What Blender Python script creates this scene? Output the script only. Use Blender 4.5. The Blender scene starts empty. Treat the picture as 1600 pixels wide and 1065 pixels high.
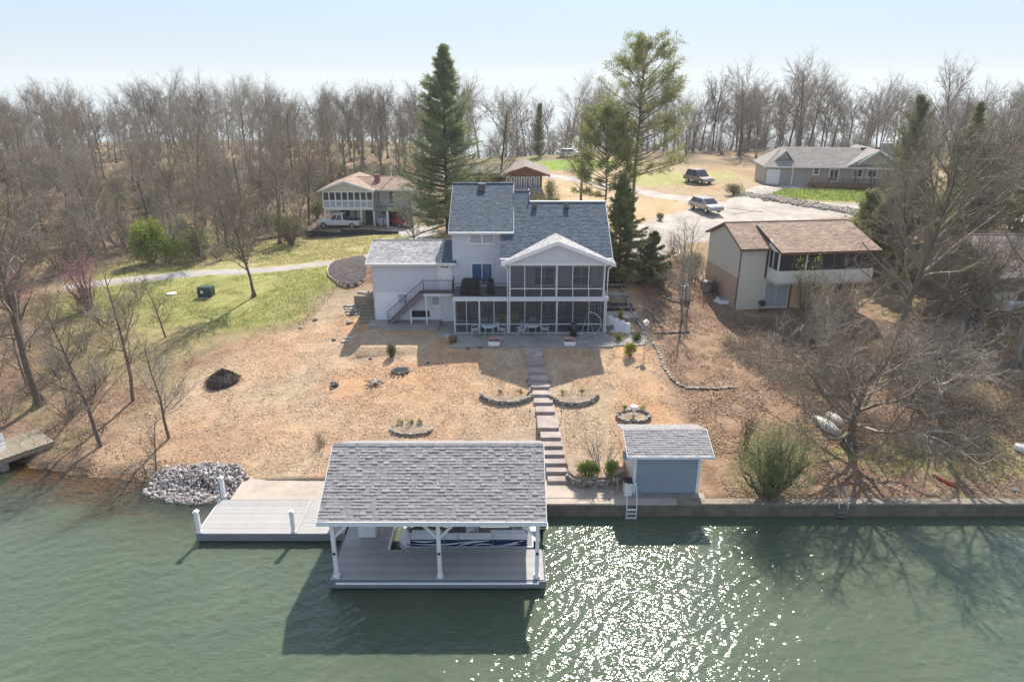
import bpy, math, random
import numpy as np
from math import sin, cos, pi, radians, sqrt, atan2
from mathutils import Vector, Matrix, Euler

SC = bpy.context.scene
COL = SC.collection
# ------------------------------------------------------------------ camera, light, exposure
CAM_H, PITCH, LENS = 20.5, radians(20.4), 24.0
cd = bpy.data.cameras.new('camera'); cam = bpy.data.objects.new('camera', cd); COL.objects.link(cam)
cd.lens = LENS; cd.sensor_width = 36.0; cd.clip_start = .5; cd.clip_end = 3000
cam.location = (0, 0, CAM_H); cam.rotation_euler = (pi/2 - PITCH, 0, 0)
SC.camera = cam
SUN_AZ, SUN_EL = radians(13), radians(46)      # azimuth clockwise from +Y
world = bpy.data.worlds.new('World'); SC.world = world; world.use_nodes = True
wn, wl = world.node_tree.nodes, world.node_tree.links
wn.clear()
wo = wn.new('ShaderNodeOutputWorld'); bg = wn.new('ShaderNodeBackground'); sky = wn.new('ShaderNodeTexSky')
sky.sky_type = 'NISHITA'; sky.sun_disc = False; sky.sun_elevation = SUN_EL; sky.sun_rotation = SUN_AZ
sky.altitude = 200; sky.air_density = 1.0; sky.dust_density = 0.2; sky.ozone_density = 2.5
bg.inputs['Strength'].default_value = 0.135
# pale spring haze low over the horizon, the same all the way round
wtc = wn.new('ShaderNodeTexCoord'); wsp = wn.new('ShaderNodeSeparateXYZ'); wl.new(wtc.outputs['Generated'], wsp.inputs[0])
wmr = wn.new('ShaderNodeMapRange'); wmr.interpolation_type = 'SMOOTHSTEP'
for i, q in ((1, .0), (2, .5), (3, .96), (4, .0)): wmr.inputs[i].default_value = q
wl.new(wsp.outputs[2], wmr.inputs[0])
wcr = wn.new('ShaderNodeValToRGB'); wcr.color_ramp.elements[0].color = (.93, 1.03, 1.08, 1); wcr.color_ramp.elements[0].position = .01
wcr.color_ramp.elements[1].color = (.46, .66, .93, 1); wcr.color_ramp.elements[1].position = .15; wl.new(wsp.outputs[2], wcr.inputs[0])
wsc = wn.new('ShaderNodeVectorMath'); wsc.operation = 'SCALE'; wsc.inputs[3].default_value = 3.15; wl.new(wcr.outputs[0], wsc.inputs[0])
whs = wn.new('ShaderNodeHueSaturation'); whs.inputs['Saturation'].default_value = .6; wl.new(sky.outputs[0], whs.inputs['Color'])
wmx = wn.new('ShaderNodeMix'); wmx.data_type = 'RGBA'
wl.new(wmr.outputs[0], wmx.inputs[0]); wl.new(whs.outputs[0], wmx.inputs[6]); wl.new(wsc.outputs[0], wmx.inputs[7])
wl.new(wmx.outputs[2], bg.inputs[0]); wl.new(bg.outputs[0], wo.inputs[0])
sd = bpy.data.lights.new('sun', 'SUN'); sun = bpy.data.objects.new('sun', sd); COL.objects.link(sun)
sd.energy = 3.9; sd.angle = radians(.5); sd.color = (1, .92, .81)
S = Vector((sin(SUN_AZ)*cos(SUN_EL), cos(SUN_AZ)*cos(SUN_EL), sin(SUN_EL)))
sun.rotation_euler = S.to_track_quat('Z', 'Y').to_euler(); sun.location = (20, 60, 60)
SC.view_settings.view_transform = 'Standard'; SC.view_settings.look = 'None'
SC.view_settings.gamma = 1; SC.view_settings.exposure = 0.95
SC.view_settings.use_curve_mapping = False

# ------------------------------------------------------------------ helpers
FPX = 1067.0
def ray(u, v):
    a = (u-800)/FPX; b = (532.5-v)/FPX
    return a, cos(PITCH)+b*sin(PITCH), -sin(PITCH)+b*cos(PITCH)
def on_z(u, v, z):
    a, b, c = ray(u, v); t = (z-CAM_H)/c
    return (a*t, b*t, z)
def on_y(u, v, Y):
    a, b, c = ray(u, v); t = Y/b
    return (a*t, Y, CAM_H+c*t)

MATS = {}
def new_mat(name):
    m = bpy.data.materials.new(name); m.use_nodes = True; m.node_tree.nodes.clear(); MATS[name] = m
    return m, m.node_tree.nodes, m.node_tree.links
def mat(name, col, rough=.75, var=.18, scale=3.0, bump=0.0, bscale=40.0, metal=0.0, col2=None, spec=.35,
        rnd=0.0, stretch=(1, 1, 1), shade=0.0, trans=0.0, detail=6):
    m, n, l = new_mat(name)
    out = n.new('ShaderNodeOutputMaterial'); p = n.new('ShaderNodeBsdfPrincipled')
    tc = n.new('ShaderNodeTexCoord'); mp = n.new('ShaderNodeMapping'); mp.inputs['Scale'].default_value = stretch
    l.new(tc.outputs['Object'], mp.inputs[0])
    nz = n.new('ShaderNodeTexNoise'); nz.inputs['Scale'].default_value = scale; nz.inputs['Detail'].default_value = detail
    nz.inputs['Roughness'].default_value = .65
    l.new(mp.outputs[0], nz.inputs[0])
    mr = n.new('ShaderNodeMapRange'); mr.inputs[1].default_value = .32; mr.inputs[2].default_value = .68
    l.new(nz.outputs[0], mr.inputs[0])
    mx = n.new('ShaderNodeMix'); mx.data_type = 'RGBA'
    c2 = col2 if col2 else tuple(min(1, c*(1+var)) for c in col); c1 = col if col2 else tuple(c*(1-var) for c in col)
    mx.inputs[6].default_value = (*c1, 1); mx.inputs[7].default_value = (*c2, 1)
    l.new(mr.outputs[0], mx.inputs[0]); last = mx.outputs[2]
    if rnd or shade:
        hv = n.new('ShaderNodeHueSaturation'); l.new(last, hv.inputs['Color'])
        oi = n.new('ShaderNodeObjectInfo'); at_ = n.new('ShaderNodeAttribute'); at_.attribute_name = 'shade'
        ad = n.new('ShaderNodeMath'); ad.operation = 'ADD'; l.new(oi.outputs['Random'], ad.inputs[0]); l.new(at_.outputs['Fac'], ad.inputs[1])
        fr = n.new('ShaderNodeMath'); fr.operation = 'FRACT'; l.new(ad.outputs[0], fr.inputs[0])
        m2 = n.new('ShaderNodeMapRange'); k = rnd or shade
        m2.inputs[3].default_value = 1-k; m2.inputs[4].default_value = 1+k
        l.new(fr.outputs[0], m2.inputs[0]); l.new(m2.outputs[0], hv.inputs['Value']); last = hv.outputs[0]
    l.new(last, p.inputs['Base Color'])
    p.inputs['Roughness'].default_value = rough; p.inputs['Metallic'].default_value = metal
    p.inputs['Specular IOR Level'].default_value = spec
    if bump:
        b = n.new('ShaderNodeBump'); nb = n.new('ShaderNodeTexNoise'); nb.inputs['Scale'].default_value = bscale
        nb.inputs['Detail'].default_value = 4; l.new(mp.outputs[0], nb.inputs[0]); l.new(nb.outputs[0], b.inputs['Height'])
        b.inputs['Strength'].default_value = bump; b.inputs['Distance'].default_value = .05; l.new(b.outputs[0], p.inputs['Normal'])
    sh = p.outputs[0]
    if trans:
        t = n.new('ShaderNodeBsdfTranslucent'); l.new(last, t.inputs[0]); ms = n.new('ShaderNodeMixShader')
        ms.inputs[0].default_value = trans; l.new(p.outputs[0], ms.inputs[1]); l.new(t.outputs[0], ms.inputs[2]); sh = ms.outputs[0]
    l.new(sh, out.inputs[0])
    return m

ORG = {}
class MB:
    """collects shapes, then links them as ONE mesh object"""
    def __init__(s): s.v = []; s.f = []; s.sh = []
    def add(s, vs, fs, sh=0.0):
        o = len(s.v); s.v.extend(vs); s.f.extend([tuple(i+o for i in f) for f in fs]); s.sh.extend([sh]*len(fs)); return s
    def box(s, x0, x1, y0, y1, z0, z1, sh=0.0):
        vs = [(x, y, z) for z in (z0, z1) for y in (y0, y1) for x in (x0, x1)]
        return s.add(vs, [(0, 2, 3, 1), (4, 5, 7, 6), (0, 1, 5, 4), (2, 6, 7, 3), (0, 4, 6, 2), (1, 3, 7, 5)], sh)
    def tbox(s, M, sx, sy, sz, sh=0.0, top=1.0):
        vs = []
        for z in (-.5, .5):
            k = top if z > 0 else 1
            for y in (-.5, .5):
                for x in (-.5, .5): vs.append(tuple(M @ Vector((x*sx*k, y*sy*k, z*sz))))
        return s.add(vs, [(0, 2, 3, 1), (4, 5, 7, 6), (0, 1, 5, 4), (2, 6, 7, 3), (0, 4, 6, 2), (1, 3, 7, 5)], sh)
    def beam(s, p, q, w=.1, h=.1, sh=0.0):
        p = Vector(p); q = Vector(q); d = q-p; L = d.length
        if L < 1e-5: return s
        M = Matrix.Translation((p+q)/2) @ d.to_track_quat('X', 'Z').to_matrix().to_4x4()
        return s.tbox(M, L, w, h, sh)
    def tube(s, pts, r, n=6, closed=False, cap=True, sh=0.0):
        pts = [Vector(p) for p in pts]; rs = r if isinstance(r, (list, tuple)) else [r]*len(pts)
        o = len(s.v); m = len(pts)
        for i, p in enumerate(pts):
            if closed: d = pts[(i+1) % m]-pts[i-1]
            else: d = pts[min(i+1, m-1)]-pts[max(i-1, 0)]
            q = d.to_track_quat('Z', 'Y')
            for k in range(n):
                a = 2*pi*k/n; s.v.append(tuple(p+q @ Vector((cos(a)*rs[i], sin(a)*rs[i], 0))))
        e = m if closed else m-1
        for i in range(e):
            for k in range(n):
                a = o+i*n+k; b = o+i*n+(k+1) % n; j = (i+1) % m
                s.f.append((a, b, o+j*n+(k+1) % n, o+j*n+k)); s.sh.append(sh)
        if cap and not closed:
            s.f.append(tuple(o+k for k in reversed(range(n)))); s.f.append(tuple(o+(m-1)*n+k for k in range(n))); s.sh += [sh, sh]
        return s
    def ext(s, poly, a0, a1, axis='y', sh=0.0):
        """extrude a polygon: axis y -> poly in (x,z); x -> (y,z); z -> (x,y)"""
        n = len(poly)
        def P(p, a): return {'y': (p[0], a, p[1]), 'x': (a, p[0], p[1]), 'z': (p[0], p[1], a)}[axis]
        vs = [P(p, a0) for p in poly]+[P(p, a1) for p in poly]
        fs = [tuple(range(n)), tuple(reversed(range(n, 2*n)))]+[(i, i+n, (i+1) % n+n, (i+1) % n) for i in range(n)]
        return s.add(vs, fs, sh)
    def lathe(s, c, prof, n=12, sh=0.0):
        o = len(s.v)
        for r, z in prof:
            for k in range(n): a = 2*pi*k/n; s.v.append((c[0]+r*cos(a), c[1]+r*sin(a), c[2]+z))
        for i in range(len(prof)-1):
            for k in range(n):
                s.f.append((o+i*n+k, o+i*n+(k+1) % n, o+(i+1)*n+(k+1) % n, o+(i+1)*n+k)); s.sh.append(sh)
        s.f.append(tuple(o+k for k in reversed(range(n)))); s.f.append(tuple(o+(len(prof)-1)*n+k for k in range(n))); s.sh += [sh, sh]
        return s
    def build(s, name, m, parent=None, smooth=False, bevel=0.0, kind=None, label=None):
        org = ORG.get(parent.name, (0, 0, 0)) if parent else (0, 0, 0)
        me = bpy.data.meshes.new(name)
        vs = [(x-org[0], y-org[1], z-org[2]) for x, y, z in s.v] if any(org) else s.v
        me.from_pydata(vs, [], s.f)
        if any(s.sh):
            a = me.attributes.new('shade', 'FLOAT', 'FACE'); a.data.foreach_set('value', s.sh)
        bm_fix(me)
        me.materials.append(MATS[m] if isinstance(m, str) else m)
        if smooth: me.polygons.foreach_set('use_smooth', [True]*len(me.polygons))
        o = bpy.data.objects.new(name, me); COL.objects.link(o)
        if parent: o.parent = parent
        ORG[o.name] = org
        if bevel:
            b = o.modifiers.new('bevel', 'BEVEL'); b.width = bevel; b.segments = 2; b.limit_method = 'ANGLE'; b.harden_normals = False
        if kind: o['kind'] = kind
        if label: o['label'] = label
        return o
def bm_fix(me):
    import bmesh
    if len(me.polygons) > 30000: return
    b = bmesh.new(); b.from_mesh(me); bmesh.ops.recalc_face_normals(b, faces=b.faces); b.to_mesh(me); b.free()
def tag(o, label, cat, group=None):
    o['label'] = label; o['category'] = cat
    if group: o['group'] = group
    return o
def thing(name, label, cat, loc=(0, 0, 0), group=None, rz=0.0):
    o = bpy.data.objects.new(name, None); COL.objects.link(o); o.empty_display_size = .3
    o.location = loc; o.rotation_euler = (0, 0, rz); ORG[o.name] = tuple(loc) if rz == 0.0 else (0, 0, 0)
    return tag(o, label, cat, group)
def thing0(name, label, cat, group=None):
    """a thing modelled round its own origin, moved into place afterwards"""
    o = bpy.data.objects.new(name, None); COL.objects.link(o); o.empty_display_size = .3
    ORG[o.name] = (0, 0, 0); return tag(o, label, cat, group)
def put(o, loc, rz=0.0, sc=1.0):
    o.location = loc; o.rotation_euler = (0, 0, rz); o.scale = (sc, sc, sc) if not isinstance(sc, (tuple, list)) else sc
    return o
def copy_tree(o, parent=None):
    c = o.copy(); COL.objects.link(c)
    if parent: c.parent = parent
    for ch in list(o.children): copy_tree(ch, c)
    return c
def dup(o, loc, rz=0.0, sc=1.0, label=None, group=None):
    c = put(copy_tree(o), loc, rz, sc)
    if label: c['label'] = label
    if group: c['group'] = group
    return c
def piece(name, me, m, parent, loc, rot=(0, 0, 0), sc=(1, 1, 1)):
    """one of many alike pieces sharing mesh data; loc in world coordinates"""
    o = bpy.data.objects.new(name, me); COL.objects.link(o); o.parent = parent
    g = ORG.get(parent.name, (0, 0, 0))
    o.location = (loc[0]-g[0], loc[1]-g[1], loc[2]-g[2]); o.rotation_euler = rot; o.scale = sc
    return o
def struct(o): o['kind'] = 'structure'; return o

def tri_mesh(name, V, Fc, mats_, smooth=False):
    V = np.asarray(V, dtype=np.float32); Fc = np.asarray(Fc, dtype=np.int32); k = Fc.shape[1]
    me = bpy.data.meshes.new(name); me.vertices.add(len(V)); me.vertices.foreach_set('co', V.ravel())
    me.loops.add(Fc.size); me.loops.foreach_set('vertex_index', Fc.ravel())
    me.polygons.add(len(Fc)); me.polygons.foreach_set('loop_start', np.arange(0, Fc.size, k, dtype=np.int32))
    me.polygons.foreach_set('loop_total', np.full(len(Fc), k, dtype=np.int32))
    if smooth: me.polygons.foreach_set('use_smooth', np.ones(len(Fc), dtype=bool))
    me.update(calc_edges=True)
    for q in (mats_ if isinstance(mats_, (list, tuple)) else [mats_]): me.materials.append(MATS[q] if isinstance(q, str) else q)
    return me

# value noise on arrays
def vnoise(x, y, seed=0):
    xi = np.floor(x).astype(np.int64); yi = np.floor(y).astype(np.int64); fx = x-xi; fy = y-yi
    fx = fx*fx*(3-2*fx); fy = fy*fy*(3-2*fy)
    def h(a, b):
        n = (a*374761393+b*668265263+seed*1442695041) & 0x7fffffff
        n = ((n ^ (n >> 13))*1274126177) & 0x7fffffff
        return ((n ^ (n >> 16)) & 0xffff)/65535.0
    return (h(xi, yi)*(1-fx)+h(xi+1, yi)*fx)*(1-fy)+(h(xi, yi+1)*(1-fx)+h(xi+1, yi+1)*fx)*fy
def fbm(x, y, seed=0, oct_=4):
    s = 0; a = .5
    for i in range(oct_): s = s+a*vnoise(x*2**i, y*2**i, seed+i*17); a *= .5
    return s/(1-.5**oct_)
def sstep(a, b, x):
    t = np.clip((x-a)/(b-a), 0, 1); return t*t*(3-2*t)

# ------------------------------------------------------------------ materials
mat('siding_lavender', (.60, .615, .665), .6, .05, 2)
mat('siding_white', (.76, .77, .80), .6, .05, 2)
mat('white_paint', (.78, .78, .79), .45, .05, 6)
mat('white_trim', (.74, .74, .74), .5, .06, 4)
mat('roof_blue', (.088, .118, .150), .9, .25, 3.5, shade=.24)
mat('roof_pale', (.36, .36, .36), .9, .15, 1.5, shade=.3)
mat('roof_dock', (.29, .275, .275), .85, .28, 7, rnd=.13)
mat('roof_under', (.05, .052, .06), .9)
mat('roof_tan', (.34, .245, .185), .9, .18, .8, shade=.22)
mat('roof_taupe', (.32, .29, .26), .9, .12, .6, shade=.15)
mat('roof_brown', (.24, .20, .18), .9, .2, .5, shade=.2)
mat('iron', (.015, .015, .017), .45, .1, 8, spec=.5)
mat('glass', (.03, .04, .05), .06, .3, 1.2, spec=.8)
mat('glass_curtain', (.14, .16, .19), .12, .35, 5, spec=.7, stretch=(6, 1, .5))
mat('curtain_blue', (.05, .12, .22), .15, .4, 4, spec=.7, stretch=(5, 1, .4))
mat('blind', (.38, .42, .47), .35, .08, 3, spec=.5)
mat('deck_board', (.36, .355, .345), .7, .16, 3, rnd=.10, stretch=(.4, 6, 6), bump=.15)
mat('deck_rim', (.20, .21, .225), .7, .12, 3)
mat('deck_wood', (.20, .17, .165), .8, .2, 3, rnd=.12, stretch=(.5, 5, 5))
mat('old_wood', (.22, .18, .13), .9, .4, 2, col2=(.36, .32, .24), rnd=.15, stretch=(1, 4, 4), bump=.4)
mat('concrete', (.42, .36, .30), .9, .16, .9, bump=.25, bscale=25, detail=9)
mat('concrete_grey', (.30, .285, .265), .9, .25, .8, bump=.25, bscale=20, detail=9)
mat('concrete_step', (.36, .30, .27), .9, .22, 1.4, bump=.3, bscale=20, rnd=.08, detail=9)
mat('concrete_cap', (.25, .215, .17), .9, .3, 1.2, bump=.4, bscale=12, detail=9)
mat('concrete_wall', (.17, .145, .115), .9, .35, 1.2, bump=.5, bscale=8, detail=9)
mat('stone', (.30, .27, .23), .9, .35, 4, bump=.6, bscale=9, rnd=.35)
mat('stone_riprap', (.37, .33, .31), .9, .35, 4, bump=.5, bscale=9, rnd=.5)
mat('stone_dark', (.10, .09, .085), .9, .35, 4, bump=.5, bscale=9, rnd=.3)
mat('brick', (.20, .115, .085), .9, .3, 5, rnd=.4, shade=.4)
mat('brick_peach', (.60, .42, .32), .9, .1, 3, shade=.12)
mat('mortar', (.30, .27, .24), .95)
mat('mulch', (.075, .06, .06), .95, .6, 2, bump=.8, bscale=6, detail=9)
mat('gravel', (.42, .375, .325), .95, .3, .45, bump=.5, bscale=6, detail=10)
mat('asphalt', (.37, .34, .305), .9, .18, .5, bump=.2, bscale=15, detail=10)
mat('cream_siding', (.62, .58, .49), .65, .05, 2)
mat('cream_trim', (.74, .71, .65), .6, .05, 2)
mat('taupe_siding', (.37, .34, .305), .7, .06, 2)
mat('grey_siding', (.20, .19, .18), .8, .1, 2)
mat('house_cream', (.60, .56, .46), .7, .06, 2)
mat('wood_brown', (.20, .10, .055), .7, .25, 3, rnd=.1)
mat('chimney_stone', (.30, .28, .27), .9, .3, 6)
mat('chimney_red', (.26, .12, .10), .9, .3, 6)
mat('shed_siding', (.27, .315, .37), .55, .06, 3, rnd=.05)
mat('boat_navy', (.012, .03, .10), .15, .1, 2, spec=.7)
mat('boat_white', (.62, .63, .66), .25, .05, 2, spec=.6)
mat('boat_seat', (.40, .37, .31), .5, .1, 4)
mat('aluminium', (.55, .56, .58), .35, .1, 6, metal=.85)
mat('black_plastic', (.012, .012, .014), .3, .2, 5, spec=.6)
mat('cover_black', (.014, .016, .018), .75, .4, 3, bump=.6, bscale=5)
mat('yellow_cushion', (.42, .33, .03), .8, .15, 4)
mat('chair_grey', (.50, .54, .56), .5, .1, 5)
mat('terracotta', (.15, .08, .04), .6, .2, 6)
mat('flower_pink', (.55, .22, .24), .7, .5, 30, col2=(.75, .62, .6))
mat('tyre', (.015, .015, .015), .8)
mat('car_white', (.70, .70, .71), .2, .03, 1, spec=.6)
mat('car_red', (.35, .02, .02), .2, .05, 1, spec=.6)
mat('car_silver', (.36, .36, .37), .25, .04, 1, metal=.5, spec=.6)
mat('car_tan', (.22, .18, .16), .3, .04, 1, metal=.4, spec=.6)
mat('lamp_red', (.45, .02, .02), .3)
mat('lamp_clear', (.6, .6, .6), .15, spec=.8)
mat('utility_green', (.03, .06, .045), .5, .1, 5)
mat('bin_grey', (.30, .36, .40), .6, .06, 5)
mat('door_green', (.03, .065, .055), .5)
mat('canoe_white', (.55, .54, .50), .45, .12, 2)
mat('red_paint', (.30, .035, .02), .5, .15, 4)
mat('tank_white', (.60, .62, .65), .4, .06, 3)
mat('fabric_dark', (.035, .036, .04), .9, .3, 2)
mat('bark', (.17, .135, .11), .95, .35, 3, stretch=(3, 3, .6), bump=.8, bscale=6, rnd=.12)
mat('bark_pale', (.27, .235, .20), .95, .35, 3, stretch=(3, 3, .6), bump=.8, bscale=6, rnd=.1)
mat('bark_dark', (.085, .065, .05), .95, .35, 3, stretch=(3, 3, .6), bump=.8, bscale=6, rnd=.12)
mat('twig', (.25, .207, .158), .95, .25, .5, rnd=.2)
mat('twig_pale', (.34, .30, .245), .95, .25, .6, rnd=.08)
mat('twig_red', (.262, .207, .158), .95, .25, .6, rnd=.1)
mat('needle_pine', (.24, .26, .11), .7, .4, .7, col2=(.36, .36, .15), trans=.45)
mat('needle_spruce', (.15, .21, .13), .7, .4, .5, col2=(.36, .40, .17), trans=.45)
mat('needle_cedar', (.15, .18, .09), .8, .4, .8, col2=(.30, .29, .14), trans=.4)
mat('leaf_bright', (.16, .22, .03), .7, .3, 1.5, col2=(.32, .38, .06), trans=.4)
mat('leaf_olive', (.15, .16, .055), .8, .3, 1.5, col2=(.25, .24, .10), trans=.35)
mat('leaf_yellow', (.40, .38, .06), .7, .3, 1.5, col2=(.30, .36, .07), trans=.4)
mat('leaf_green', (.09, .15, .03), .7, .3, 2, col2=(.22, .30, .06), trans=.4)
mat('leaf_pale', (.30, .34, .14), .7, .3, 1.2, col2=(.44, .47, .22), trans=.45)
mat('leaf_pink', (.34, .13, .17), .8, .3, 2, col2=(.42, .22, .25), trans=.4)
mat('leaf_red', (.28, .10, .05), .8, .3, 2, trans=.3)
mat('leaf_dry', (.30, .20, .13), .9, .4, 3, col2=(.46, .34, .24), trans=.2, shade=.35)
mat('chip', (.55, .40, .28), .95, .3, 2, shade=.35)
mat('grass_blade', (.15, .19, .045), .8, .3, .25, col2=(.27, .30, .075), trans=.35, shade=.25)
mat('lid_white', (.7, .7, .68), .6)
def screen_mat():
    m, n, l = new_mat('screen')
    out = n.new('ShaderNodeOutputMaterial'); t = n.new('ShaderNodeBsdfTransparent'); d = n.new('ShaderNodeBsdfDiffuse')
    d.inputs[0].default_value = (.11, .11, .12, 1); mx = n.new('ShaderNodeMixShader')
    nz = n.new('ShaderNodeTexNoise'); nz.inputs['Scale'].default_value = 1.5
    mr = n.new('ShaderNodeMapRange'); mr.inputs[3].default_value = .26; mr.inputs[4].default_value = .37
    l.new(nz.outputs[0], mr.inputs[0]); l.new(mr.outputs[0], mx.inputs[0])
    l.new(t.outputs[0], mx.inputs[1]); l.new(d.outputs[0], mx.inputs[2]); l.new(mx.outputs[0], out.inputs[0])
screen_mat()
# ------------------------------------------------------------------ terrain
CP = [(2, 30, .72), (10, 30, .72), (20, 30, .72), (34, 30, .72), (50, 30, .8), (2.5, 32, .85), (0, 33, .9), (-6, 32.8, .7), (-13, 32.6, .65),
      (2, 36, 1.75), (2, 40, 2.6), (2, 44, 3.4), (-4, 36, 1.7), (-4, 40, 2.5), (-4, 44.4, 3.4), (8, 44.4, 3.4), (8, 38, 2.1), (9, 33, 1.1),
      (-4, 47, 3.45), (8, 47, 3.5), (-4.5, 51, 3.45), (-10.6, 50.6, 3.5), (7, 51, 3.8), (-11.5, 46, 2.95), (-12, 40, 1.9), (-10, 36, 1.3), (-16, 36, 1.0),
      (-15.6, 52.6, 3.2), (-21, 59.7, 3.6), (-20, 43, 1.8), (-15, 58, 4.7), (-12, 55, 4.4), (-12.5, 60, 5.2), (-39, 63.7, 3.0), (-29, 65, 3.4), (-14.3, 68.5, 4.3),
      (-20, 84, 4.0), (-14, 84, 4.0), (-10, 90, 4.2), (-20, 95, 4.2), (-28, 84, 3.2), (-25, 76, 3.2), (-18, 76, 3.6),
      (-5, 60, 6.2), (3, 60, 6.2), (10, 60, 6.2), (11, 52, 4.2), (15, 69, 6.1), (21, 74, 6.5), (22, 79, 7.0), (31, 82, 7.1), (36, 88, 7.9), (44, 95, 7.9), (54, 95, 7.2), (44.6, 79, 6.8),
      (17, 93, 7.1), (4, 110, 7.5), (8, 122, 8.0), (8, 129, 8.4), (15, 80, 6.8), (0, 88, 7.0), (-6, 78, 5.6),
      (18, 53, 3.6), (18.5, 64, 4.2), (30, 53, 3.6), (14, 46, 3.1), (24, 45, 2.9), (33.8, 42.4, 2.9), (40, 50.7, 4.0), (44, 60, 5.4), (20, 38, 1.8), (30, 36, 1.7),
      (-18, 34, .35), (-23, 34.4, .3), (-29, 37, .5), (-28.8, 40, .9), (-35, 43, 1.2), (-40, 55, 2.0), (-25, 47, 2.0), (-40, 37, .4), (-60, 40, .8), (-100, 42, 1),
      (-80, 80, 3.0), (-60, 110, 4.0), (-45, 85, 3.0), (-100, 150, 7.5), (-50, 150, 8.0), (-22, 120, 6.0), (0, 145, 7.6), (40, 145, 9.0), (80, 130, 9.0), (80, 90, 8.0),
      (60, 62, 6.0), (60, 45, 3.0), (100, 30, 1.0), (100, 60, 5), (-150, 100, 4), (150, 100, 8), (-150, 40, 1), (150, 150, 9), (-150, 160, 5), (70, 160, 9.3)]
CPa = np.array(CP, float)
def _U(r2): return np.where(r2 > 1e-9, r2*np.log(np.maximum(r2, 1e-9)), 0)
def _solve():
    n = len(CPa); P = CPa[:, :2]/30.0; z = CPa[:, 2]
    K = _U(((P[:, None]-P[None])**2).sum(-1)) + np.eye(n)*.02
    A = np.zeros((n+3, n+3)); A[:n, :n] = K; A[:n, n] = 1; A[:n, n+1:] = P; A[n, :n] = 1; A[n+1:, :n] = P.T
    return P, np.linalg.solve(A, np.concatenate([z, [0, 0, 0]]))
TP, TW = _solve()
def tps(x, y):
    x = np.asarray(x, float)/30; y = np.asarray(y, float)/30; s = TW[-3]+TW[-2]*x+TW[-1]*y
    for i in range(len(TP)): s = s+TW[i]*_U((x-TP[i, 0])**2+(y-TP[i, 1])**2)
    return s
def shore_y(x):
    """y of the natural shoreline left of the docks"""
    return np.interp(x, [-200, -60, -40, -32, -29, -26.5, -24, -21.5, -19, -17, -15.2, -14.6], [37, 36.5, 36, 35.6, 34.9, 33.9, 33.4, 33.2, 32.5, 31.8, 31.6, 31.8])
def height(x, y):
    z = tps(np.clip(x, -150, 150), np.clip(y, 20, 165))
    z = z+(fbm(x*.35, y*.35, 5, 4)-.5)*.22*sstep(31, 36, y)+(fbm(x*1.7, y*1.7, 9, 3)-.5)*.09
    # main house and patio pad
    def pad(z, x0, x1, y0, y1, h, m):
        d = np.maximum(np.maximum(x0-x, x-x1), np.maximum(y0-y, y-y1)); w = 1-sstep(0, m, d); return z*(1-w)+h*w
    z = pad(z, -10.7, 7.4, 44.7, 56, 3.38, .5)
    z = pad(z, 18, 31, 50.5, 64, 3.5, 2.0)
    z = pad(z, -20.5, -10, 82, 99, 4.0, 1.2)
    z = pad(z, 36, 56, 93, 105, 7.6, 3)
    z = np.where(y > 60, np.minimum(z, 9.4), z)
    z = z-(sstep(134, 185, y)*9*sstep(-25, 0, x))-(sstep(165, 320, y)*75)-(sstep(320, 700, y)*60)
    # natural shore
    sy = shore_y(x); wav = (fbm(x*.8, x*0+3.3, 2, 3)-.5)*.9
    d = y-(sy+wav)
    nat = np.where(d > 0, np.minimum(z, .04+d*.55), np.maximum(-2.6, d*.16-.02-.28*sstep(0, -2.5, d)))
    wall_y = np.where(x < 1.5, 32.0, 29.72)
    wl_ = np.where(y > wall_y, np.where(y < 45, np.maximum(z, .45), z), -2.4)
    return np.where(x < -14.6, nat, wl_)
def axis(pts):
    out = []
    for (a, b, s) in pts: out.append(np.arange(a, b-1e-6, s))
    out.append([pts[-1][1]]); return np.concatenate(out)
GX = axis([(-420, -160, 20), (-160, -60, 3), (-60, -42, 1), (-42, 42, .36), (42, 60, 1), (60, 160, 3), (160, 420, 20)])
GY = axis([(6, 29.4, 2.6), (29.4, 29.7, .1), (29.7, 31.9, .25), (31.9, 32.1, .1), (32.1, 60, .33), (60, 100, .8), (100, 170, 2), (170, 300, 10), (300, 700, 40)])
MX, MY = np.meshgrid(GX, GY); MZ = height(MX, MY)
def ground(x, y):
    i = min(max(int(np.searchsorted(GX, x))-1, 0), len(GX)-2); j = min(max(int(np.searchsorted(GY, y))-1, 0), len(GY)-2)
    a = (x-GX[i])/(GX[i+1]-GX[i]); b = (y-GY[j])/(GY[j+1]-GY[j])
    return float((MZ[j, i]*(1-a)+MZ[j, i+1]*a)*(1-b)+(MZ[j+1, i]*(1-a)+MZ[j+1, i+1]*a)*b)
def ground_v(x, y):
    i = np.clip(np.searchsorted(GX, x)-1, 0, len(GX)-2); j = np.clip(np.searchsorted(GY, y)-1, 0, len(GY)-2)
    a = (x-GX[i])/(GX[i+1]-GX[i]); b = (y-GY[j])/(GY[j+1]-GY[j])
    return (MZ[j, i]*(1-a)+MZ[j, i+1]*a)*(1-b)+(MZ[j+1, i]*(1-a)+MZ[j+1, i+1]*a)*b
def at(u, v, far=400):
    """where the line of sight through a point of the photograph meets the ground"""
    a, b, c = ray(u, v); t = 28.0; st = .5
    while t < far:
        x, y, z = a*t, b*t, CAM_H+c*t
        if z <= ground(x, y): break
        t += st
    lo, hi = t-st, t
    for _ in range(12):
        m = (lo+hi)/2
        if CAM_H+c*m <= ground(a*m, b*m): hi = m
        else: lo = m
    return (a*hi, b*hi, ground(a*hi, b*hi))
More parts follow.
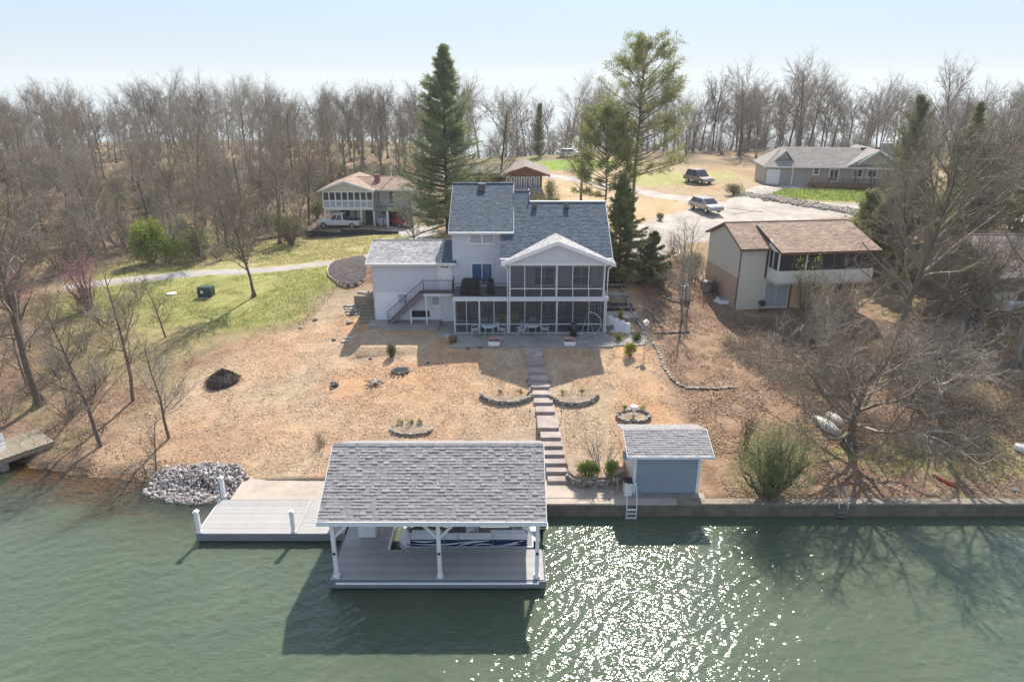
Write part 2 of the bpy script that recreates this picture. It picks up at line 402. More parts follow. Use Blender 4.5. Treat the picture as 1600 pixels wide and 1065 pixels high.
def seg_dist(x, y, pts):
    d = np.full(np.shape(x), 1e9)
    for (ax, ay), (bx, by) in zip(pts[:-1], pts[1:]):
        L2 = (bx-ax)**2+(by-ay)**2; t = np.clip(((x-ax)*(bx-ax)+(y-ay)*(by-ay))/L2, 0, 1)
        d = np.minimum(d, np.hypot(x-ax-t*(bx-ax), y-ay-t*(by-ay)))
    return d
def blob(x, y, cx, cy, rx, ry, n=.35, seed=0):
    r = np.hypot((x-cx)/rx, (y-cy)/ry); return sstep(1.15, .85, r+(fbm(x*.5, y*.5, seed)-.5)*2*n)

def ground_colour(x, y):
    n1 = fbm(x*.22, y*.22, 31); n2 = fbm(x*1.3, y*1.3, 37); n3 = fbm(x*.06, y*.06, 41)
    c = lambda r, g, b: np.array([r, g, b])[:, None, None] if np.ndim(x) == 2 else np.array([r, g, b])[:, None]
    def mixc(a, b, w): return a*(1-w)+b*w
    woods = mixc(c(.22, .165, .115), c(.34, .25, .15), sstep(.35, .65, n1)); woods = mixc(woods, c(.24, .23, .10), sstep(.5, .7, n3)*.5)
    yard = mixc(c(.50, .335, .21), c(.47, .355, .24), sstep(.4, .6, n1)); yard = mixc(yard, c(.54, .31, .165), sstep(.5, .75, fbm(x*.12, y*.12, 77))*.7)
    leaf = mixc(c(.235, .15, .10), c(.35, .235, .155), sstep(.35, .65, n2)); leaf = mixc(leaf, c(.26, .24, .12), sstep(.55, .72, n1)*.55)
    lawn = mixc(c(.24, .25, .075), c(.34, .33, .12), sstep(.3, .7, n2)); lawn = mixc(lawn, c(.36, .28, .14), sstep(.5, .75, n1)*.6)
    lush = mixc(c(.17, .26, .04), c(.26, .33, .06), sstep(.3, .7, n2))
    straw = mixc(c(.46, .34, .19), c(.52, .39, .26), sstep(.3, .7, n1))
    out = woods+0*c(0, 0, 0)
    e = (n2-.5)*2.2+(n1-.5)*4
    # right lots: leaf litter
    w = sstep(9.5, 11.5, x+e*.6)*sstep(75, 66, y)*sstep(120, 90, x); out = mixc(out, leaf, w)
    # left foreshore
    w = sstep(-46, -38, x)*sstep(66, 60, y+e*.5); out = mixc(out, leaf, w)
    w = sstep(-40, -34, x+e)*sstep(-22, -25.5, x-(y-47)*.5+e*.4)*sstep(44, 50, y+e)*sstep(62, 58, y); out = mixc(out, lawn, w*.75)
    # left lawn between yard and lane
    w = sstep(49.5, 53.5, y+.22*(x+25)+e*.45)*sstep(-13.8, -16.2, x+(y-58)*-.25+e*.3)*sstep(-44, -38, x)*sstep(84, 80, y); out = mixc(out, lawn, w)
    w = sstep(66, 69, y)*sstep(-44, -36, x)*sstep(-11, -15, x)*sstep(84, 82, y); out = mixc(out, mixc(lawn, straw, .35), w)
    # bare gravelly yard
    w = sstep(-25.5, -22, x-(y-36)*.32+e*.5)*sstep(10.8, 9.2, x+e*.35)*sstep(57, 54, y)*sstep(30, 31, y); w = w*(1-sstep(50.5, 53, y+.22*(x+25)+e*.3)*sstep(-15.4, -17.4, x))
    out = mixc(out, yard, w)
    out = mixc(out, mixc(yard, leaf, .5), blob(x, y, -18.5, 35.2, 4.0, 2.2, .3, 3)*.7)
    # behind the houses
    w = sstep(57, 62, y)*sstep(-9, -5, x)*sstep(75, 62, x)*sstep(120, 110, y); out = mixc(out, mixc(leaf, straw, .5), w)
    out = mixc(out, straw, blob(x, y, 13, 82, 8, 9, .2, 4)); out = mixc(out, straw, blob(x, y, 8, 98, 9, 7, .2, 8))
    out = mixc(out, lush, blob(x, y, 8, 120, 11, 6, .15, 5)); out = mixc(out, mixc(straw, lush, .5), blob(x, y, 24, 103, 10, 6, .3, 15))
    out = mixc(out, lush, blob(x, y, 44, 88.5, 15, 4.5, .12, 6)); out = mixc(out, lush, blob(x, y, 64, 86, 10, 6, .3, 7))
    out = mixc(out, lush, blob(x, y, 36.5, 50, 1.6, 8, .3, 12)*.8)
    out = mixc(out, lawn, blob(x, y, 25, 33.5, 6, 2.0, .5, 14)*.6)
    # shore mud and lake bed
    d = y-shore_y(x)
    w = sstep(1.8, .2, d+e*.2)*(x < -14.6); out = mixc(out, c(.13, .095, .065), w*.85)
    w = sstep(0.2, -.6, d)*(x < -14.6); out = mixc(out, c(.34, .19, .075), w)
    return out
def build_ground():
    ny, nx = MX.shape
    V = np.stack([MX, MY, MZ], -1).reshape(-1, 3); I = np.arange(nx*ny).reshape(ny, nx)
    Fc = np.stack([I[:-1, :-1], I[:-1, 1:], I[1:, 1:], I[1:, :-1]], -1).reshape(-1, 4)
    m, n, l = new_mat('ground')
    out = n.new('ShaderNodeOutputMaterial'); p = n.new('ShaderNodeBsdfPrincipled'); a = n.new('ShaderNodeAttribute'); a.attribute_name = 'soil'
    p.inputs['Roughness'].default_value = .95; p.inputs['Specular IOR Level'].default_value = .15
    tc = n.new('ShaderNodeTexCoord')
    def noise(s, d, r=.6):
        q = n.new('ShaderNodeTexNoise'); q.inputs['Scale'].default_value = s; q.inputs['Detail'].default_value = d; q.inputs['Roughness'].default_value = r
        l.new(tc.outputs['Object'], q.inputs[0]); return q
    q1, q2, q3 = noise(6, 8, .7), noise(1.1, 6), noise(17, 3, .6)
    def rng(q, lo, hi):
        r = n.new('ShaderNodeMapRange'); r.inputs[1].default_value = .3; r.inputs[2].default_value = .7; r.inputs[3].default_value = lo; r.inputs[4].default_value = hi
        l.new(q.outputs[0], r.inputs[0]); return r
    r1, r2, r3 = rng(q1, .66, 1.34), rng(q2, .85, 1.15), rng(q3, .8, 1.2)
    m1 = n.new('ShaderNodeMath'); m1.operation = 'MULTIPLY'; l.new(r1.outputs[0], m1.inputs[0]); l.new(r2.outputs[0], m1.inputs[1])
    m2 = n.new('ShaderNodeMath'); m2.operation = 'MULTIPLY'; l.new(m1.outputs[0], m2.inputs[0]); l.new(r3.outputs[0], m2.inputs[1])
    hv = n.new('ShaderNodeHueSaturation'); l.new(a.outputs['Color'], hv.inputs['Color']); l.new(m2.outputs[0], hv.inputs['Value'])
    l.new(hv.outputs[0], p.inputs['Base Color'])
    b = n.new('ShaderNodeBump'); b.inputs['Strength'].default_value = .9; b.inputs['Distance'].default_value = .12; l.new(q1.outputs[0], b.inputs['Height'])
    b2 = n.new('ShaderNodeBump'); b2.inputs['Strength'].default_value = .5; b2.inputs['Distance'].default_value = .04; l.new(q3.outputs[0], b2.inputs['Height']); l.new(b.outputs[0], b2.inputs['Normal'])
    l.new(b2.outputs[0], p.inputs['Normal']); l.new(p.outputs[0], out.inputs[0])
    me = tri_mesh('ground', V, Fc, 'ground', True)
    col = np.clip(ground_colour(MX, MY), 0, 1).transpose(1, 2, 0).reshape(-1, 3)
    ca = me.attributes.new('soil', 'FLOAT_COLOR', 'POINT'); ca.data.foreach_set('color', np.concatenate([col, np.ones((len(col), 1))], 1).astype(np.float32).ravel())
    o = bpy.data.objects.new('ground', me); COL.objects.link(o); struct(o)
build_ground()

# ------------------------------------------------------------------ water
def build_water():
    xs = axis([(-420, -60, 30), (-60, -26, .5), (-26, 26, .085), (26, 60, .5), (60, 420, 30)]); ys = axis([(-150, 10, 20), (10, 16, 1), (16, 38, .085), (38, 40, .5)])
    X, Y = np.meshgrid(xs, ys); rs = np.random.RandomState(4); Z = X*0
    ph = fbm(X*.25, Y*.25, 50)*6
    for i in range(34):
        lam = .22*(1.11**i) if i < 16 else rs.uniform(.3, 1.3); k = 2*pi/lam; a = radians(rs.normal(118, 30)); 
        amp = .0052*lam**.95*rs.uniform(.6, 1.2)*(1 if lam < .6 else .6)
        Z += amp*np.sin(k*(X*cos(a)+Y*sin(a))+rs.uniform(0, 6.28)+ph*rs.uniform(.5, 1.5))
    calm = .45+.65*fbm(X*.12, Y*.12, 60)*1.5; calm = calm*(.35+.65*sstep(0, 5, np.where(X < -14, shore_y(X), 31)-Y))
    Z *= calm*.98
    Z[:, (xs < -60) | (xs > 60)] = 0; Z[ys < 16] = 0
    ny, nx = X.shape; I = np.arange(nx*ny).reshape(ny, nx)
    Fc = np.stack([I[:-1, :-1], I[:-1, 1:], I[1:, 1:], I[1:, :-1]], -1).reshape(-1, 4)
    m, n, l = new_mat('lake_water')
    out = n.new('ShaderNodeOutputMaterial'); p = n.new('ShaderNodeBsdfPrincipled'); tc = n.new('ShaderNodeTexCoord')
    p.inputs['Roughness'].default_value = .07; p.inputs['IOR'].default_value = 1.333; p.inputs['Subsurface Weight'].default_value = .9; p.inputs['Subsurface Radius'].default_value = (.7, 1.0, .8); p.inputs['Subsurface Scale'].default_value = .9; p.inputs['Specular IOR Level'].default_value = .5
    a = n.new('ShaderNodeAttribute'); a.attribute_name = 'murk'; nz = n.new('ShaderNodeTexNoise'); nz.inputs['Scale'].default_value = .35; nz.inputs['Detail'].default_value = 5
    l.new(tc.outputs['Object'], nz.inputs[0])
    mx = n.new('ShaderNodeMix'); mx.data_type = 'RGBA'; mx.inputs[6].default_value = (.078, .106, .072, 1); mx.inputs[7].default_value = (.116, .145, .095, 1)
    l.new(nz.outputs[0], mx.inputs[0]); l.new(mx.outputs[2], p.inputs['Base Color'])
    tr = n.new('ShaderNodeBsdfTransparent'); gl = n.new('ShaderNodeBsdfGlossy'); gl.inputs['Roughness'].default_value = .07; tr.inputs[0].default_value = (.72, .66, .45, 1)
    fz = n.new('ShaderNodeFresnel'); fz.inputs[0].default_value = 1.333; sh = n.new('ShaderNodeMixShader'); l.new(fz.outputs[0], sh.inputs[0]); l.new(tr.outputs[0], sh.inputs[1]); l.new(gl.outputs[0], sh.inputs[2])
    mm = n.new('ShaderNodeMixShader'); l.new(a.outputs['Fac'], mm.inputs[0]); l.new(sh.outputs[0], mm.inputs[1]); l.new(p.outputs[0], mm.inputs[2]); l.new(mm.outputs[0], out.inputs[0])
    mp = n.new('ShaderNodeMapping'); mp.inputs['Rotation'].default_value = (0, 0, radians(25)); mp.inputs['Scale'].default_value = (1.4, 3.2, 1); l.new(tc.outputs['Object'], mp.inputs[0])
    w = n.new('ShaderNodeTexNoise'); w.inputs['Scale'].default_value = 2.4; w.inputs['Detail'].default_value = 1.5; w.inputs['Roughness'].default_value = .5; l.new(mp.outputs[0], w.inputs[0])
    b = n.new('ShaderNodeBump'); b.inputs['Strength'].default_value = 1.0; b.inputs['Distance'].default_value = .035; l.new(w.outputs[0], b.inputs['Height'])
    for q in (p, gl): l.new(b.outputs[0], q.inputs['Normal'])
    l.new(b.outputs[0], fz.inputs['Normal'])
    me = tri_mesh('lake_water', np.stack([X, Y, Z], -1).reshape(-1, 3), Fc, 'lake_water', True)
    d = np.where(X < -14.6, shore_y(X), 99)-Y
    murk = np.clip(.02+.98*sstep(-.3, 6.0, d+(fbm(X*.6, Y*.6, 70)-.5)*3), 0, 1)
    at_ = me.attributes.new('murk', 'FLOAT', 'POINT'); at_.data.foreach_set('value', murk.astype(np.float32).ravel())
    o = bpy.data.objects.new('lake_water', me); COL.objects.link(o); struct(o)
build_water()

# ------------------------------------------------------------------ roads and paths, draped on the ground
def ribbon(name, m, pts, widths, lift=.05, nseg=10, nw=6):
    """a lane along pts (x, y); widths at each point"""
    P = [Vector((*p, 0)) for p in pts]; path = []; W = []
    for i in range(len(P)-1):
        p0 = P[max(i-1, 0)]; p1 = P[i]; p2 = P[i+1]; p3 = P[min(i+2, len(P)-1)]
        for k in range(nseg):
            t = k/nseg; path.append(.5*((2*p1)+(p2-p0)*t+(2*p0-5*p1+4*p2-p3)*t*t+(3*p1-p0-3*p2+p3)*t**3)); W.append(widths[i]*(1-t)+widths[i+1]*t)
    path.append(P[-1]); W.append(widths[-1]); V = []; Fc = []
    for i, c in enumerate(path):
        d = (path[min(i+1, len(path)-1)]-path[max(i-1, 0)]).normalized(); nrm = Vector((-d.y, d.x, 0))
        for k in range(nw+1):
            q = c+nrm*((k/nw-.5)*W[i]*(1+(.08*random.random() if k in (0, nw) else 0))); edge = -.06 if k in (0, nw) else lift
            V.append((q.x, q.y, ground(q.x, q.y)+edge))
    for i in range(len(path)-1):
        for k in range(nw): a = i*(nw+1)+k; Fc.append((a, a+1, a+nw+2, a+nw+1))
    o = bpy.data.objects.new(name, tri_mesh(name, V, Fc, m, True)); COL.objects.link(o); return struct(o)
g2 = lambda u, v, z: on_z(u, v, z)[:2]
ribbon('lane', 'asphalt', [g2(100, 452, 2.5), g2(200, 438, 3.0), g2(300, 426, 3.4), g2(400, 417, 3.8), g2(490, 409, 4.1), g2(570, 401, 4.3), (-10, 73), (-11, 80), (-12.5, 86)], [2.4, 2.6, 2.8, 2.8, 2.9, 3.2, 3.6, 5, 8])
ribbon('gravel_driveway', 'gravel', [(11.5, 61), (13.5, 66), (15.5, 70.5), (21, 75), (27, 79), (36, 80.5), (48, 79), (62, 76)], [3, 4, 6.5, 10, 10.5, 7.5, 5.5, 5], nw=10)
ribbon('gravel_road', 'gravel', [(27, 79), (24, 84), (19, 91), (13, 99), (6, 108), (-2, 113), (-12, 117)], [6, 4, 3.6, 3.6, 3.6, 3.6, 3.6], lift=.09)
ribbon('upper_driveway', 'gravel', [(27, 80), (30, 87), (36, 93.5), (42, 96.5)], [6, 4.2, 4, 5], lift=.12)
# rocky bank under the upper lawn: built with the stones further down

# ------------------------------------------------------------------ seawalls and concrete pads
def slab(name, m, x0, x1, y0, y1, z0, z1, bev=.02):
    return struct(MB().box(x0, x1, y0, y1, z0, z1).build(name, m, bevel=bev))
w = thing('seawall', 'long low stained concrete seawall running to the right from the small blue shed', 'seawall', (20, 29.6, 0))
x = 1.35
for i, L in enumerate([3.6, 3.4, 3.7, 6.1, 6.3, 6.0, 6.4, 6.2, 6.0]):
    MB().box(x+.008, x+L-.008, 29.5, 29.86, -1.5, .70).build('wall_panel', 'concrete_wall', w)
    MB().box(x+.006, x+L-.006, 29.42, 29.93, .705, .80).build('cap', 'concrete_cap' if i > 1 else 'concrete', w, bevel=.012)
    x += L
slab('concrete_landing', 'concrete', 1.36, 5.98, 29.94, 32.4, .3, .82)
slab('concrete_apron', 'concrete', -14.6, 1.34, 30.25, 32.35, -1.0, .50)
slab('shed_apron', 'concrete_grey', 5.99, 9.9, 29.94, 30.43, .3, .78)
# ------------------------------------------------------------------ building helpers
def fz(u0, v0, u1, v1, Y):
    a = on_y(u0, v1, Y); b = on_y(u1, v0, Y); c = on_y(u0, v0, Y); d = on_y(u1, v1, Y)
    return (a[0]+c[0])/2, (b[0]+d[0])/2, (a[2]+d[2])/2, (b[2]+c[2])/2
def slab4(mb, P0, U, V, W, L, th):
    """thin slab: corner P0, unit vectors U (width W) and V (length L), thickness th downwards along its normal"""
    P0 = Vector(P0); U = Vector(U).normalized(); V = Vector(V).normalized(); N = U.cross(V)
    if N.z < 0: N = -N
    q = [P0, P0+U*W, P0+U*W+V*L, P0+V*L]; vs = [tuple(p) for p in q]+[tuple(p-N*th) for p in q]
    return mb.add(vs, [(0, 1, 2, 3), (7, 6, 5, 4), (0, 4, 5, 1), (1, 5, 6, 2), (2, 6, 7, 3), (3, 7, 4, 0)])
RS = random.Random(11)
def tab_shape(w, e, h):
    """one shingle tab in its own frame: x across, y up the slope, z out of the roof"""
    g = .004
    vs = [(g, 0, 0), (w-g, 0, 0), (w-g, 0, h), (g, 0, h), (w-g, e*1.02, .004), (g, e*1.02, .004), (g, e*1.02, 0), (w-g, e*1.02, 0)]
    return vs, [(0, 1, 2, 3), (3, 2, 4, 5), (0, 3, 5, 6), (1, 7, 4, 2)]
def shingles(parent, m, P0, U, V, W, L, e=.155, tw=.23, keep=None, own=0, h=(.010, .026), name='shingle'):
    """courses of shingle tabs; the first `own` tabs are objects, the rest one joined part"""
    P0 = Vector(P0); U = Vector(U).normalized(); V = Vector(V).normalized(); N = U.cross(V); flip = N.z < 0
    if flip: N = -N
    M = Matrix((U, V, N)).transposed(); mb = MB(); n = 0; rows = int(L/e)
    if own:
        var = []
        for k in range(6):
            vs, fs = tab_shape(tw, e, RS.uniform(*h)); me = bpy.data.meshes.new(name); me.from_pydata(vs, [], fs); bm_fix(me); me.materials.append(MATS[m]); var.append(me)
        eu = M.to_euler()
    for r in range(rows):
        s = r*L/rows; x = -RS.uniform(0, tw)
        while x < W:
            x0 = max(x, 0); w = min(x+tw, W)-x0; full = w > tw*.99
            if w > .04 and (keep is None or keep(x0+w/2, s+e/2)):
                B = P0+U*x0+V*s
                if full and n < own and not flip:
                    n += 1; o = piece(name, RS.choice(var), m, parent, B, tuple(eu))
                else:
                    vs, fs = tab_shape(w, L/rows, RS.uniform(*h)); mb.add([tuple(B+M @ Vector(p)) for p in vs], fs, RS.random()*.98+.01)
            x += tw
    if mb.v: mb.build(name+'_courses' if own else 'shingles', m, parent, kind='stuff')
def lap_siding(parent, m, x0, x1, z0, z1, y, e=.19, face=-1, axis='x', name='siding', keep=None):
    """lapped boards; axis x: wall in the XZ plane at y, facing -Y; axis y: wall in YZ plane at x=y"""
    mb = MB(); n = max(1, int(round((z1-z0)/e))); e = (z1-z0)/n
    for i in range(n):
        a = z0+i*e; o = .036*face; i0 = .004*face
        poly = [(y, a), (y+o, a), (y+i0, a+e), (y, a+e)]
        xa, xb = (x0, x1) if keep is None else keep(a+e/2)
        if xb-xa < .03: continue
        if axis == 'x': mb.ext(poly, xa, xb, 'x')
        else: mb.ext([(p[0], p[1]) for p in poly], xa, xb, 'y')
    return mb.build(name, m, parent, kind='stuff')
def window(parent, x0, x1, z0, z1, y, cols=2, rows=1, frame='white_trim', pane='glass', fw=.07, name='window', sill=True, mull=None, label=None):
    """window on a wall facing -Y: frame (> panes, sill)"""
    mb = MB(); d = .06; mull = fw*.6 if mull is None else mull
    mb.box(x0, x1, y-d, y+.02, z1-fw, z1).box(x0, x1, y-d, y+.02, z0, z0+fw).box(x0, x0+fw, y-d, y+.02, z0+fw, z1-fw).box(x1-fw, x1, y-d, y+.02, z0+fw, z1-fw)
    cw = (x1-x0-2*fw-(cols-1)*mull)/cols; rh = (z1-z0-2*fw-(rows-1)*mull)/rows
    for c in range(1, cols): a = x0+fw+c*cw+(c-1)*mull; mb.box(a, a+mull, y-d+.004, y+.02, z0+fw, z1-fw)
    for r in range(1, rows):
        b = z0+fw+r*rh+(r-1)*mull
        for c in range(cols): a = x0+fw+c*(cw+mull); mb.box(a, a+cw, y-d+.008, y+.02, b, b+mull)
    f = mb.build(name, frame, parent, label=label)
    for c in range(cols):
        for r in range(rows):
            a = x0+fw+c*(cw+mull); b = z0+fw+r*(rh+mull); MB().box(a, a+cw, y-.03, y+.01, b, b+rh).build('pane', pane, f)
    if sill: MB().box(x0-.04, x1+.04, y-d-.05, y-.001, z0-.05, z0-.002).build('sill', frame, f)
    return f
def railing(parent, pts, h, m, gap=.13, post=.05, bal=.016, postgap=1.9, name='railing', rails=(.08,)):
    """railing along 3-D points: rail and balusters one part, posts one each"""
    mb = MB()
    for p, q in zip(pts[:-1], pts[1:]):
        p = Vector(p); q = Vector(q); L = (q-p).length; up = Vector((0, 0, 1))
        mb.beam(p+up*h, q+up*h, .05, .04)
        for r in rails: mb.beam(p+up*r, q+up*r, .035, .035)
        k = int(L/gap)
        for i in range(1, k): c = p+(q-p)*i/k; mb.box(c.x-bal/2, c.x+bal/2, c.y-bal/2, c.y+bal/2, c.z+.08, c.z+h-.02)
    r = mb.build(name, m, parent); done = set()
    for p, q in zip(pts[:-1], pts[1:]):
        p = Vector(p); q = Vector(q); k = max(1, int(round((q-p).length/postgap)))
        for i in range(k+1):
            c = p+(q-p)*i/k; key = (round(c.x, 1), round(c.y, 1))
            if key in done: continue
            done.add(key); MB().box(c.x-post/2, c.x+post/2, c.y-post/2, c.y+post/2, c.z-.02, c.z+h+.06).build('post', m, r)
    return r

# ------------------------------------------------------------------ the main lake house
def main_house():
    H = thing('lake_house', 'large two storey lavender grey house with blue grey shingle roofs and screened porch', 'house', (-1, 50.2, 3.5))
    WY = 50.2; BY = 61.5
    xl, xm, xt, xr = -10.55, -4.4, -.45, 6.95
    # solid walls
    MB().box(xl, xm-.01, WY+.02, 56.2, 2.8, 8.1).build('wall', 'siding_lavender', H, label='lavender wall of the garage wing')
    MB().box(xm, xt, WY+.02, 59.5, 2.8, 10.35).build('wall', 'siding_lavender', H, label='lavender wall of the tall middle block')
    MB().box(xt+.01, xr, WY+.02, 57.9, 2.8, 8.94).build('wall', 'siding_lavender', H, label='lavender wall behind the porch')
    lap_siding(H, 'siding_lavender', xl, xm-.01, 5.78, 8.05, WY+.02); lap_siding(H, 'siding_lavender', xm, xt, 6.3, 10.32, WY+.018)
    lap_siding(H, 'siding_lavender', xt, xr, 6.3, 8.9, WY+.02); lap_siding(H, 'siding_lavender', xm, xt+.6, 9.62, 10.32, WY+.0, name='siding_bump')
    MB().box(xl, xm+.05, WY-.03, WY+.02, 5.7, 5.78).build('trim_board', 'white_trim', H)
    MB().box(xl, xm-.02, WY-.005, WY+.02, 2.9, 5.70).build('lower_wall', 'siding_white', H)
    MB().box(xt, xt+.62, WY+.02, WY+1.6, 9.62, 10.34).build('bump_out', 'siding_lavender', H)
    for x in (xl-.05, xm-.06, xt-.04): MB().box(x, x+.09, WY-.04, WY+.01, 3.4 if x < -5 else 6.3, 8.05 if x < -5 else 10.3).build('corner_trim', 'siding_lavender', H)
    # side siding of the wing gable end
    lap_siding(H, 'siding_lavender', WY, 56.2, 3.6, 8.05, xl, axis='y', face=-1)
    # roofs ------------------------------------------------------
    def slope(x0, x1, ye, ze, yr, zr, m, th=.14, own=0, keep=None, edge=True, e=.145):
        L = sqrt((yr-ye)**2+(zr-ze)**2); V = (0, yr-ye, zr-ze)
        r = slab4(MB(), (x0, ye, ze), (1, 0, 0), V, x1-x0, L, th).build('roof', 'roof_under', H)
        shingles(r, m, (x0, ye, ze+.003), (1, 0, 0), V, x1-x0, L, keep=keep, e=e)
        if edge:
            MB().box(x0-.01, x1+.01, ye-.035, ye-.004, ze-.2, ze+.012).build('fascia', 'white_trim', r)
            MB().tube([(x0, ye-.10, ze-.06), (x1, ye-.10, ze-.06)], .065, 8).build('gutter', 'white_trim', r)
        return r
    zt, ztr, yt = 10.52, 13.33, 55.2
    slope(-4.68, .12, 49.75, zt, yt, ztr, 'roof_blue'); b = slab4(MB(), (-4.68, 60.6, zt), (1, 0, 0), (0, yt-60.6, ztr-zt), 4.8, sqrt((60.6-yt)**2+(ztr-zt)**2), .14).build('roof', 'roof_blue', H)
    MB().box(-4.7, .14, yt-.13, yt+.13, ztr-.02, ztr+.045).build('ridge_cap', 'roof_blue', H)
    MB().ext([(WY, 10.3), (60.2, 10.3), (yt, ztr-.14)], xm+.01, xt-.01, 'x').build('gable_wall', 'siding_lavender', H)
    for sx in (-4.70, .115):
        MB().ext([(49.75, zt-.2), (49.75, zt), (yt, ztr), (60.6, zt), (60.6, zt-.2), (yt, ztr-.2)], sx, sx+.03, 'x').build('rake_board', 'white_trim', H)
    # main slope, with the higher strip beside the tall block
    ye, ze = 47.6, 9.07; sl = .6
    yr, zr = 52.9, ze+sl*5.3; yh, zh = 53.98, ze+sl*6.38
    slope(.16, 7.17, ye, ze, yr, zr, 'roof_blue'); slope(-.85, .15, ye, ze, WY, ze+sl*(WY-ye), 'roof_blue')
    L1 = sqrt((yh-yr)**2+(zh-zr)**2)
    r = slab4(MB(), (.16, yr, zr), (1, 0, 0), (0, yh-yr, zh-zr), 1.19, L1, .14).build('roof', 'roof_under', H); shingles(r, 'roof_blue', (.16, yr, zr+.003), (1, 0, 0), (0, yh-yr, zh-zr), 1.19, L1)
    MB().box(.16, 1.37, yh-.12, yh+.12, zh-.03, zh+.04).build('ridge_cap', 'roof_blue', H)
    MB().box(1.36, 7.19, yr-.12, yr+.12, zr-.03, zr+.04).build('ridge_cap', 'white_trim', H)
    MB().box(1.33, 1.36, yr, 56, zr-1.2, zh-.1).build('gable_wall', 'siding_lavender', H)
    slab4(MB(), (1.37, 58.2, ze), (1, 0, 0), (0, yr-58.2, zr-ze), 5.8, sqrt((58.2-yr)**2+(zr-ze)**2), .14).build('roof', 'roof_blue', H)
    slab4(MB(), (.16, 60.3, ze), (1, 0, 0), (0, yh-60.3, zh-ze), 1.19, sqrt((60.3-yh)**2+(zh-ze)**2), .14).build('roof', 'roof_blue', H)
    MB().ext([(47.9, 8.95), (58.0, 8.95), (yr, zr-.15)], xt+.02, xr-.01, 'x').build('gable_wall', 'siding_lavender', H)
    MB().ext([(ye, ze-.2), (ye, ze), (yr, zr), (58.2, ze), (58.2, ze-.2), (yr, zr-.2)], 7.17, 7.2, 'x').build('rake_board', 'white_trim', H)
    # garage wing roof: sun painted as pale shingles, tall block's shade as blue ones
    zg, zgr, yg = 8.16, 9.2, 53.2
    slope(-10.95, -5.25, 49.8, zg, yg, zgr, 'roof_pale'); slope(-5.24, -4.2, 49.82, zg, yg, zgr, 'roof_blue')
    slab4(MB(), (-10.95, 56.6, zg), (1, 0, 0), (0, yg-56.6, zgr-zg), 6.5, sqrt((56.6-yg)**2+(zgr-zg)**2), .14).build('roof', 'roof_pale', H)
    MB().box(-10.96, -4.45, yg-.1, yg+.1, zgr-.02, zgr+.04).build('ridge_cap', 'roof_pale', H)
    MB().ext([(WY, 8.0), (56.2, 8.0), (yg, zgr-.14)], xl, xm-.02, 'x').build('gable_wall', 'siding_lavender', H)
    MB().ext([(49.8, zg-.2), (49.8, zg), (yg, zgr), (56.6, zg), (56.6, zg-.2), (yg, zgr-.2)], -10.98, -10.95, 'x').build('rake_board', 'white_trim', H)
    # roof vents
    x0, x1, z0, z1 = fz(748, 289, 758, 300, 54.6)
    v = MB().ext([(54.0, z0+.02), (54.0, z0+.2), (54.5, z1+.08), (54.9, z1+.05), (54.9, z1-.2)], x0, x1, 'x').build('roof_vent', 'black_plastic', H); MB().box(x0-.02, x1+.02, 54.88, 54.93, z1-.1, z1+.10).build('vent_cap', 'white_trim', v)
    for u in (835, 885):
        x0, x1, z0, z1 = fz(u-3, 318, u+4, 325, 52.2); MB().ext([(51.95, z0-.05), (51.95, z0+.1), (52.3, z1+.04), (52.5, z1+.02), (52.5, z1-.2)], x0, x1, 'x').build('roof_vent', 'black_plastic', H)
    # porch gable ------------------------------------------------
    PY = 47.4; ax, az_ = 3.2, 10.42; lx, rx, ez = -.75, 7.3, 8.86; yf = 46.9; yb = 49.9
    for sgn, xe in ((1, lx), (-1, rx)):
        V = Vector((ax-xe, 0, az_-ez)); L = V.length
        mb = MB(); slab4(mb, (xe, yf, ez), (0, 1, 0), V, yb-yf, L, .13)
        r = mb.build('roof', 'white_trim', H, label='white edged roof slope of the porch gable')
        lim = lambda x, s, xe=xe, V=V, L=L: (ez+(V.z/L)*s) > ze+sl*(yf+x-ye)-.05
        P0 = (xe, yf+.10, ez+.004) if sgn > 0 else (xe, yf+.10, ez+.004)
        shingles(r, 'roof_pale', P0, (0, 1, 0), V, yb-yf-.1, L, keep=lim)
    MB().ext([(lx-.02, ez-.24), (lx-.02, ez+.02), (ax, az_+.03), (rx+.02, ez+.02), (rx+.02, ez-.24), (ax, az_-.24)], yf-.035, yf, 'y').build('rake_board', 'white_paint', H)
    MB().ext([(lx, ez-.25), (lx, ez-.16), (ax, az_-.16), (rx, ez-.16), (rx, ez-.25), (ax, az_-.26)], yf+.001, PY+.1, 'y').build('soffit', 'white_paint', H)
    MB().ext([(lx+.4, 8.62), (rx-.35, 8.62), (ax, az_-.2)], PY, PY+.12, 'y').build('gable_wall', 'siding_lavender', H)
    ww = (rx-.35-lx-.4)/2
    lap_siding(H, 'siding_lavender', 0, 1, 8.75, 10.15, PY-.002, e=.17, keep=lambda z: (ax-(az_-.25-z)/(az_-.25-8.62)*ww, ax+(az_-.25-z)/(az_-.25-8.62)*ww))
    MB().box(lx+.45, rx-.4, PY-.03, PY+.12, 8.60, 8.78).build('gable_beam', 'white_trim', H)
    MB().box(xt-.1, rx-.3, PY+.14, WY, 8.50, 8.58).build('porch_ceiling', 'siding_white', H)
    # porch and deck frame
    X = lambda u, v=480: on_y(u, v, PY)[0]
    MB().box(-4.3, 7.0, PY-.05, PY+.06, 5.95, 6.28).build('rim_beam', 'siding_lavender', H)
    MB().box(-4.28, 6.98, PY+.08, WY-.06, 6.12, 6.24).build('deck_floor', 'deck_rim', H)
    fl = bpy.data.objects[ [o.name for o in H.children if o.name.startswith('deck_floor')][0] ]
    for i in range(18):
        y = PY+.09+i*.15; MB().box(-4.27, 6.97, y, y+.14, 6.243, 6.27).build('deck_board', 'deck_wood', fl)
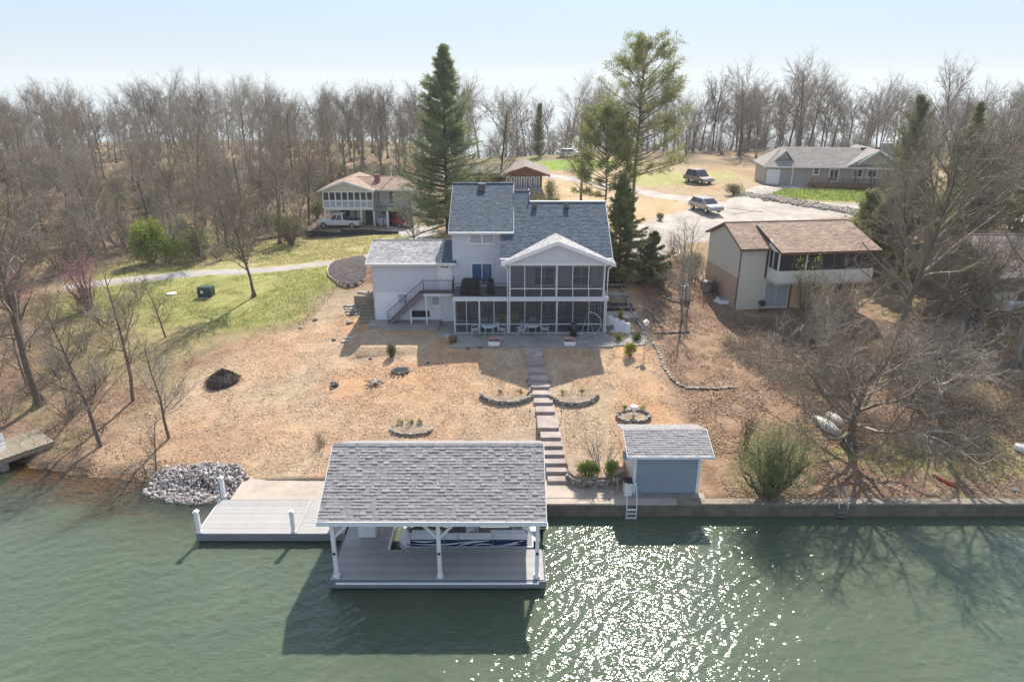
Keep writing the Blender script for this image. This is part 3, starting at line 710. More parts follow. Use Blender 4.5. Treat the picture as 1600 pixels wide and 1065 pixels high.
    def post(x, z0, z1, w=.11, y=PY, m='white_trim', name='porch_post'): return MB().box(x-w/2, x+w/2, y-w/2, y+w/2, z0, z1).build(name, m, H, bevel=.006)
    Xup = [X(796, 430)+.02, X(870, 430), X(944.5, 430)]
    for x in Xup: post(x, 6.28, 8.6, .13, m='siding_lavender')
    for x in (-4.2, X(749, 490), X(796, 490), X(870, 490), X(944.5, 490)): post(x, 3.45, 5.95, .13, m='chair_grey')
    for u in (820, 846, 895, 920): post(X(u, 430), 6.9, 8.6, .05, m='white_trim', name='mullion'); post(X(u, 490), 3.5, 5.95, .05, m='chair_grey', name='mullion')
    for u in (729, 772): post(X(u, 490), 3.5, 5.95, .05, m='chair_grey', name='mullion')
    for u in (820, 846, 895, 920): post(X(u, 455), 6.28, 6.86, .05, m='white_trim', name='mullion')
    MB().box(Xup[0], Xup[2], PY-.035, PY+.035, 6.86, 6.92).build('mid_rail', 'white_trim', H)
    MB().box(-4.14, Xup[2], PY-.035, PY+.035, 4.16, 4.23).build('mid_rail', 'chair_grey', H); MB().box(-4.14, Xup[2], PY-.035, PY+.035, 3.44, 3.56).build('bottom_rail', 'chair_grey', H)
    def screen(x0, x1, z0, z1, y=PY+.045): MB().box(x0, x1, y, y+.004, z0, z1).build('screen_panel', 'screen', H)
    lo = [-4.14, X(749, 490), X(796, 490), X(870, 490), X(944.5, 490)]
    for a, b in zip(lo[:-1], lo[1:]): screen(a+.07, b-.07, 3.5, 5.94)
    for a, b in zip(Xup[:-1], Xup[1:]): screen(a+.07, b-.07, 6.3, 8.58)
    for xs_, z0, z1 in ((-4.22, 3.5, 5.9), (Xup[2]+.03, 3.5, 5.9), (Xup[2]+.03, 6.3, 8.55), (Xup[0]-.03, 6.3, 8.55)):
        MB().box(xs_-.002, xs_+.002, PY+.08, WY-.03, z0, z1).build('screen_panel', 'screen', H)
        for yy in (48.7, WY-.08): MB().box(xs_-.04, xs_+.04, yy-.05, yy+.05, z0, z1).build('side_post', 'siding_lavender', H)
    # back wall of the lower porch in brick
    bm = MB(); rr = 0; z = 3.55
    while z < 5.9:
        x = xm+.02-(.2 if rr % 2 else 0)
        while x < xr:
            a, b = max(x+.01, xm+.02), min(x+.39, xr)
            if b-a > .05: bm.box(a, b, WY-.03-RS.uniform(0, .015), WY+.02, z+.01, z+.125, sh=RS.uniform(.01, .99))
            x += .4
        z += .135; rr += 1
    bm.build('brick_facing', 'brick', H, kind='stuff')
    for u0, u1, v0 in ((737, 744, 474), (753, 771, 474), (845, 868, 473), (878, 884, 474), (923, 935, 474)):
        x0, x1, z0, z1 = fz(u0, v0, u1, 497, WY); window(H, x0, x1, 3.9, z1, WY-.05, cols=2 if u1-u0 > 10 else 1, pane='glass', fw=.06, sill=False)
    # openings
    x0, x1, z0, z1 = fz(733, 364, 773, 381, WY); w = window(H, x0, x1, z0, z1, WY-.02, cols=2, rows=1, pane='blind', fw=.10, mull=.12, label='double white window high on the tall block')
    x0, x1, z0, z1 = fz(736, 410, 770.5, 447, WY); w = window(H, x0, x1, 6.3, z1, WY-.02, cols=2, pane='curtain_blue', fw=.10, mull=.06, sill=False, name='sliding_door', label='sliding glass door with blue curtains on the deck')
    for a, b in ((833.5, 867), (892, 925)):
        x0, x1, z0, z1 = fz(a, 416, b, 446, WY); window(H, x0, x1, z0, z1, WY-.02, cols=2, rows=2, pane='glass_curtain', fw=.09, mull=.06)
    x0, x1, z0, z1 = fz(686, 413, 705, 451, WY)
    d = MB().box(x0, x1, WY-.06, WY+.01, 6.03, z1).build('door', 'white_paint', H, label='white upper door with four small panes at the landing')
    for i in range(4): a = x0+.2*(x1-x0)+i*.16*(x1-x0); MB().box(a, a+.12*(x1-x0), WY-.068, WY-.05, z1-.24, z1-.13).build('pane', 'glass', d)
    MB().box(x0-.09, x1+.09, WY-.045, WY+.01, z1+.003, z1+.1).build('door_frame', 'white_trim', d)
    for a in (x0-.09, x1+.003): MB().box(a, a+.087, WY-.045, WY+.01, 6.0, z1).build('door_frame', 'white_trim', d)
    MB().lathe((x0+.1, WY-.09, 6.9), [(.035, -.03), (.045, 0), (.035, .03)], 8).build('handle', 'iron', d)
    x0, x1, z0, z1 = fz(673, 459, 689.5, 493, WY)
    d = MB().box(x0, x1, WY-.06, WY+.01, 3.66, z1).build('door', 'white_paint', H, label='white lower door with a window under the landing')
    MB().box(x0+.2*(x1-x0), x1-.2*(x1-x0), WY-.07, WY-.05, z1-.85, z1-.12).build('pane', 'blind', d); MB().lathe((x0+.1, WY-.09, 4.5), [(.035, -.03), (.045, 0), (.035, .03)], 8).build('handle', 'iron', d)
    for a in (x0-.09, x1+.003): MB().box(a, a+.087, WY-.045, WY+.01, 3.64, z1+.09).build('door_frame', 'white_trim', d)
    x0, x1, z0, z1 = fz(621, 458, 638, 474.5, WY); window(H, x0, x1, z0, z1, WY-.02, cols=1, rows=2, pane='blind', fw=.08)
    x0, x1, z0, z1 = fz(643, 485, 671, 495, WY); MB().box(x0, x1, WY-.03, WY+.01, z0, z1).build('crawl_vent', 'black_plastic', H)
    MB().box(xm+.95+1.9, xm+1.05+1.9, WY-.06, WY-.02, 6.62, 6.72).build('outlet_box', 'white_trim', H)
    for u in (748, 762): 
        pass
    # landing and outside stair
    LZ, LY0 = 6.02, 49.15
    ld = MB().box(-6.62, -4.34, LY0, WY-.05, LZ-.26, LZ-.03).build('landing', 'siding_lavender', H)
    for i in range(7): y = LY0+i*.148; MB().box(-6.62, -4.34, y, y+.138, LZ-.027, LZ).build('deck_board', 'deck_wood', ld)
    st = MB(); n = 13; x_b, z_b = -9.4, 3.62
    for yy in (LY0+.02, LY0+.86): st.ext([(x_b-.05, z_b), (x_b+.32, z_b), (-6.6, LZ-.33), (-6.6, LZ-.03), (-6.95, LZ-.03)], yy, yy+.06, 'y')
    sc_ = st.build('staircase', 'deck_wood', H, label='grey wooden outside stair up to the landing')
    for i in range(n):
        x = x_b+.06+i*(2.75/n); z = z_b+(i+1)*(LZ-z_b)/(n+1); MB().box(x, x+.24, LY0+.085, LY0+.855, z-.035, z).build('step', 'deck_wood', sc_)
    railing(H, [(x_b, LY0+.05, z_b), (-6.62, LY0+.05, LZ), (-4.34, LY0+.05, LZ)], .98, 'iron', .13)
    railing(H, [(-4.34, LY0+.05, 6.25), (-4.3, PY-.02, 6.28), (X(793, 455), PY-.02, 6.28)], 1.0, 'iron', .12)
    for u in (641.5, 666): x = on_y(u, 480, LY0+.1)[0]; post(x, 3.4, LZ-.25 if u > 650 else 5.0, .10, LY0+.12, 'white_trim', 'stair_post')
    # downspouts
    for x, sx in ((X(796, 460)-.14, .5), (X(946, 460)+.10, -.35)):
        MB().tube([(x-.35*(1 if sx > 0 else -1), yf+.1, 8.72), (x, yf+.15, 8.45), (x, PY-.12, 8.2), (x, PY-.12, 3.9), (x+.02, PY-.2, 3.62)], .045, 6).build('downspout', 'white_paint', H)
    x = xl+.12
    MB().tube([(xt+.2, 49.8, 8.35), (xt+.1, WY-.08, 8.1), (xt+.1, WY-.08, 6.4)], .04, 6).build('downspout', 'siding_lavender', H)
    return H
HOUSE = main_house()
slab('patio', 'concrete_grey', -4.3, 7.1, 44.62, 47.3, 3.1, 3.50)
slab('porch_floor', 'concrete_grey', -4.3, 7.0, 47.32, 50.18, 3.1, 3.46)
slab('side_patio', 'concrete_grey', -5.45, -4.32, 46.6, 50.16, 3.1, 3.48)
slab('stair_walk', 'concrete_grey', -10.95, -5.47, 48.75, 50.17, 3.1, 3.60)
slab('walk_edge', 'concrete_grey', -9.9, -5.49, 48.2, 48.72, 3.1, 3.50)
_w = thing('garden_wall', 'low white painted curved wall beside the right end of the patio', 'wall', (8, 47.5, 3.4))
_p = [on_z(u, v, 3.55)[:2] for u, v in ((948, 514), (957, 516), (967, 518), (976, 520), (984, 521))]
for i, (a, b) in enumerate(zip(_p[:-1], _p[1:])):
    d = (Vector(b)-Vector(a)).normalized(); nn = Vector((-d.y, d.x))*.12; h = 4.55-i*.1
    q = [tuple(Vector(a)-nn), tuple(Vector(b)-nn), tuple(Vector(b)+nn), tuple(Vector(a)+nn)]
    MB().ext(q, 3.0, h, 'z').build('wall_panel', 'siding_white', _w)
    c = (Vector(a)+Vector(b))/2; MB().box(c.x-.14, c.x+.14, c.y-.12, c.y+.12, h+.003, h+.1).build('coping_stone', 'white_trim', _w)
# ------------------------------------------------------------------ boat house on the lake
DZ = .5
def boards(parent, m, x0, x1, y0, y1, z, w=.145, th=.03, along='x'):
    """deck boards, each its own part, sharing one mesh"""
    n = int(round(((y1-y0) if along == 'x' else (x1-x0))/w)); W = ((y1-y0) if along == 'x' else (x1-x0))/n
    g = .009
    mb = MB(); L = (x1-x0) if along == 'x' else (y1-y0)
    if along == 'x': mb.box(-L/2, L/2, -W/2+g/2, W/2-g/2, -th, 0)
    else: mb.box(-W/2+g/2, W/2-g/2, -L/2, L/2, -th, 0)
    o = mb.build('deck_board', m); me = o.data; bpy.data.objects.remove(o)
    for i in range(n):
        loc = ((x0+x1)/2, y0+W*(i+.5), z) if along == 'x' else (x0+W*(i+.5), (y0+y1)/2, z)
        piece('deck_board', me, m, parent, (loc[0], loc[1], loc[2]+RS.uniform(-.002, .002)))
def boathouse():
    B = thing('boathouse', 'open boathouse on the water with grey shingle roof and white posts over the pontoon boat', 'boathouse', (-3.3, 26, 0))
    fr = MB().box(-7.95, 1.42, 24.05, 26.12, DZ-.30, DZ-.035).box(-7.95, -5.72, 26.13, 30.2, DZ-.30, DZ-.035).build('deck_frame', 'deck_rim', B)
    boards(B, 'deck_board', -7.9, 1.38, 24.12, 26.2, DZ); boards(B, 'deck_board', -7.9, -5.70, 26.205, 30.22, DZ)
    MB().box(-7.98, 1.45, 24.0, 24.045, DZ-.34, DZ+.004).build('rim_board', 'deck_rim', B)
    MB().box(-8.0, -7.96, 24.05, 27.38, DZ-.34, DZ+.004).build('rim_board', 'deck_rim', B)
    MB().box(1.44, 1.48, 24.05, 26.2, DZ-.34, DZ+.004).build('rim_board', 'deck_rim', B)
    MB().tube([(-7.6, 23.95, DZ-.06), (1.15, 23.95, DZ-.06)], .05, 8).build('bumper_rail', 'white_paint', B)
    MB().box(-5.74, -5.66, 26.2, 29.9, DZ-.2, DZ+.03).build('bumper_rail', 'white_paint', B)
    for x in (-7.6, -5.9, -3.2, -.4, 1.2):
        MB().tube([(x, 24.3, -2), (x, 24.3, DZ-.3)], .045, 8).build('pile', 'aluminium', B); MB().tube([(x, 25.9, -2), (x, 25.9, DZ-.3)], .045, 8).build('pile', 'aluminium', B)
    # posts with feet, small lamps and knee braces
    z_b = 3.38
    for x in (-7.62, -3.13, 1.08):
        for y in (24.32, 30.0):
            p = MB().box(x-.085, x+.085, y-.085, y+.085, DZ, z_b).build('post', 'white_paint', B, bevel=.008)
            MB().box(x-.13, x+.13, y-.13, y+.13, DZ+.002, DZ+.13).build('post_foot', 'white_paint', p, bevel=.01)
            if y < 25: MB().box(x-.05, x+.05, y-.125, y-.087, 1.72, 1.83).build('lamp', 'black_plastic', p)
            for s in (-1, 1):
                if (x < -7 and s < 0) or (x > 1 and s > 0): continue
                MB().beam((x+s*.09, y, z_b-.78), (x+s*.80, y, z_b-.04), .08, .10).build('brace', 'white_paint', p)
            s = 1 if y < 25 else -1
            MB().beam((x, y+s*.09, z_b-.78), (x, y+s*.8, z_b-.04), .10, .08).build('brace', 'white_paint', p)
    for y in (24.32, 30.0): MB().box(-7.9, 1.3, y-.06, y+.06, z_b+.003, z_b+.21).build('beam', 'white_paint', B)
    for x in (-7.62, -3.13, 1.08): MB().box(x-.05, x+.05, 24.4, 29.9, z_b+.01, z_b+.18).build('tie_beam', 'white_paint', B)
    # roof
    x0, x1, ye, yr, yb, ze, zr = -8.1, 1.42, 23.93, 27.4, 30.85, 3.60, 5.34
    L = sqrt((yr-ye)**2+(zr-ze)**2); V = (0, yr-ye, zr-ze)
    r = slab4(MB(), (x0, ye, ze), (1, 0, 0), V, x1-x0, L, .1).build('roof_slope', 'roof_under', B)
    shingles(r, 'roof_dock', (x0, ye, ze+.003), (1, 0, 0), V, x1-x0, L, e=.15, tw=.27, own=300, h=(.004, .040))
    r2 = slab4(MB(), (x0, yb, ze), (1, 0, 0), (0, yr-yb, zr-ze), x1-x0, L, .1).build('roof_slope', 'roof_under', B)
    V2 = Vector((0, yr-yb, zr-ze)); shingles(r2, 'roof_dock', (x1, yb, ze+.003), (-1, 0, 0), V2, x1-x0, L, e=.15, tw=.27)
    x = x0
    while x < x1-.05: MB().ext([(yr-.14, zr-.05), (yr-.14, zr-.035), (yr, zr+.04), (yr+.14, zr-.035), (yr+.14, zr-.05), (yr, zr+.02)], x, min(x+.235, x1), 'x').build('ridge_shingle', 'roof_dock', r); x += .24
    MB().box(x0-.03, x1+.03, ye-.05, ye-.006, ze-.19, ze+.02).build('fascia', 'white_paint', B)
    for sx in (x0-.035, x1+.005):
        MB().ext([(ye, ze-.16), (ye, ze+.0), (yr, zr), (yb, ze), (yb, ze-.16), (yr, zr-.16)], sx, sx+.03, 'x').build('rake_board', 'white_paint', B)
        xx = sx+.12 if sx < 0 else sx-.15
        MB().ext([(24.2, 3.6), (30.6, 3.6), (yr, zr-.14)], xx, xx+.03, 'x').build('gable_wall', 'white_paint', B)
    # white cabinet and chair on the inner deck
    c = thing('dock_cabinet', 'tall white cabinet standing under the boathouse roof behind the left post', 'cabinet', (-7.0, 27.3, DZ))
    MB().box(-7.25, -6.45, 27.05, 27.5, DZ+.02, DZ+1.7).build('body', 'white_paint', c, bevel=.015); MB().box(-7.23, -6.86, 27.02, 27.045, DZ+.08, DZ+1.65).build('door', 'white_trim', c); MB().box(-6.84, -6.47, 27.02, 27.045, DZ+.08, DZ+1.65).build('door', 'white_trim', c)
    d = thing('slip_ladder', 'small metal grab rail on the deck beside the white dock cabinet', 'ladder', (-6.2, 27, DZ))
    for x in (-6.28, -6.0): MB().tube([(x, 27.2, DZ), (x, 27.2, DZ+.75), (x, 27.0, DZ+.9), (x, 26.75, DZ+.7), (x, 26.7, DZ)], .022, 6).build('rail', 'aluminium', d)
    return B
boathouse()
def swim_dock():
    D = thing('swim_dock', 'flat grey composite board dock with white corner posts left of the boathouse', 'dock', (-11.5, 28.8, 0))
    MB().box(-15.0, -8.02, 27.45, 30.2, DZ-.28, DZ-.035).build('deck_frame', 'deck_rim', D)
    boards(D, 'deck_board', -15.05, -10.52, 27.42, 30.24, DZ); boards(D, 'deck_board', -10.28, -8.02, 27.42, 30.24, DZ)
    MB().box(-10.51, -10.29, 27.43, 30.24, DZ-.03, DZ+.003).build('divider_board', 'deck_board', D)
    MB().box(-15.1, -8.02, 27.36, 27.415, DZ-.4, DZ+.006).build('rim_board', 'deck_rim', D); MB().box(-15.12, -15.06, 27.42, 30.24, DZ-.4, DZ+.006).build('rim_board', 'white_trim', D)
    for x, y in ((-14.98, 27.5), (-10.46, 27.5), (-15.0, 30.5)):
        p = MB().box(x-.09, x+.09, y-.09, y+.09, DZ-.1, DZ+1.12).build('dock_post', 'white_paint', D, bevel=.01)
        MB().box(x-.12, x+.12, y-.12, y+.12, DZ+1.122, DZ+1.17).ext([(x-.1, DZ+1.172), (x+.1, DZ+1.172), (x, DZ+1.24)], y-.1, y+.1, 'y').build('post_cap', 'white_paint', p)
        MB().box(x-.12, x+.12, y-.12, y+.12, DZ+.007, DZ+.10).build('post_foot', 'white_paint', p)
    for x in (-14.7, -12.3, -9.9): MB().tube([(x, 27.7, -2.2), (x, 27.7, DZ-.28)], .045, 8).build('pile', 'aluminium', D)
    MB().tube([(-14.7, 27.7, -.15), (-14.3, 28.5, DZ-.3)], .03, 6).build('cross_brace', 'aluminium', D)
swim_dock()

# ------------------------------------------------------------------ pontoon boat, bow to the left
def pontoon_boat():
    P = thing('pontoon_boat', 'white and navy pontoon boat with beige seats moored under the boathouse roof', 'boat', (-1.8, 27.6, 0))
    x0, x1, y0, y1, z = -5.0, 1.0, 26.45, 28.9, .42
    for y in (y0+.35, y1-.35): MB().tube([(x0-.35, y, .22), (x0-.1, y, .12), (x0+.4, y, .05), (x1-.1, y, .05), (x1, y, .08)], [.05, .2, .3, .3, .24], 14).build('pontoon', 'aluminium', P, smooth=True)
    MB().ext([(x0+.05, y0), (x1, y0), (x1, y1), (x0+.05, y1), (x0-.28, y1-.35), (x0-.28, y0+.35)], z-.07, z+.02, 'z').build('deck', 'boat_white', P, bevel=.012)
    MB().box(x0+.1, x1-.05, y0+.08, y1-.08, z+.022, z+.035).build('floor', 'deck_rim', P)
    # side fences: low navy panel, white upper panel, swooshes
    def fence(ya, yb, face):
        def strip(za, zb, off, m, name, xa=x0+.28, xb=x1-.3, tilt=.0):
            return MB().box(xa, xb, min(ya, yb)-off, max(ya, yb)+off, za, zb).build(name, m, P, bevel=.01)
        f = strip(z+.03, z+.40, 0, 'boat_navy', 'side_panel'); strip(z+.403, z+.72, .004, 'boat_white', 'upper_panel')
        strip(z+.723, z+.76, .012, 'boat_white', 'top_rail')
        yy = ya-.012 if face < 0 else yb+.004
        def sw(pts, w):
            poly = [(x, zz+w*k) for (x, zz), k in zip(pts, [1]*len(pts))]+[(x, zz) for x, zz in reversed(pts)]; n = len(pts); mb = MB()
            for i in range(n-1):
                k0, k1 = sin(pi*(i/(n-1)))*w+.006, sin(pi*((i+1)/(n-1)))*w+.006
                mb.ext([(pts[i][0], pts[i][1]-k0/2), (pts[i+1][0], pts[i+1][1]-k1/2), (pts[i+1][0], pts[i+1][1]+k1/2), (pts[i][0], pts[i][1]+k0/2)], yy, yy+.009, 'y')
            mb.build('swoosh', 'boat_white', f)
        C = lambda xa, za, xb, zb, bow: [(xa+(xb-xa)*t/10, z+za+(zb-za)*t/10+bow*sin(pi*t/10)) for t in range(11)]
        sw(C(x0+.35, .16, x0+3.4, .38, -.13), .07); sw(C(x0+.3, .34, x0+1.5, .33, -.05), .07); sw(C(x0+2.4, .04, x0+4.0, .36, .06), .09)
        sw(C(x0+3.1, .05, x0+4.2, .08, .10), .05); sw(C(x0+4.4, .08, x0+5.6, .38, -.05), .08); sw(C(x0+4.0, .05, x0+5.4, .18, -.03), .05)
        for x in (x0+.27, x0+1.85, x0+2.5, x0+4.1, x1-.3): MB().box(x-.015, x+.015, min(ya, yb)-.018, max(ya, yb)+.018, z+.025, z+.74).build('fence_post', 'aluminium', f)
        MB().box(x1-.75, x1-.6, yy-.003, yy+.005, z+.25, z+.30).build('registration_sticker', 'utility_green', f)
    fence(y0+.04, y0+.075, -1); fence(y1-.075, y1-.04, 1)
    MB().tube([(x0+.28, y0+.06, z+.03), (x0+.05, y0+.35, z+.03), (x0+.05, y1-.35, z+.03), (x0+.28, y1-.06, z+.03)], .02, 6).build('bow_rail', 'aluminium', P)
    MB().ext([(x0+.27, y0+.05), (x0+.27, y0+.09), (x0+.1, y0+.4), (x0+.1, y1-.4), (x0+.27, y1-.09), (x0+.27, y1-.05), (x0+.05, y1-.4), (x0+.05, y0+.4)], z+.04, z+.72, 'z').build('bow_panel', 'boat_white', P)
    def seat(xa, xb, ya, yb, back, bm='boat_seat'):
        s = MB().box(xa, xb, ya, yb, z+.036, z+.42).build('seat', bm, P, bevel=.04)
        if back == 'y0': MB().box(xa, xb, ya, ya+.16, z+.425, z+.82).build('backrest', 'boat_white', s, bevel=.05)
        elif back == 'y1': MB().box(xa, xb, yb-.16, yb, z+.425, z+.82).build('backrest', 'boat_white', s, bevel=.05)
        elif back == 'x0': MB().box(xa, xa+.16, ya, yb, z+.425, z+.86).build('backrest', 'boat_white', s, bevel=.05)
        else: MB().box(xb-.16, xb, ya, yb, z+.425, z+.86).build('backrest', 'boat_white', s, bevel=.05)
    seat(x0+.35, x0+1.75, y0+.1, y0+.7, 'y0'); seat(x0+.35, x0+1.75, y1-.7, y1-.1, 'y1'); seat(x0+4.0, x1-.4, y0+.1, y0+.72, 'y0'); seat(x1-1.05, x1-.4, y0+.75, y1-.1, 'x1')
    seat(x0+2.9, x0+3.5, y1-.8, y1-.2, 'x1', 'boat_white'); seat(x0+2.8, x0+3.4, y0+.6, y0+1.2, 'x1', 'boat_white')
    c = MB().ext([(x0+2.2, z+.04), (x0+2.75, z+.04), (x0+2.7, z+.85), (x0+2.4, z+.98), (x0+2.25, z+.9)], y1-.9, y1-.15, 'y').build('console', 'boat_white', P, bevel=.02)
    MB().tube([(x0+2.8+.02*cos(a), y1-.52+.17*cos(a), z+.85+.17*sin(a)) for a in [2*pi*k/14 for k in range(14)]], .015, 6, closed=True).build('steering_wheel', 'black_plastic', c)
    # folded canopy frame
    for xx in (x0+3.6, x0+3.9): MB().tube([(x0+2.9, y0+.06, z+.74), (xx, y0+.06, z+1.7), (xx, y1-.06, z+1.7), (x0+2.9, y1-.06, z+.74)], .018, 6).build('canopy_frame', 'aluminium', P)
    MB().box(x1, x1+.35, y0+.5, y1-.5, z-.05, z+.0).build('swim_platform', 'boat_white', P)
    # outboard
    mx, my = x1+.42, 27.65
    e = MB().tube([(mx, my, z-.75), (mx, my, z+.05)], [.07, .11], 10).build('outboard_leg', 'black_plastic', P)
    MB().lathe((mx+.05, my, z+.05), [(.12, 0), (.19, .12), (.23, .3), (.22, .48), (.14, .60), (.03, .64)], 14).build('outboard_cowling', 'black_plastic', e, smooth=True)
    MB().box(x1-.1, mx-.1, my-.12, my+.12, z-.1, z+.15).build('motor_bracket', 'aluminium', e); MB().tube([(mx-.02+.02*sin(a), my+.16*cos(a), z-.62+.16*sin(a)) for a in [2*pi*k/9 for k in range(9)]], .03, 5, closed=True).build('propeller', 'aluminium', e)
    MB().box(mx-.1, mx+.31, my-.241, my+.241, z+.33, z+.36).build('stripe', 'boat_white', e)
pontoon_boat()

# ------------------------------------------------------------------ small blue storage shed on the seawall
def shed():
    x0, x1, y0, y1, z0 = 6.22, 9.66, 30.45, 33.3, .62
    T = thing('boat_shed', 'small blue boat shed with white trim and grey shingle roof on the seawall', 'shed', (7.9, 32, z0))
    zt = 2.98
    MB().box(x0+.05, x1-.05, y0+.05, y1, z0-.4, zt).build('wall', 'shed_siding', T); MB().box(x0, x0+.045, y0+.05, y1, z0-.4, zt).build('side_wall', 'white_trim', T); MB().box(x1-.045, x1, y0+.05, y1, z0-.4, zt).build('side_wall', 'white_trim', T)
    n = 15; e = (zt-.1-z0)/n
    me = MB().ext([(-.0, 0), (-.022, 0), (-.005, e), (0, e)], -(x1-x0-.36)/2, (x1-x0-.36)/2, 'x').build('siding_board', 'shed_siding'); d = me.data; bpy.data.objects.remove(me)
    for i in range(n): piece('siding_board', d, 'shed_siding', T, ((x0+x1)/2, y0+.048, z0+i*e))
    for xa in (x0, x1-.16): MB().box(xa, xa+.16, y0-.0, y0+.045, z0-.02, zt).build('corner_board', 'white_paint', T)
    MB().box(x0+.17, x1-.17, y0-.01, y0+.044, zt-.1, zt+.06).build('header_board', 'white_paint', T)
    MB().box(x0+.17, x1-.17, y0-.0, y0+.045, z0-.1, z0-.01).build('sill_board', 'concrete_grey', T)
    ye, yr, yb, ze, zr = y0-.32, 31.85, y1+.3, 3.10, 3.74; xa, xb = x0-.40, x1+.50
    for (P0, U, ya) in (((xa, ye, ze), (1, 0, 0), ye), ((xb, yb, ze), (-1, 0, 0), yb)):
        V = (0, yr-ya, zr-ze); L = sqrt((yr-ya)**2+(zr-ze)**2); r = slab4(MB(), P0, U, V, xb-xa, L, .09).build('roof_slope', 'roof_under', T)
        shingles(r, 'roof_dock', (P0[0], P0[1], P0[2]+.003), U, V, xb-xa, L, e=.15, tw=.27, own=200 if ya == ye else 0, h=(.004, .036))
    for (P0, s) in ((ye, 1),): MB().box(xa-.02, xb+.02, ye-.04, ye-.005, ze-.14, ze+.015).build('fascia', 'white_paint', T)
    for sx in (xa-.03, xb+.005): MB().ext([(ye, ze-.13), (ye, ze), (yr, zr), (yb, ze), (yb, ze-.13), (yr, zr-.13)], sx, sx+.025, 'x').build('rake_board', 'white_paint', T)
    MB().ext([(y0+.06, zt-.05), (y1-.02, zt-.05), (yr, zr-.12)], x0+.01, x0+.05, 'x').build('gable_wall', 'white_trim', T); MB().ext([(y0+.06, zt-.05), (y1-.02, zt-.05), (yr, zr-.12)], x1-.05, x1-.01, 'x').build('gable_wall', 'white_trim', T)
    MB().box(xa-.05, xa+.25, 30.9, 31.3, 2.45, 2.75).build('wall_lamp', 'bin_grey', T)
    b = thing('dock_box', 'small white storage box with dark lid standing left of the blue shed', 'storage box', (6.0, 30.4, .82))
    MB().box(5.76, 6.16, 30.1, 30.62, .80, 1.55).build('body', 'white_trim', b, bevel=.02); MB().box(5.74, 6.18, 30.08, 30.64, 1.555, 1.62).build('lid', 'fabric_dark', b, bevel=.015)
    l = thing('dock_ladder', 'metal swim ladder with white rails over the seawall beside the blue shed', 'ladder', (6.1, 29.5, .7))
    for x in (5.78, 6.28): MB().tube([(x, 30.15, .82), (x, 30.12, 1.55), (x, 29.9, 1.72), (x, 29.5, 1.3), (x, 29.3, .7), (x, 29.28, -.8)], .026, 7).build('rail', 'white_paint', l)
    for z in (-.2, .05, .3, .52): MB().box(5.78, 6.28, 29.22, 29.36, z, z+.035).build('rung', 'white_trim', l)
    l2 = thing('swim_ladder', 'slim metal swim ladder over the seawall at the right below the bare oak', 'ladder', (16.7, 29.5, .7))
    for x in (16.5, 16.95): MB().tube([(x, 30.25, .75), (x, 30.22, 1.25), (x, 30.0, 1.4), (x, 29.5, 1.1), (x, 29.34, .6), (x, 29.34, -.8)], .024, 7).build('rail', 'aluminium', l2)
    for z in (-.15, .1, .35): MB().box(16.5, 16.95, 29.28, 29.4, z, z+.03).build('rung', 'aluminium', l2)
    h = thing('handrail', 'thin metal handrail standing on the landing left of the dock ladder', 'handrail', (5.4, 30.2, .82))
    MB().tube([(5.4, 30.15, .82), (5.4, 30.15, 1.6), (5.45, 30.6, 1.6), (5.45, 30.6, .82)], .02, 6).build('rail', 'aluminium', h)
shed()

# ------------------------------------------------------------------ concrete garden steps
def garden_steps():
    G = thing('garden_steps', 'long flight of concrete garden steps from the patio down to the landing', 'steps', (2, 38, 2))
    vs = [548, 562, 575, 587, 598, 610, 622, 635, 655, 676, 690, 703, 716.5, 730, 743]; n = len(vs); bounds = [541]+[(a+b)/2 for a, b in zip(vs[:-1], vs[1:])]+[751]
    bounds[8] = 643; bounds[9] = 668
    for i in range(n):
        z = 3.42-(3.42-1.0)*i/(n-1)
        ya = on_z(800, bounds[i], z)[1]; yb = on_z(800, bounds[i+1], z)[1]
        t = ((ya+yb)/2-32.4)/(44.4-32.4); xc = 2.42+(1.47-2.42)*t; w = .62 if i in (0, 8) else .58
        q = [(xc-w, yb), (xc+w, yb), (xc+w+.02, ya+.1), (xc-w-.02, ya+.1)]
        MB().ext(q, z-.42, z, 'z').build('step', 'concrete_step', G, bevel=.015)
    for (u, v) in ((833, 643), (877, 643), (850, 560), (818, 600)): pass
garden_steps()
for (u, v, lab) in ((828, 654, 'thin dark path light left of the garden steps'), (877, 654, 'thin dark path light right of the garden steps')):
    p = at(u, v); t = thing('path_light', lab, 'path light', p, 'path lights beside the steps'); MB().tube([p, (p[0], p[1], p[2]+.5)], .015, 6).build('stake', 'iron', t); MB().lathe((p[0], p[1], p[2]+.45), [(.03, 0), (.07, .05), (.01, .12)], 8).build('lamp_head', 'iron', t)
# ------------------------------------------------------------------ trees
def segs_mesh(name, segs, m, n=3, smooth=False):
    """segs: rows of x0 y0 z0 x1 y1 z1 r0 r1 -> open n-sided frusta in one mesh"""
    A = np.array(segs, float); p, q, r0, r1 = A[:, :3], A[:, 3:6], A[:, 6], A[:, 7]
    d = q-p; L = np.linalg.norm(d, axis=1, keepdims=True); d = d/np.maximum(L, 1e-9)
    ref = np.where(np.abs(d[:, 2:3]) > .9, np.array([[1.0, 0, 0]]), np.array([[0, 0, 1.0]]))
    a = np.cross(d, ref); a /= np.linalg.norm(a, axis=1, keepdims=True); b = np.cross(d, a); V = []
    for (c, r) in ((p, r0), (q, r1)):
        for k in range(n):
            t = 2*pi*k/n; V.append(c+(a*cos(t)+b*sin(t))*r[:, None])
    V = np.stack(V, 1).reshape(-1, 3); base = (np.arange(len(A))*2*n)[:, None]
    F_ = np.concatenate([base+np.array([[k, (k+1) % n, n+(k+1) % n, n+k]]) for k in range(n)], 0)
    return tri_mesh(name, V, F_, m, smooth)
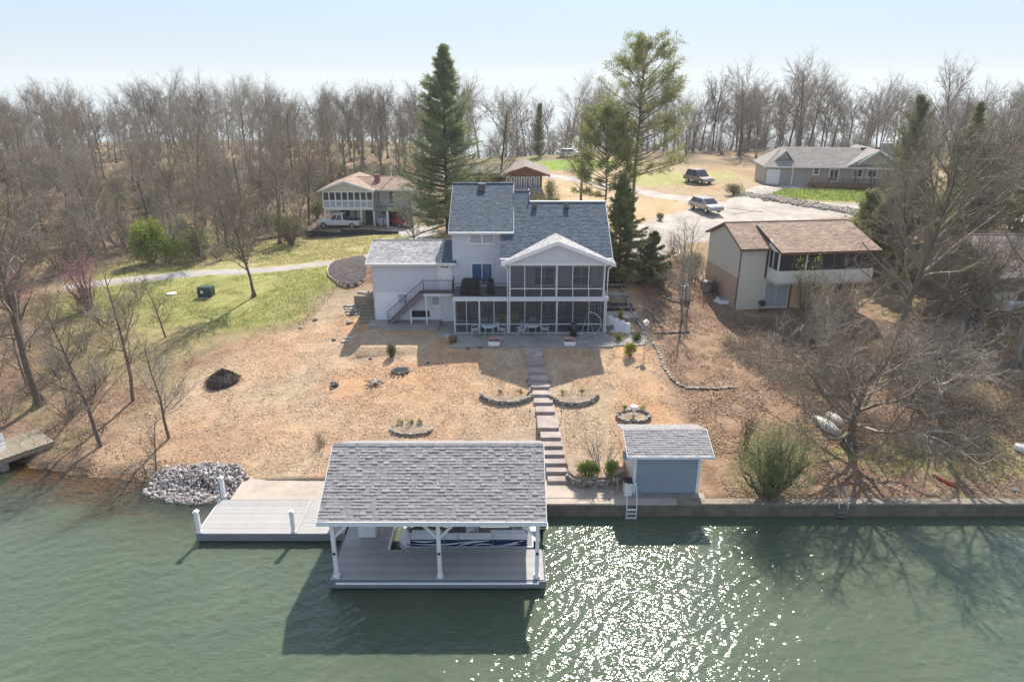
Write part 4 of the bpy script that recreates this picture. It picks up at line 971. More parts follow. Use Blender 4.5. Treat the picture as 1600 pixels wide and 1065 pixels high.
def unit(x, y, z):
    L = sqrt(x*x+y*y+z*z) or 1; return x/L, y/L, z/L
def branch_dir(rg, d, ang):
    """a direction at angle ang from d, turned at random"""
    dx, dy, dz = d; rx, ry, rz = rg.gauss(0, 1), rg.gauss(0, 1), rg.gauss(0, 1); k = rx*dx+ry*dy+rz*dz
    ox, oy, oz = unit(rx-k*dx, ry-k*dy, rz-k*dz); c, s = cos(ang), sin(ang)
    return unit(dx*c+ox*s, dy*c+oy*s, dz*c+oz*s)
def grow(rg, p, d, L, r, lv, P, trunk, crown, tips):
    ns = P['nseg'][lv]; wob = P['wob'][lv]; up = P['up'][lv]; out = trunk if lv == 0 else crown; last = len(P['n'])
    step = L/ns; pts = [(p, d, r)]; r_end = r*P['taper'][lv]
    for i in range(ns):
        d = unit(d[0]+rg.gauss(0, wob), d[1]+rg.gauss(0, wob), d[2]+rg.gauss(0, wob)+up); q = (p[0]+d[0]*step, p[1]+d[1]*step, p[2]+d[2]*step)
        ra = r+(r_end-r)*i/ns; rb = r+(r_end-r)*(i+1)/ns
        out.append((*p, *q, ra, rb)); p = q; pts.append((p, d, rb))
    if lv >= last: tips.append(p); return
    nc = P['n'][lv]; nc = max(1, int(nc*(1 if lv == 0 else min(1.3, max(.4, L/P['Lref'][lv])))+rg.random()))
    f0 = P['start'][lv]
    for j in range(nc):
        f = f0+(1-f0)*(j+rg.random())/nc; f = min(f, .995); x = f*ns; i = min(int(x), ns-1); t = x-i
        a, b = pts[i], pts[i+1]; c = tuple(a[0][k]+(b[0][k]-a[0][k])*t for k in range(3)); rr = a[2]+(b[2]-a[2])*t
        if lv == 0:
            shape = P['shape'](f); Lc = P['L1']*shape*rg.uniform(.75, 1.2); ang = P['ang'](f)*rg.uniform(.85, 1.15)
        else: Lc = L*P['ratio'][lv]*(1.1-.6*f)*rg.uniform(.6, 1.25); ang = radians(rg.uniform(28, 62))
        rc = min(rr*.72, max(P['rmin'], Lc*P['thick'][lv+1]))
        grow(rg, c, branch_dir(rg, b[1], ang), Lc, rc, lv+1, P, trunk, crown, tips)
    if lv == 0: # the leader carries on as twigs
        for _ in range(2): grow(rg, p, branch_dir(rg, d, radians(18)), P['L1']*.35, r_end*.8, 2, P, trunk, crown, tips)
def bare(kind='tall', h=15.0, seed=0, dense=1.0, fine=1.0):
    rg = random.Random(seed); rmin = .008*fine
    if kind == 'tall':   # forest oak: straight bole, narrow upswept crown
        P = dict(nseg=[9, 6, 4, 3, 2], wob=[.045, .16, .2, .24, .28], up=[.02, .09, .07, .05, .02], taper=[.22, .25, .3, .35, .3], n=[int(17*dense), 8, 6, 5], start=[.30, .2, .15, .1],
                 Lref=[1, h*.24, h*.11, h*.055], ratio=[0, .46, .5, .5], L1=h*.30, shape=lambda f: .55+.75*sin(pi*min(1, (f-.25)/.9)), ang=lambda f: radians(68-38*f), thick=[0, .022, .018, .014, .012], rmin=rmin)
        tr = h*.0135
    elif kind == 'spread':  # open grown oak: short bole, long reaching limbs
        P = dict(nseg=[7, 9, 6, 4, 3], wob=[.06, .19, .24, .28, .32], up=[.03, .05, .03, .01, -.01], taper=[.4, .2, .25, .3, .3], n=[int(12*dense), 12, 9, 7], start=[.25, .18, .12, .1],
                 Lref=[1, h*.5, h*.24, h*.11], ratio=[0, .46, .46, .46], L1=h*.62, shape=lambda f: .75+.5*sin(pi*f), ang=lambda f: radians(84-48*f), thick=[0, .024, .018, .014, .012], rmin=rmin)
        tr = h*.026
    elif kind == 'slim':   # young slender tree
        P = dict(nseg=[9, 5, 4, 3], wob=[.05, .12, .2, .25], up=[.01, .10, .08, .03], taper=[.2, .22, .3, .3], n=[int(16*dense), 10, 7], start=[.24, .15, .1],
                 Lref=[1, h*.26, h*.1], ratio=[0, .42, .45], L1=h*.32, shape=lambda f: 1.25-.75*f, ang=lambda f: radians(54-18*f), thick=[0, .015, .012, .010], rmin=rmin)
        tr = h*.012
    else:                 # multi-stemmed thicket shrub
        P = dict(nseg=[5, 4, 3], wob=[.12, .2, .26], up=[.03, .08, .05], taper=[.3, .3, .3], n=[int(9*dense), 6], start=[.15, .1],
                 Lref=[1, h*.35], ratio=[0, .45], L1=h*.45, shape=lambda f: 1.1-.4*f, ang=lambda f: radians(45), thick=[0, .012, .01], rmin=rmin)
        tr = h*.012
    trunk, crown, tips = [], [], []
    if kind == 'thicket':
        for k in range(7):
            a = rg.uniform(0, 6.28); grow(rg, (.15*cos(a), .15*sin(a), -.1), unit(.35*cos(a), .35*sin(a), 1), h*rg.uniform(.6, 1), tr, 0, P, trunk, crown, tips)
    else: grow(rg, (0, 0, -.25), unit(rg.gauss(0, .03), rg.gauss(0, .03), 1), h*(.78 if kind != 'spread' else .52), tr, 0, P, trunk, crown, tips)
    if kind in ('tall', 'spread'):
        for k in range(6): # root flare
            a = k*pi/3+rg.random()*.5; trunk.append((tr*1.9*cos(a), tr*1.9*sin(a), -.15, tr*.3*cos(a), tr*.3*sin(a), tr*4, tr*.35, tr*.5))
    return trunk, crown, tips
def tree_obj(name, label, cat, trunk, crown, bark, twig, group=None, nt=7):
    t = thing0(name, label, cat, group)
    for nm, s, m, n, sm in (('trunk', trunk, bark, nt, True), ('crown', crown, twig, 3, False)):
        me = segs_mesh(nm, s, m, n, sm); o = bpy.data.objects.new(nm, me); COL.objects.link(o); o.parent = t
    return t
def quads_mesh(name, C, size, m, aspect=1.0, seed=0, up=None, shade=False):
    """many small leaf quads at centres C"""
    rs = np.random.RandomState(seed); C = np.asarray(C, float); n = len(C)
    a = rs.normal(size=(n, 3)); 
    if up is not None: a = a*.55+np.asarray(up)
    a /= np.linalg.norm(a, axis=1, keepdims=True); b = np.cross(a, rs.normal(size=(n, 3))); b /= np.linalg.norm(b, axis=1, keepdims=True)
    s = size*rs.uniform(.6, 1.35, (n, 1)); A = a*s*.5; B = b*s*.5*aspect
    V = np.stack([C-A-B*.6, C-A*.1+B*-1.0, C+A, C-A*.1+B], 1).reshape(-1, 3); F_ = np.arange(4*n).reshape(-1, 4)
    me = tri_mesh(name, V, F_, m)
    if shade:
        at_ = me.attributes.new('shade', 'FLOAT', 'FACE'); at_.data.foreach_set('value', rs.uniform(0.01, .99, n).astype(np.float32))
    return me
def child_mesh(name, me, parent):
    o = bpy.data.objects.new(name, me); COL.objects.link(o); o.parent = parent; return o
def leafy(name, label, cat, rx, ry, rz, n, size, m, seed=0, lobes=7, stems=True, aspect=.6, gap=.0, bark='bark', group=None, base=.1):
    """shrub: leaf-sized faces round the ends of real stems, in uneven lobes"""
    rs = np.random.RandomState(seed); t = thing0(name, label, cat, group); L = []; W = []
    for k in range(lobes):
        a = rs.uniform(0, 2*pi); e = rs.uniform(.0, 1.25); rr = rs.uniform(.35, .72)
        L.append((rx*rr*cos(a)*cos(e), ry*rr*sin(a)*cos(e), base*rz+rz*.30+rz*rr*.75*sin(e))); W.append(rs.uniform(.28, .46))
    C = []
    for (c, w) in zip(L, W):
        k = int(n/lobes); u = rs.normal(size=(k, 3)); u /= np.linalg.norm(u, axis=1, keepdims=True); r = rs.uniform(.35, 1.0, (k, 1))**.6
        r = r*(1+.25*rs.normal(size=(k, 1))*.6)
        C.append(np.array(c)+u*r*np.array([rx, ry, rz])*w*1.15)
    C = np.concatenate(C); C = C[C[:, 2] > .02]
    child_mesh('foliage', quads_mesh('foliage', C, size, m, aspect, seed), t)
    if stems:
        sg = []; rg = random.Random(seed)
        for c in L:
            p = (rg.uniform(-.1, .1)*rx, rg.uniform(-.1, .1)*ry, -.1)
            for i in range(4):
                q = tuple(p[k]+(c[k]-p[k])*(1/(4-i))+rg.gauss(0, .03)*rx for k in range(3)); sg.append((*p, *q, .03*rz*(1-i*.2)+.006, .03*rz*(.8-i*.2)+.005)); p = q
            for _ in range(9):
                u = (rg.gauss(0, 1), rg.gauss(0, 1), rg.gauss(0, 1)+.3); u = unit(*u); sg.append((*p, p[0]+u[0]*rx*.4, p[1]+u[1]*ry*.4, p[2]+u[2]*rz*.4, .010, .005))
        child_mesh('stem', segs_mesh('stem', sg, bark, 4), t)
    return t
def conifer(name, label, h, seed, kind='spruce', needle='needle_spruce', n_br=120, cat='tree', spread=.24):
    """pine, spruce or cedar: whorled limbs carrying sprays of needles"""
    rg = random.Random(seed); rs = np.random.RandomState(seed); t = thing0(name, label, cat); tr, cr, C, D = [], [], [], []
    p = (0, 0, -.3); axis_ = []; ns = 12; R0 = h*.012
    for i in range(ns):
        q = (p[0]+rg.gauss(0, .012)*h/ns*3, p[1]+rg.gauss(0, .012)*h/ns*3, (h+.3)*(i+1)/ns-.3); tr.append((*p, *q, R0*(1-i/ns*.93), R0*(1-(i+1)/ns*.93))); axis_.append((p, q)); p = q
    for k in range(n_br):
        if kind == 'spruce': f = .05+.94*(k+rg.random())/n_br; Lb = h*spread*((1-f)**.85)*(1.0 if f > .25 else .7+f)*rg.uniform(.45, 1.2); ang = radians(96-42*f); up = .07
        elif kind == 'pine': f = .36+.63*((k+rg.random())/n_br)**.85; Lb = h*.31*sqrt(max(.05, 1-((f-.60)/.44)**2))*rg.uniform(.65, 1.12); ang = radians(86-40*(f-.33)/.67); up = .05
        else: f = .03+.95*(k+rg.random())/n_br; Lb = h*spread*((1-f)**.6)*rg.uniform(.7, 1.15); ang = radians(62-20*f); up = .12
        i = min(int(f*ns), ns-1); a, b = axis_[i]; u = f*ns-i; c = tuple(a[j]+(b[j]-a[j])*u for j in range(3)); az = rg.uniform(0, 2*pi)
        d = (sin(ang)*cos(az), sin(ang)*sin(az), cos(ang)); m_ = 6; r = max(.012, Lb*.016); q0 = c; st = []
        for j in range(m_):
            d = unit(d[0]+rg.gauss(0, .09), d[1]+rg.gauss(0, .09), d[2]+rg.gauss(0, .07)+up*(.3+j*.25)); q = tuple(q0[x]+d[x]*Lb/m_ for x in range(3))
            cr.append((*q0, *q, r*(1-j/m_*.8), r*(1-(j+1)/m_*.8))); st.append((q0, q, d, (j+1)/m_)); q0 = q
        for (q0, q, d, g) in st:
            if kind == 'pine' and g < .6: continue
            if kind == 'spruce' and g < .3: continue
            nt = {'spruce': 5, 'pine': 5, 'cedar': 4}[kind]
            for _ in range(nt):
                s = rg.random(); c0 = tuple(q0[x]+(q[x]-q0[x])*s for x in range(3)); dd = branch_dir(rg, d, radians(rg.uniform(25, 70))); ll = Lb*rg.uniform(.10, .24)*(1.3-g*.5)
                if kind == 'spruce': dd = unit(dd[0], dd[1], dd[2]*.45+.05)
                if kind == 'pine': dd = unit(dd[0], dd[1], dd[2]+.35)
                e = tuple(c0[x]+dd[x]*ll for x in range(3)); cr.append((*c0, *e, .012, .006))
                kk = {'spruce': 16, 'pine': 20, 'cedar': 15}[kind]
                w = rs.uniform(.15 if kind != 'pine' else .55, 1.05, (kk, 1)); sp = {'spruce': .12, 'pine': .20, 'cedar': .15}[kind]*(h/17)**.5
                C.append(np.array(c0)+(np.array(e)-np.array(c0))*w+rs.normal(size=(kk, 3))*sp*np.array([1, 1, .7])); D.append(np.repeat(np.array([[dd[0], dd[1], dd[2]+.15]]), kk, 0))
    child_mesh('trunk', segs_mesh('trunk', tr, 'bark_dark' if kind != 'pine' else 'bark', 9, True), t); child_mesh('branches', segs_mesh('branches', cr, 'bark_dark' if kind != 'pine' else 'bark', 3), t)
    sz = {'spruce': .26, 'pine': .27, 'cedar': .17}[kind]
    child_mesh('foliage', quads_mesh('foliage', np.concatenate(C), sz, needle, .20 if kind != 'cedar' else .32, seed, up=np.concatenate(D)), t)
    return t

TR = random.Random(77)
# named single trees near the camera -------------------------------------------------
def single(kind, u, v, h, seed, label, name='bare_tree', bark='bark', twig='twig', dense=1.0, fine=1.0, p=None, cat='tree', tilt=(0, 0)):
    t = tree_obj(name, label, cat, *bare(kind, h, seed, dense, fine)[:2], bark, twig); p = p or at(u, v); put(t, p, TR.uniform(0, 6.28)); t.rotation_euler = (tilt[0], tilt[1], t.rotation_euler[2]); return t
single('tall', 62, 632, 17.5, 101, 'tallest bare tree on the left shore, beside the weathered old dock', fine=1.3)
single('slim', 158, 697, 11.0, 102, 'slender bare tree nearest the water on the left shore, third from the left', fine=1.2, dense=1.1)
single('slim', 207, 626, 11.2, 103, 'slender bare tree on the left shore standing behind the two nearest the water', fine=1.2)
single('slim', 264, 684, 8.6, 104, 'bare tree with a low twiggy crown just above the heap of grey riprap stones', bark='bark', twig='twig_pale', fine=1.2, dense=1.4)
single('slim', 243, 738, 4.6, 105, 'small reddish twigged sapling at the left end of the riprap heap', twig='twig_red', fine=1.0)
single('tall', 397, 463, 10.5, 106, 'single round crowned bare oak on the left lawn beside the lane', twig='twig', fine=2.0, dense=2.3)
single('spread', 1325, 697, 9.0, 107, 'wide spreading pale bare oak standing on the right bank beside two upturned white boats', bark='bark', twig='twig', fine=1.35, dense=1.55)
single('tall', 1398, 566, 18.5, 108, 'tall grey trunked bare tree behind the spreading oak, left of the grey cabin', bark='bark', twig='twig', fine=1.5, dense=1.7)
single('tall', 1586, 572, 17.0, 109, 'thick trunked bare tree at the right edge before the grey cabin', bark='bark_pale', twig='twig', fine=1.6, dense=1.3)
single('slim', 1066, 500, 9.0, 110, 'thin forked bare tree between the lake house and the tan house', bark='bark_pale', twig='twig_pale', fine=1.3, dense=1.1)
single('slim', 1078, 470, 8.0, 111, 'thinner of the bare trees between the two houses, nearer the tan house', bark='bark_pale', twig='twig_pale', fine=1.3)
single('slim', 1290, 560, 6.5, 112, 'leggy bare tree in front of the tan house porch', bark='bark', twig='twig_pale', fine=1.4, dense=1.4)
single('spread', 1460, 640, 6.0, 113, 'low twiggy bare tree between the spreading oak and the right edge', bark='bark_pale', twig='twig_pale', fine=1.3, dense=1.2)
single('spread', 1300, 530, 5.4, 115, 'tangled bare tree before the dark doors of the tan house', bark='bark', twig='twig', fine=1.4, dense=1.1)
single('spread', 1480, 500, 8.0, 116, 'bushy bare tree beside the strip of green grass at right', bark='bark_dark', twig='twig', fine=1.5, dense=1.2)
single('tall', 905, 300, 13, 117, 'thin dark trunked bare tree left of the tall pine behind the roof', fine=2, p=(7.6, 76, ground(7.6, 76)))
single('tall', 778, 260, 15, 118, 'dark bare tree between the spruce and the brown house', fine=2, p=(-1.5, 92, ground(-1.5, 92)), bark='bark_dark')
single('slim', 655, 380, 7.5, 119, 'pale twiggy bare tree at the foot of the spruce beside the garage wing', fine=1.6, p=(-9.2, 64, ground(-9.2, 64)), twig='twig_pale', dense=1.6)
single('slim', 5, 640, 7, 120, 'thin leaning sapling at the left edge above the weathered dock', fine=1.2, p=(-33.5, 43, ground(-33.5, 43)))
single('slim', 205, 600, 6, 121, 'short bare sapling on the left lawn behind the shore trees', fine=1.2, p=(-27, 50, ground(-27, 50)))
single('tall', 1500, 420, 13, 125, 'bare tree rising behind the grey cabin roof at the right', fine=1.8, p=(42, 62, ground(42, 62)), dense=1.3)
single('tall', 1440, 400, 12, 126, 'dark bare tree between the tan house and the grey cabin', fine=1.8, p=(33.5, 57, ground(33.5, 57)), dense=1.5, bark='bark_dark')
single('spread', 1540, 560, 8, 127, 'low spreading bare tree in front of the grey cabin', fine=1.5, p=(33.5, 46, ground(33.5, 46)), dense=1.2)
# the spruce and the pine
put(conifer('spruce_tree', 'tall dense green conifer with plumed boughs behind the garage wing', 19.0, 21, 'spruce', 'needle_spruce', 250, spread=.40), (-7.1, 74.5, ground(-7.1, 74.5)))
put(conifer('pine_tree', 'tallest pine with bare trunk and round open crown right of the lake house', 16.8, 22, 'pine', 'needle_pine', 88), (11.7, 67, ground(11.7, 67)), 1.0)
put(conifer('cedar_tree', 'dark bushy cedar leaning on the right corner of the lake house', 8.6, 23, 'spruce', 'needle_pine', 120, spread=.46), (9.0, 56.5, ground(9, 56.5)))
put(conifer('cedar_tree', 'yellowish green cedar between the lake house roof and the pine trunk', 11.5, 24, 'pine', 'needle_pine', 80, spread=.28), (8.6, 64, ground(8.6, 64)))
put(conifer('cedar_tree', 'low dark cedar under the tall pine', 4.2, 25, 'spruce', 'needle_cedar', 60, spread=.6), (11.8, 56.3, ground(11.8, 56.3)))
put(conifer('cedar_tree', 'small dark far cedar in front of the wood between spruce and pine', 9.5, 26, 'cedar', 'needle_cedar', 70, spread=.22), (5.0, 132, ground(5, 132)))
for i, (x, y, h, sp, lab) in enumerate(((38.5, 68, 14.0, .34, 'tallest cedar rising above the thicket at the right'), (33, 60, 7.2, .45, 'dark cedar behind the right end of the tan house'), (43, 64, 10, .42, 'broad cedar at the right edge above the grey cabin'),
                               (48, 74, 12.5, .38, 'far dark cedar by the drive at the right edge'), (36, 55.5, 6.5, .45, 'cedar left of the grey cabin'))):
    put(conifer('cedar_tree', lab, h, 60+i, 'spruce' if i % 2 else 'cedar', 'needle_cedar', 95, spread=sp), (x, y, ground(x, y)), i*1.3)

for i, (x, y, h, sp, lab) in enumerate(((41, 71, 9.5, .42, 'olive green cedar behind the pale trunked tree'), (46, 67, 8.5, .5, 'broad olive cedar above the grey cabin roof'),
                               (52, 71, 10, .45, 'olive cedar at the far right beside the drive'), (33.5, 64, 6.5, .5, 'low olive cedar between the tan house and the cabin'), (38, 60, 6.5, .5, 'low dark cedar right behind the grey cabin'))):
    put(conifer('cedar_tree', lab, h, 80+i, 'cedar' if i % 2 else 'spruce', 'needle_pine' if i % 3 == 0 else 'needle_cedar', 85, spread=sp), (x, y, ground(x, y)), i*1.1)
# woodland: one of each kind, copied --------------------------------------------------
proto = []
for i in range(9):
    kind = 'tall'; h = 14+1.0*(i % 4)
    proto.append(tree_obj('bare_tree', '-', 'tree', *bare(kind, h, 200+i, 1.15 if i % 3 else 1.4, 2.4)[:2], ('bark_dark', 'bark', 'bark_pale')[i % 3], ('twig', 'twig', 'twig_pale', 'twig_red')[i % 4], nt=6))
used_ = [False]*9
def where(x, y, s, i):
    w = x/y
    side = ('by the left edge' if w < -.62 else 'left of the bright leafing tree' if w < -.50 else 'above the leafing tree' if w < -.40 else 'above the lane' if w < -.30 else 'left of the cream house' if w < -.22 else 'behind the cream house' if w < -.12 else
            'beside the spruce' if w < -.02 else 'behind the brown house' if w < .08 else 'left of the tall pine' if w < .16 else 'behind the tall pine' if w < .26 else 'left of the taupe house' if w < .36 else 'behind the taupe house' if w < .50 else 'right of the taupe house' if w < .62 else 'by the right edge')
    return ('dark barked' if i % 3 == 0 else 'brown barked' if i % 3 == 1 else 'pale barked')+(' and small ' if s < .68 else ' and tall ' if s > .86 else ' ')+side
def place(w):
    for a, t in ((-.62, 'by the left edge'), (-.50, 'left of the leafing tree'), (-.40, 'above the leafing tree'), (-.30, 'above the lane'), (-.22, 'left of the cream house'), (-.12, 'behind the cream house'), (-.02, 'beside the spruce'), (.08, 'behind the brown house'),
                 (.16, 'left of the tall pine'), (.26, 'behind the tall pine'), (.36, 'left of the taupe house'), (.50, 'behind the taupe house'), (.62, 'right of the taupe house')):
        if w < a: return t
    return 'by the right edge'
def where(x, y, s, i): return ('dark barked', 'brown barked', 'pale barked')[i % 3]+(' and small ' if s < .68 else ' and tall ' if s > .86 else ' ')+place(x/y)
def plant(i, x, y, s, label, group):
    o = proto[i]
    if used_[i]: o = copy_tree(o)
    used_[i] = True; put(o, (x, y, ground(x, y)-.05), TR.uniform(0, 6.28), (s*TR.uniform(.85, 1.15), s*TR.uniform(.85, 1.15), s)); o['label'] = label+', '+where(x, y, s, i); o['group'] = group; return o
def scatter(n, fx, fy, dmin, ok, pts):
    k = 0; tries = 0
    while k < n and tries < n*60:
        tries += 1; x, y = fx(), fy()
        if not ok(x, y): continue
        if any((x-a)**2+(y-b)**2 < dmin*dmin for a, b in pts): continue
        pts.append((x, y)); k += 1
        yield x, y
occ = []
def inview(x, y): return abs(x) < y*.86+8
road_l = [g2(100, 452, 2.5), g2(200, 438, 3.0), g2(300, 426, 3.4), g2(400, 417, 3.8), g2(570, 401, 4.3)]
def ok_left(x, y):
    if not inview(x, y): return False
    if y < 64.5-.08*(x+40) and x > -42: return False
    if x > -31 and y < 72+(x+31)*.0: return False
    if x > -30 and y < 104 and x > -30+max(0, (88-y))*.0: return x < -25 and y > 76
    if float(seg_dist(np.array(x), np.array(y), road_l)) < 3.5: return False
    return True
for x, y in scatter(105, lambda: TR.uniform(-118, -8), lambda: TR.uniform(46, 128), 3.1, ok_left, occ):
    plant(TR.randrange(9), x, y, TR.choice((.5, .62, .76, .86, .96))*TR.uniform(.93, 1.07)*(1 if y > 80 else .8), 'bare left wood tree', 'bare trees of the left wood')
def ok_back(x, y):
    if not inview(x, y): return False
    if x > -8 and y < 133: return False
    return True
for x, y in scatter(75, lambda: TR.uniform(-125, -5), lambda: TR.uniform(112, 158), 3.4, ok_back, occ):
    plant(TR.randrange(9), x, y, TR.choice((.56, .66, .8, .98))*TR.uniform(.93, 1.07), 'bare skyline tree', 'skyline trees of the left wood')
for x, y in scatter(95, lambda: TR.uniform(-5, 118), lambda: TR.uniform(118, 160), 3.4, lambda x, y: inview(x, y) and y > 133-.30*max(0, x-14)+(8 if x < 14 else 0) and not (30 < x < 62 and y < 118), occ):
    plant(TR.randrange(9), x, y, TR.choice((.5, .62, .74, .86, 1.0))*TR.uniform(.93, 1.07), 'bare upper wood tree', 'bare trees behind the upper houses')
for x, y in scatter(14, lambda: TR.uniform(46, 80), lambda: TR.uniform(64, 100), 5, lambda x, y: inview(x, y) and not (30 < x < 60 and 84 < y < 106) and not (y > 74 and y < 84), occ):
    plant(TR.randrange(9), x, y, TR.uniform(.6, .85), 'bare tree among cedars', 'bare trees at the right edge')
for i in range(9):
    if not used_[i]:
        for c in list(proto[i].children): bpy.data.objects.remove(c)
        bpy.data.objects.remove(proto[i])
# understorey: thickets and budding bushes
th = [tree_obj('thicket_shrub', '-', 'shrub', *bare('thicket', 3.6, 300+i, 1.2, 2.2)[:2], 'bark', ('twig', 'twig_pale', 'twig_red')[i], nt=3) for i in range(3)]
tu = [False]*3
def near(x, y):
    w = x/y
    if y < 70 and x > 10: return ('just behind the seawall' if y < 41 else 'at mid slope' if y < 48 else 'high on the bank')+(' by the tan house corner' if w < .40 else ' by the spreading oak' if w < .55 else ' by the pale trunked tree' if w < .66 else ' by the right edge')
    if y < 62: return ('at the water' if y < 41 else 'up the slope')+(' by the left edge' if w < -.72 else ' by the slender shore trees')
    return ('in front, ' if y < 85 else 'deeper in, ' if y < 110 else 'far back, ')+place(w)
def shrub(i, x, y, s, label, group):
    o = th[i] if not tu[i] else copy_tree(th[i]); tu[i] = True
    put(o, (x, y, ground(x, y)-.05), TR.uniform(0, 6.28), (s*1.2, s*1.2, s)); o['label'] = label+', '+near(x, y); o['group'] = group
for x, y in scatter(95, lambda: TR.uniform(-90, -12), lambda: TR.uniform(60, 125), 2.2, lambda x, y: ok_left(x, y), []): shrub(TR.randrange(3), x, y, TR.uniform(.7, 1.5), 'twiggy wood shrub', 'undergrowth of the left wood')
for x, y in scatter(28, lambda: TR.uniform(-42, -27), lambda: TR.uniform(38, 60), 1.5, lambda x, y: x < -27.5-(y-38)*.32+1 and inview(x, y), []): shrub(TR.randrange(3), x, y, TR.uniform(.4, .9), 'low twiggy shore shrub', 'shrubs along the left shore')
for x, y in scatter(70, lambda: TR.uniform(-5, 100), lambda: TR.uniform(118, 150), 2.5, lambda x, y: inview(x, y) and y > 136-.30*max(0, x-14) and not (30 < x < 62 and y < 118), []): shrub(TR.randrange(3), x, y, TR.uniform(.7, 1.3), 'twiggy upper wood shrub', 'undergrowth behind the upper houses')
for x, y in scatter(34, lambda: TR.uniform(19, 46), lambda: TR.uniform(38, 62), 1.9, lambda x, y: inview(x, y) and not (17 < x < 32 and y > 49) and x > 19+abs(y-44)*.15, []): shrub(TR.randrange(3), x, y, TR.uniform(.45, .85), 'grey tangled brush', 'tangled brush at the right')
for x, y in scatter(12, lambda: TR.uniform(11, 17.5), lambda: TR.uniform(52, 66), 1.3, lambda x, y: True, []): shrub(TR.randrange(3), x, y, TR.uniform(.4, .7), 'low tangled shrub between the two houses', 'brush between the two houses')
ol = [leafy('budding_bush', '-', 'bush', 1.9, 1.9, 2.6, 1500, .17, ('leaf_olive', 'leaf_pale', 'needle_cedar')[i], 320+i, 9) for i in range(3)]
ou = [False]*3
for x, y in scatter(46, lambda: TR.uniform(-90, -14), lambda: TR.uniform(64, 128), 3, lambda x, y: ok_left(x, y), []):
    i = TR.choice([0, 0, 0, 1, 2]); o = ol[i] if not ou[i] else copy_tree(ol[i]); ou[i] = True; s = TR.uniform(.6, 1.4)
    put(o, (x, y, ground(x, y)), TR.uniform(0, 6), s); o['label'] = 'olive green budding bush, '+near(x, y); o['group'] = 'budding bushes in the left wood'
for x, y in scatter(16, lambda: TR.uniform(33, 60), lambda: TR.uniform(50, 80), 3, lambda x, y: inview(x, y) and not (y > 74 and x < 60), []):
    i = TR.choice([0, 1, 2, 2]); o = ol[i] if not ou[i] else copy_tree(ol[i]); ou[i] = True
    put(o, (x, y, ground(x, y)), TR.uniform(0, 6), TR.uniform(.7, 1.4)); o['label'] = 'bushy evergreen shrub, '+near(x, y); o['group'] = 'undergrowth at the right edge'
# the farthest trees, past the ones one can tell apart, and the twiggy floor of the woods
def far_wood():
    V0 = []
    for k in range(3):
        tr, cr, _ = bare('tall', 14.5, 500+k, .75, 3.6); A = np.array(tr[::1]+cr, float); V0.append(A)
    out = []
    for i in range(230):
        y = TR.uniform(136, 176); x = TR.uniform(-.8*y-4, .8*y+4)
        if 28 < x < 62 and y < 112: continue
        A = V0[i % 3].copy(); a = TR.uniform(0, 6.28); s_ = TR.choice((.5, .65, .8, .9))*TR.uniform(.9, 1.1); c_, n_ = cos(a), sin(a)
        for o_ in (0, 3):
            X, Y = A[:, o_].copy(), A[:, o_+1].copy(); A[:, o_] = (X*c_-Y*n_)*s_+x; A[:, o_+1] = (X*n_+Y*c_)*s_+y; A[:, o_+2] = A[:, o_+2]*s_+float(ground_v(np.array(x), np.array(y)))
        A[:, 6:] *= s_; out.append(A)
    o = bpy.data.objects.new('far_wood', segs_mesh('far_wood', np.concatenate(out), 'twig', 3)); COL.objects.link(o); o['kind'] = 'stuff'; tag(o, 'far off bare wood along the skyline', 'wood')
far_wood()
def brush(name, label, n, fx, fy, ok, L, r, m, seed, lie=.5):
    rs = np.random.RandomState(seed); X = fx(rs, n); Y = fy(rs, n); k = ok(X, Y); X, Y = X[k], Y[k]; n = len(X); Z = ground_v(X, Y)
    d = rs.normal(size=(n, 3)); d[:, 2] = np.abs(d[:, 2])*lie+.05; d /= np.linalg.norm(d, axis=1, keepdims=True); l_ = L*rs.uniform(.4, 1.4, (n, 1))
    p = np.stack([X, Y, Z+rs.uniform(0, .25, n)*lie*2], 1); q = p+d*l_*.5; d2 = d+rs.normal(size=(n, 3))*.35; d2 /= np.linalg.norm(d2, axis=1, keepdims=True); e = q+d2*l_*.5
    R_ = r*rs.uniform(.6, 1.4, (n, 1)); A = np.concatenate([np.concatenate([p, q, R_, R_*.7], 1), np.concatenate([q, e, R_*.7, R_*.3], 1)])
    o = bpy.data.objects.new(name, segs_mesh(name, A, m, 3)); COL.objects.link(o); o['kind'] = 'stuff'; tag(o, label, 'undergrowth')
brush('wood_undergrowth', 'tangle of dry twigs and saplings on the floor of the left wood', 34000, lambda r, n: r.uniform(-105, -12, n), lambda r, n: r.uniform(58, 130, n),
      lambda X, Y: (np.abs(X) < Y*.8+3) & (fbm(X*.2, Y*.2, 90) > .42) & ((X < -31) | (Y > 96) | ((X < -24) & (Y > 78))) & (seg_dist(X, Y, road_l) > 2.2) & ((X < -42) | (Y > 66)), 1.5, .022, 'twig', 1, 1.1)
brush('bank_brush', 'tangle of fallen twigs on the shaded bank at the right', 46000, lambda r, n: r.uniform(15, 46, n), lambda r, n: r.uniform(33, 60, n),
      lambda X, Y: (np.abs(X) < Y*.8+3) & ~((X > 17) & (X < 32) & (Y > 50)) & (fbm(X*.3, Y*.3, 91) > .40) & (X > 15+np.abs(Y-46)*.35), .9, .013, 'twig', 2, .6)
brush('shore_brush', 'dry twigs and saplings along the left shore', 9000, lambda r, n: r.uniform(-44, -20, n), lambda r, n: r.uniform(34, 60, n),
      lambda X, Y: (np.abs(X) < Y*.8+3) & (Y > shore_y(X)+.3) & (X < -25+(36-Y)*.45) & (fbm(X*.4, Y*.4, 92) > .42), .8, .010, 'twig', 3, .7)
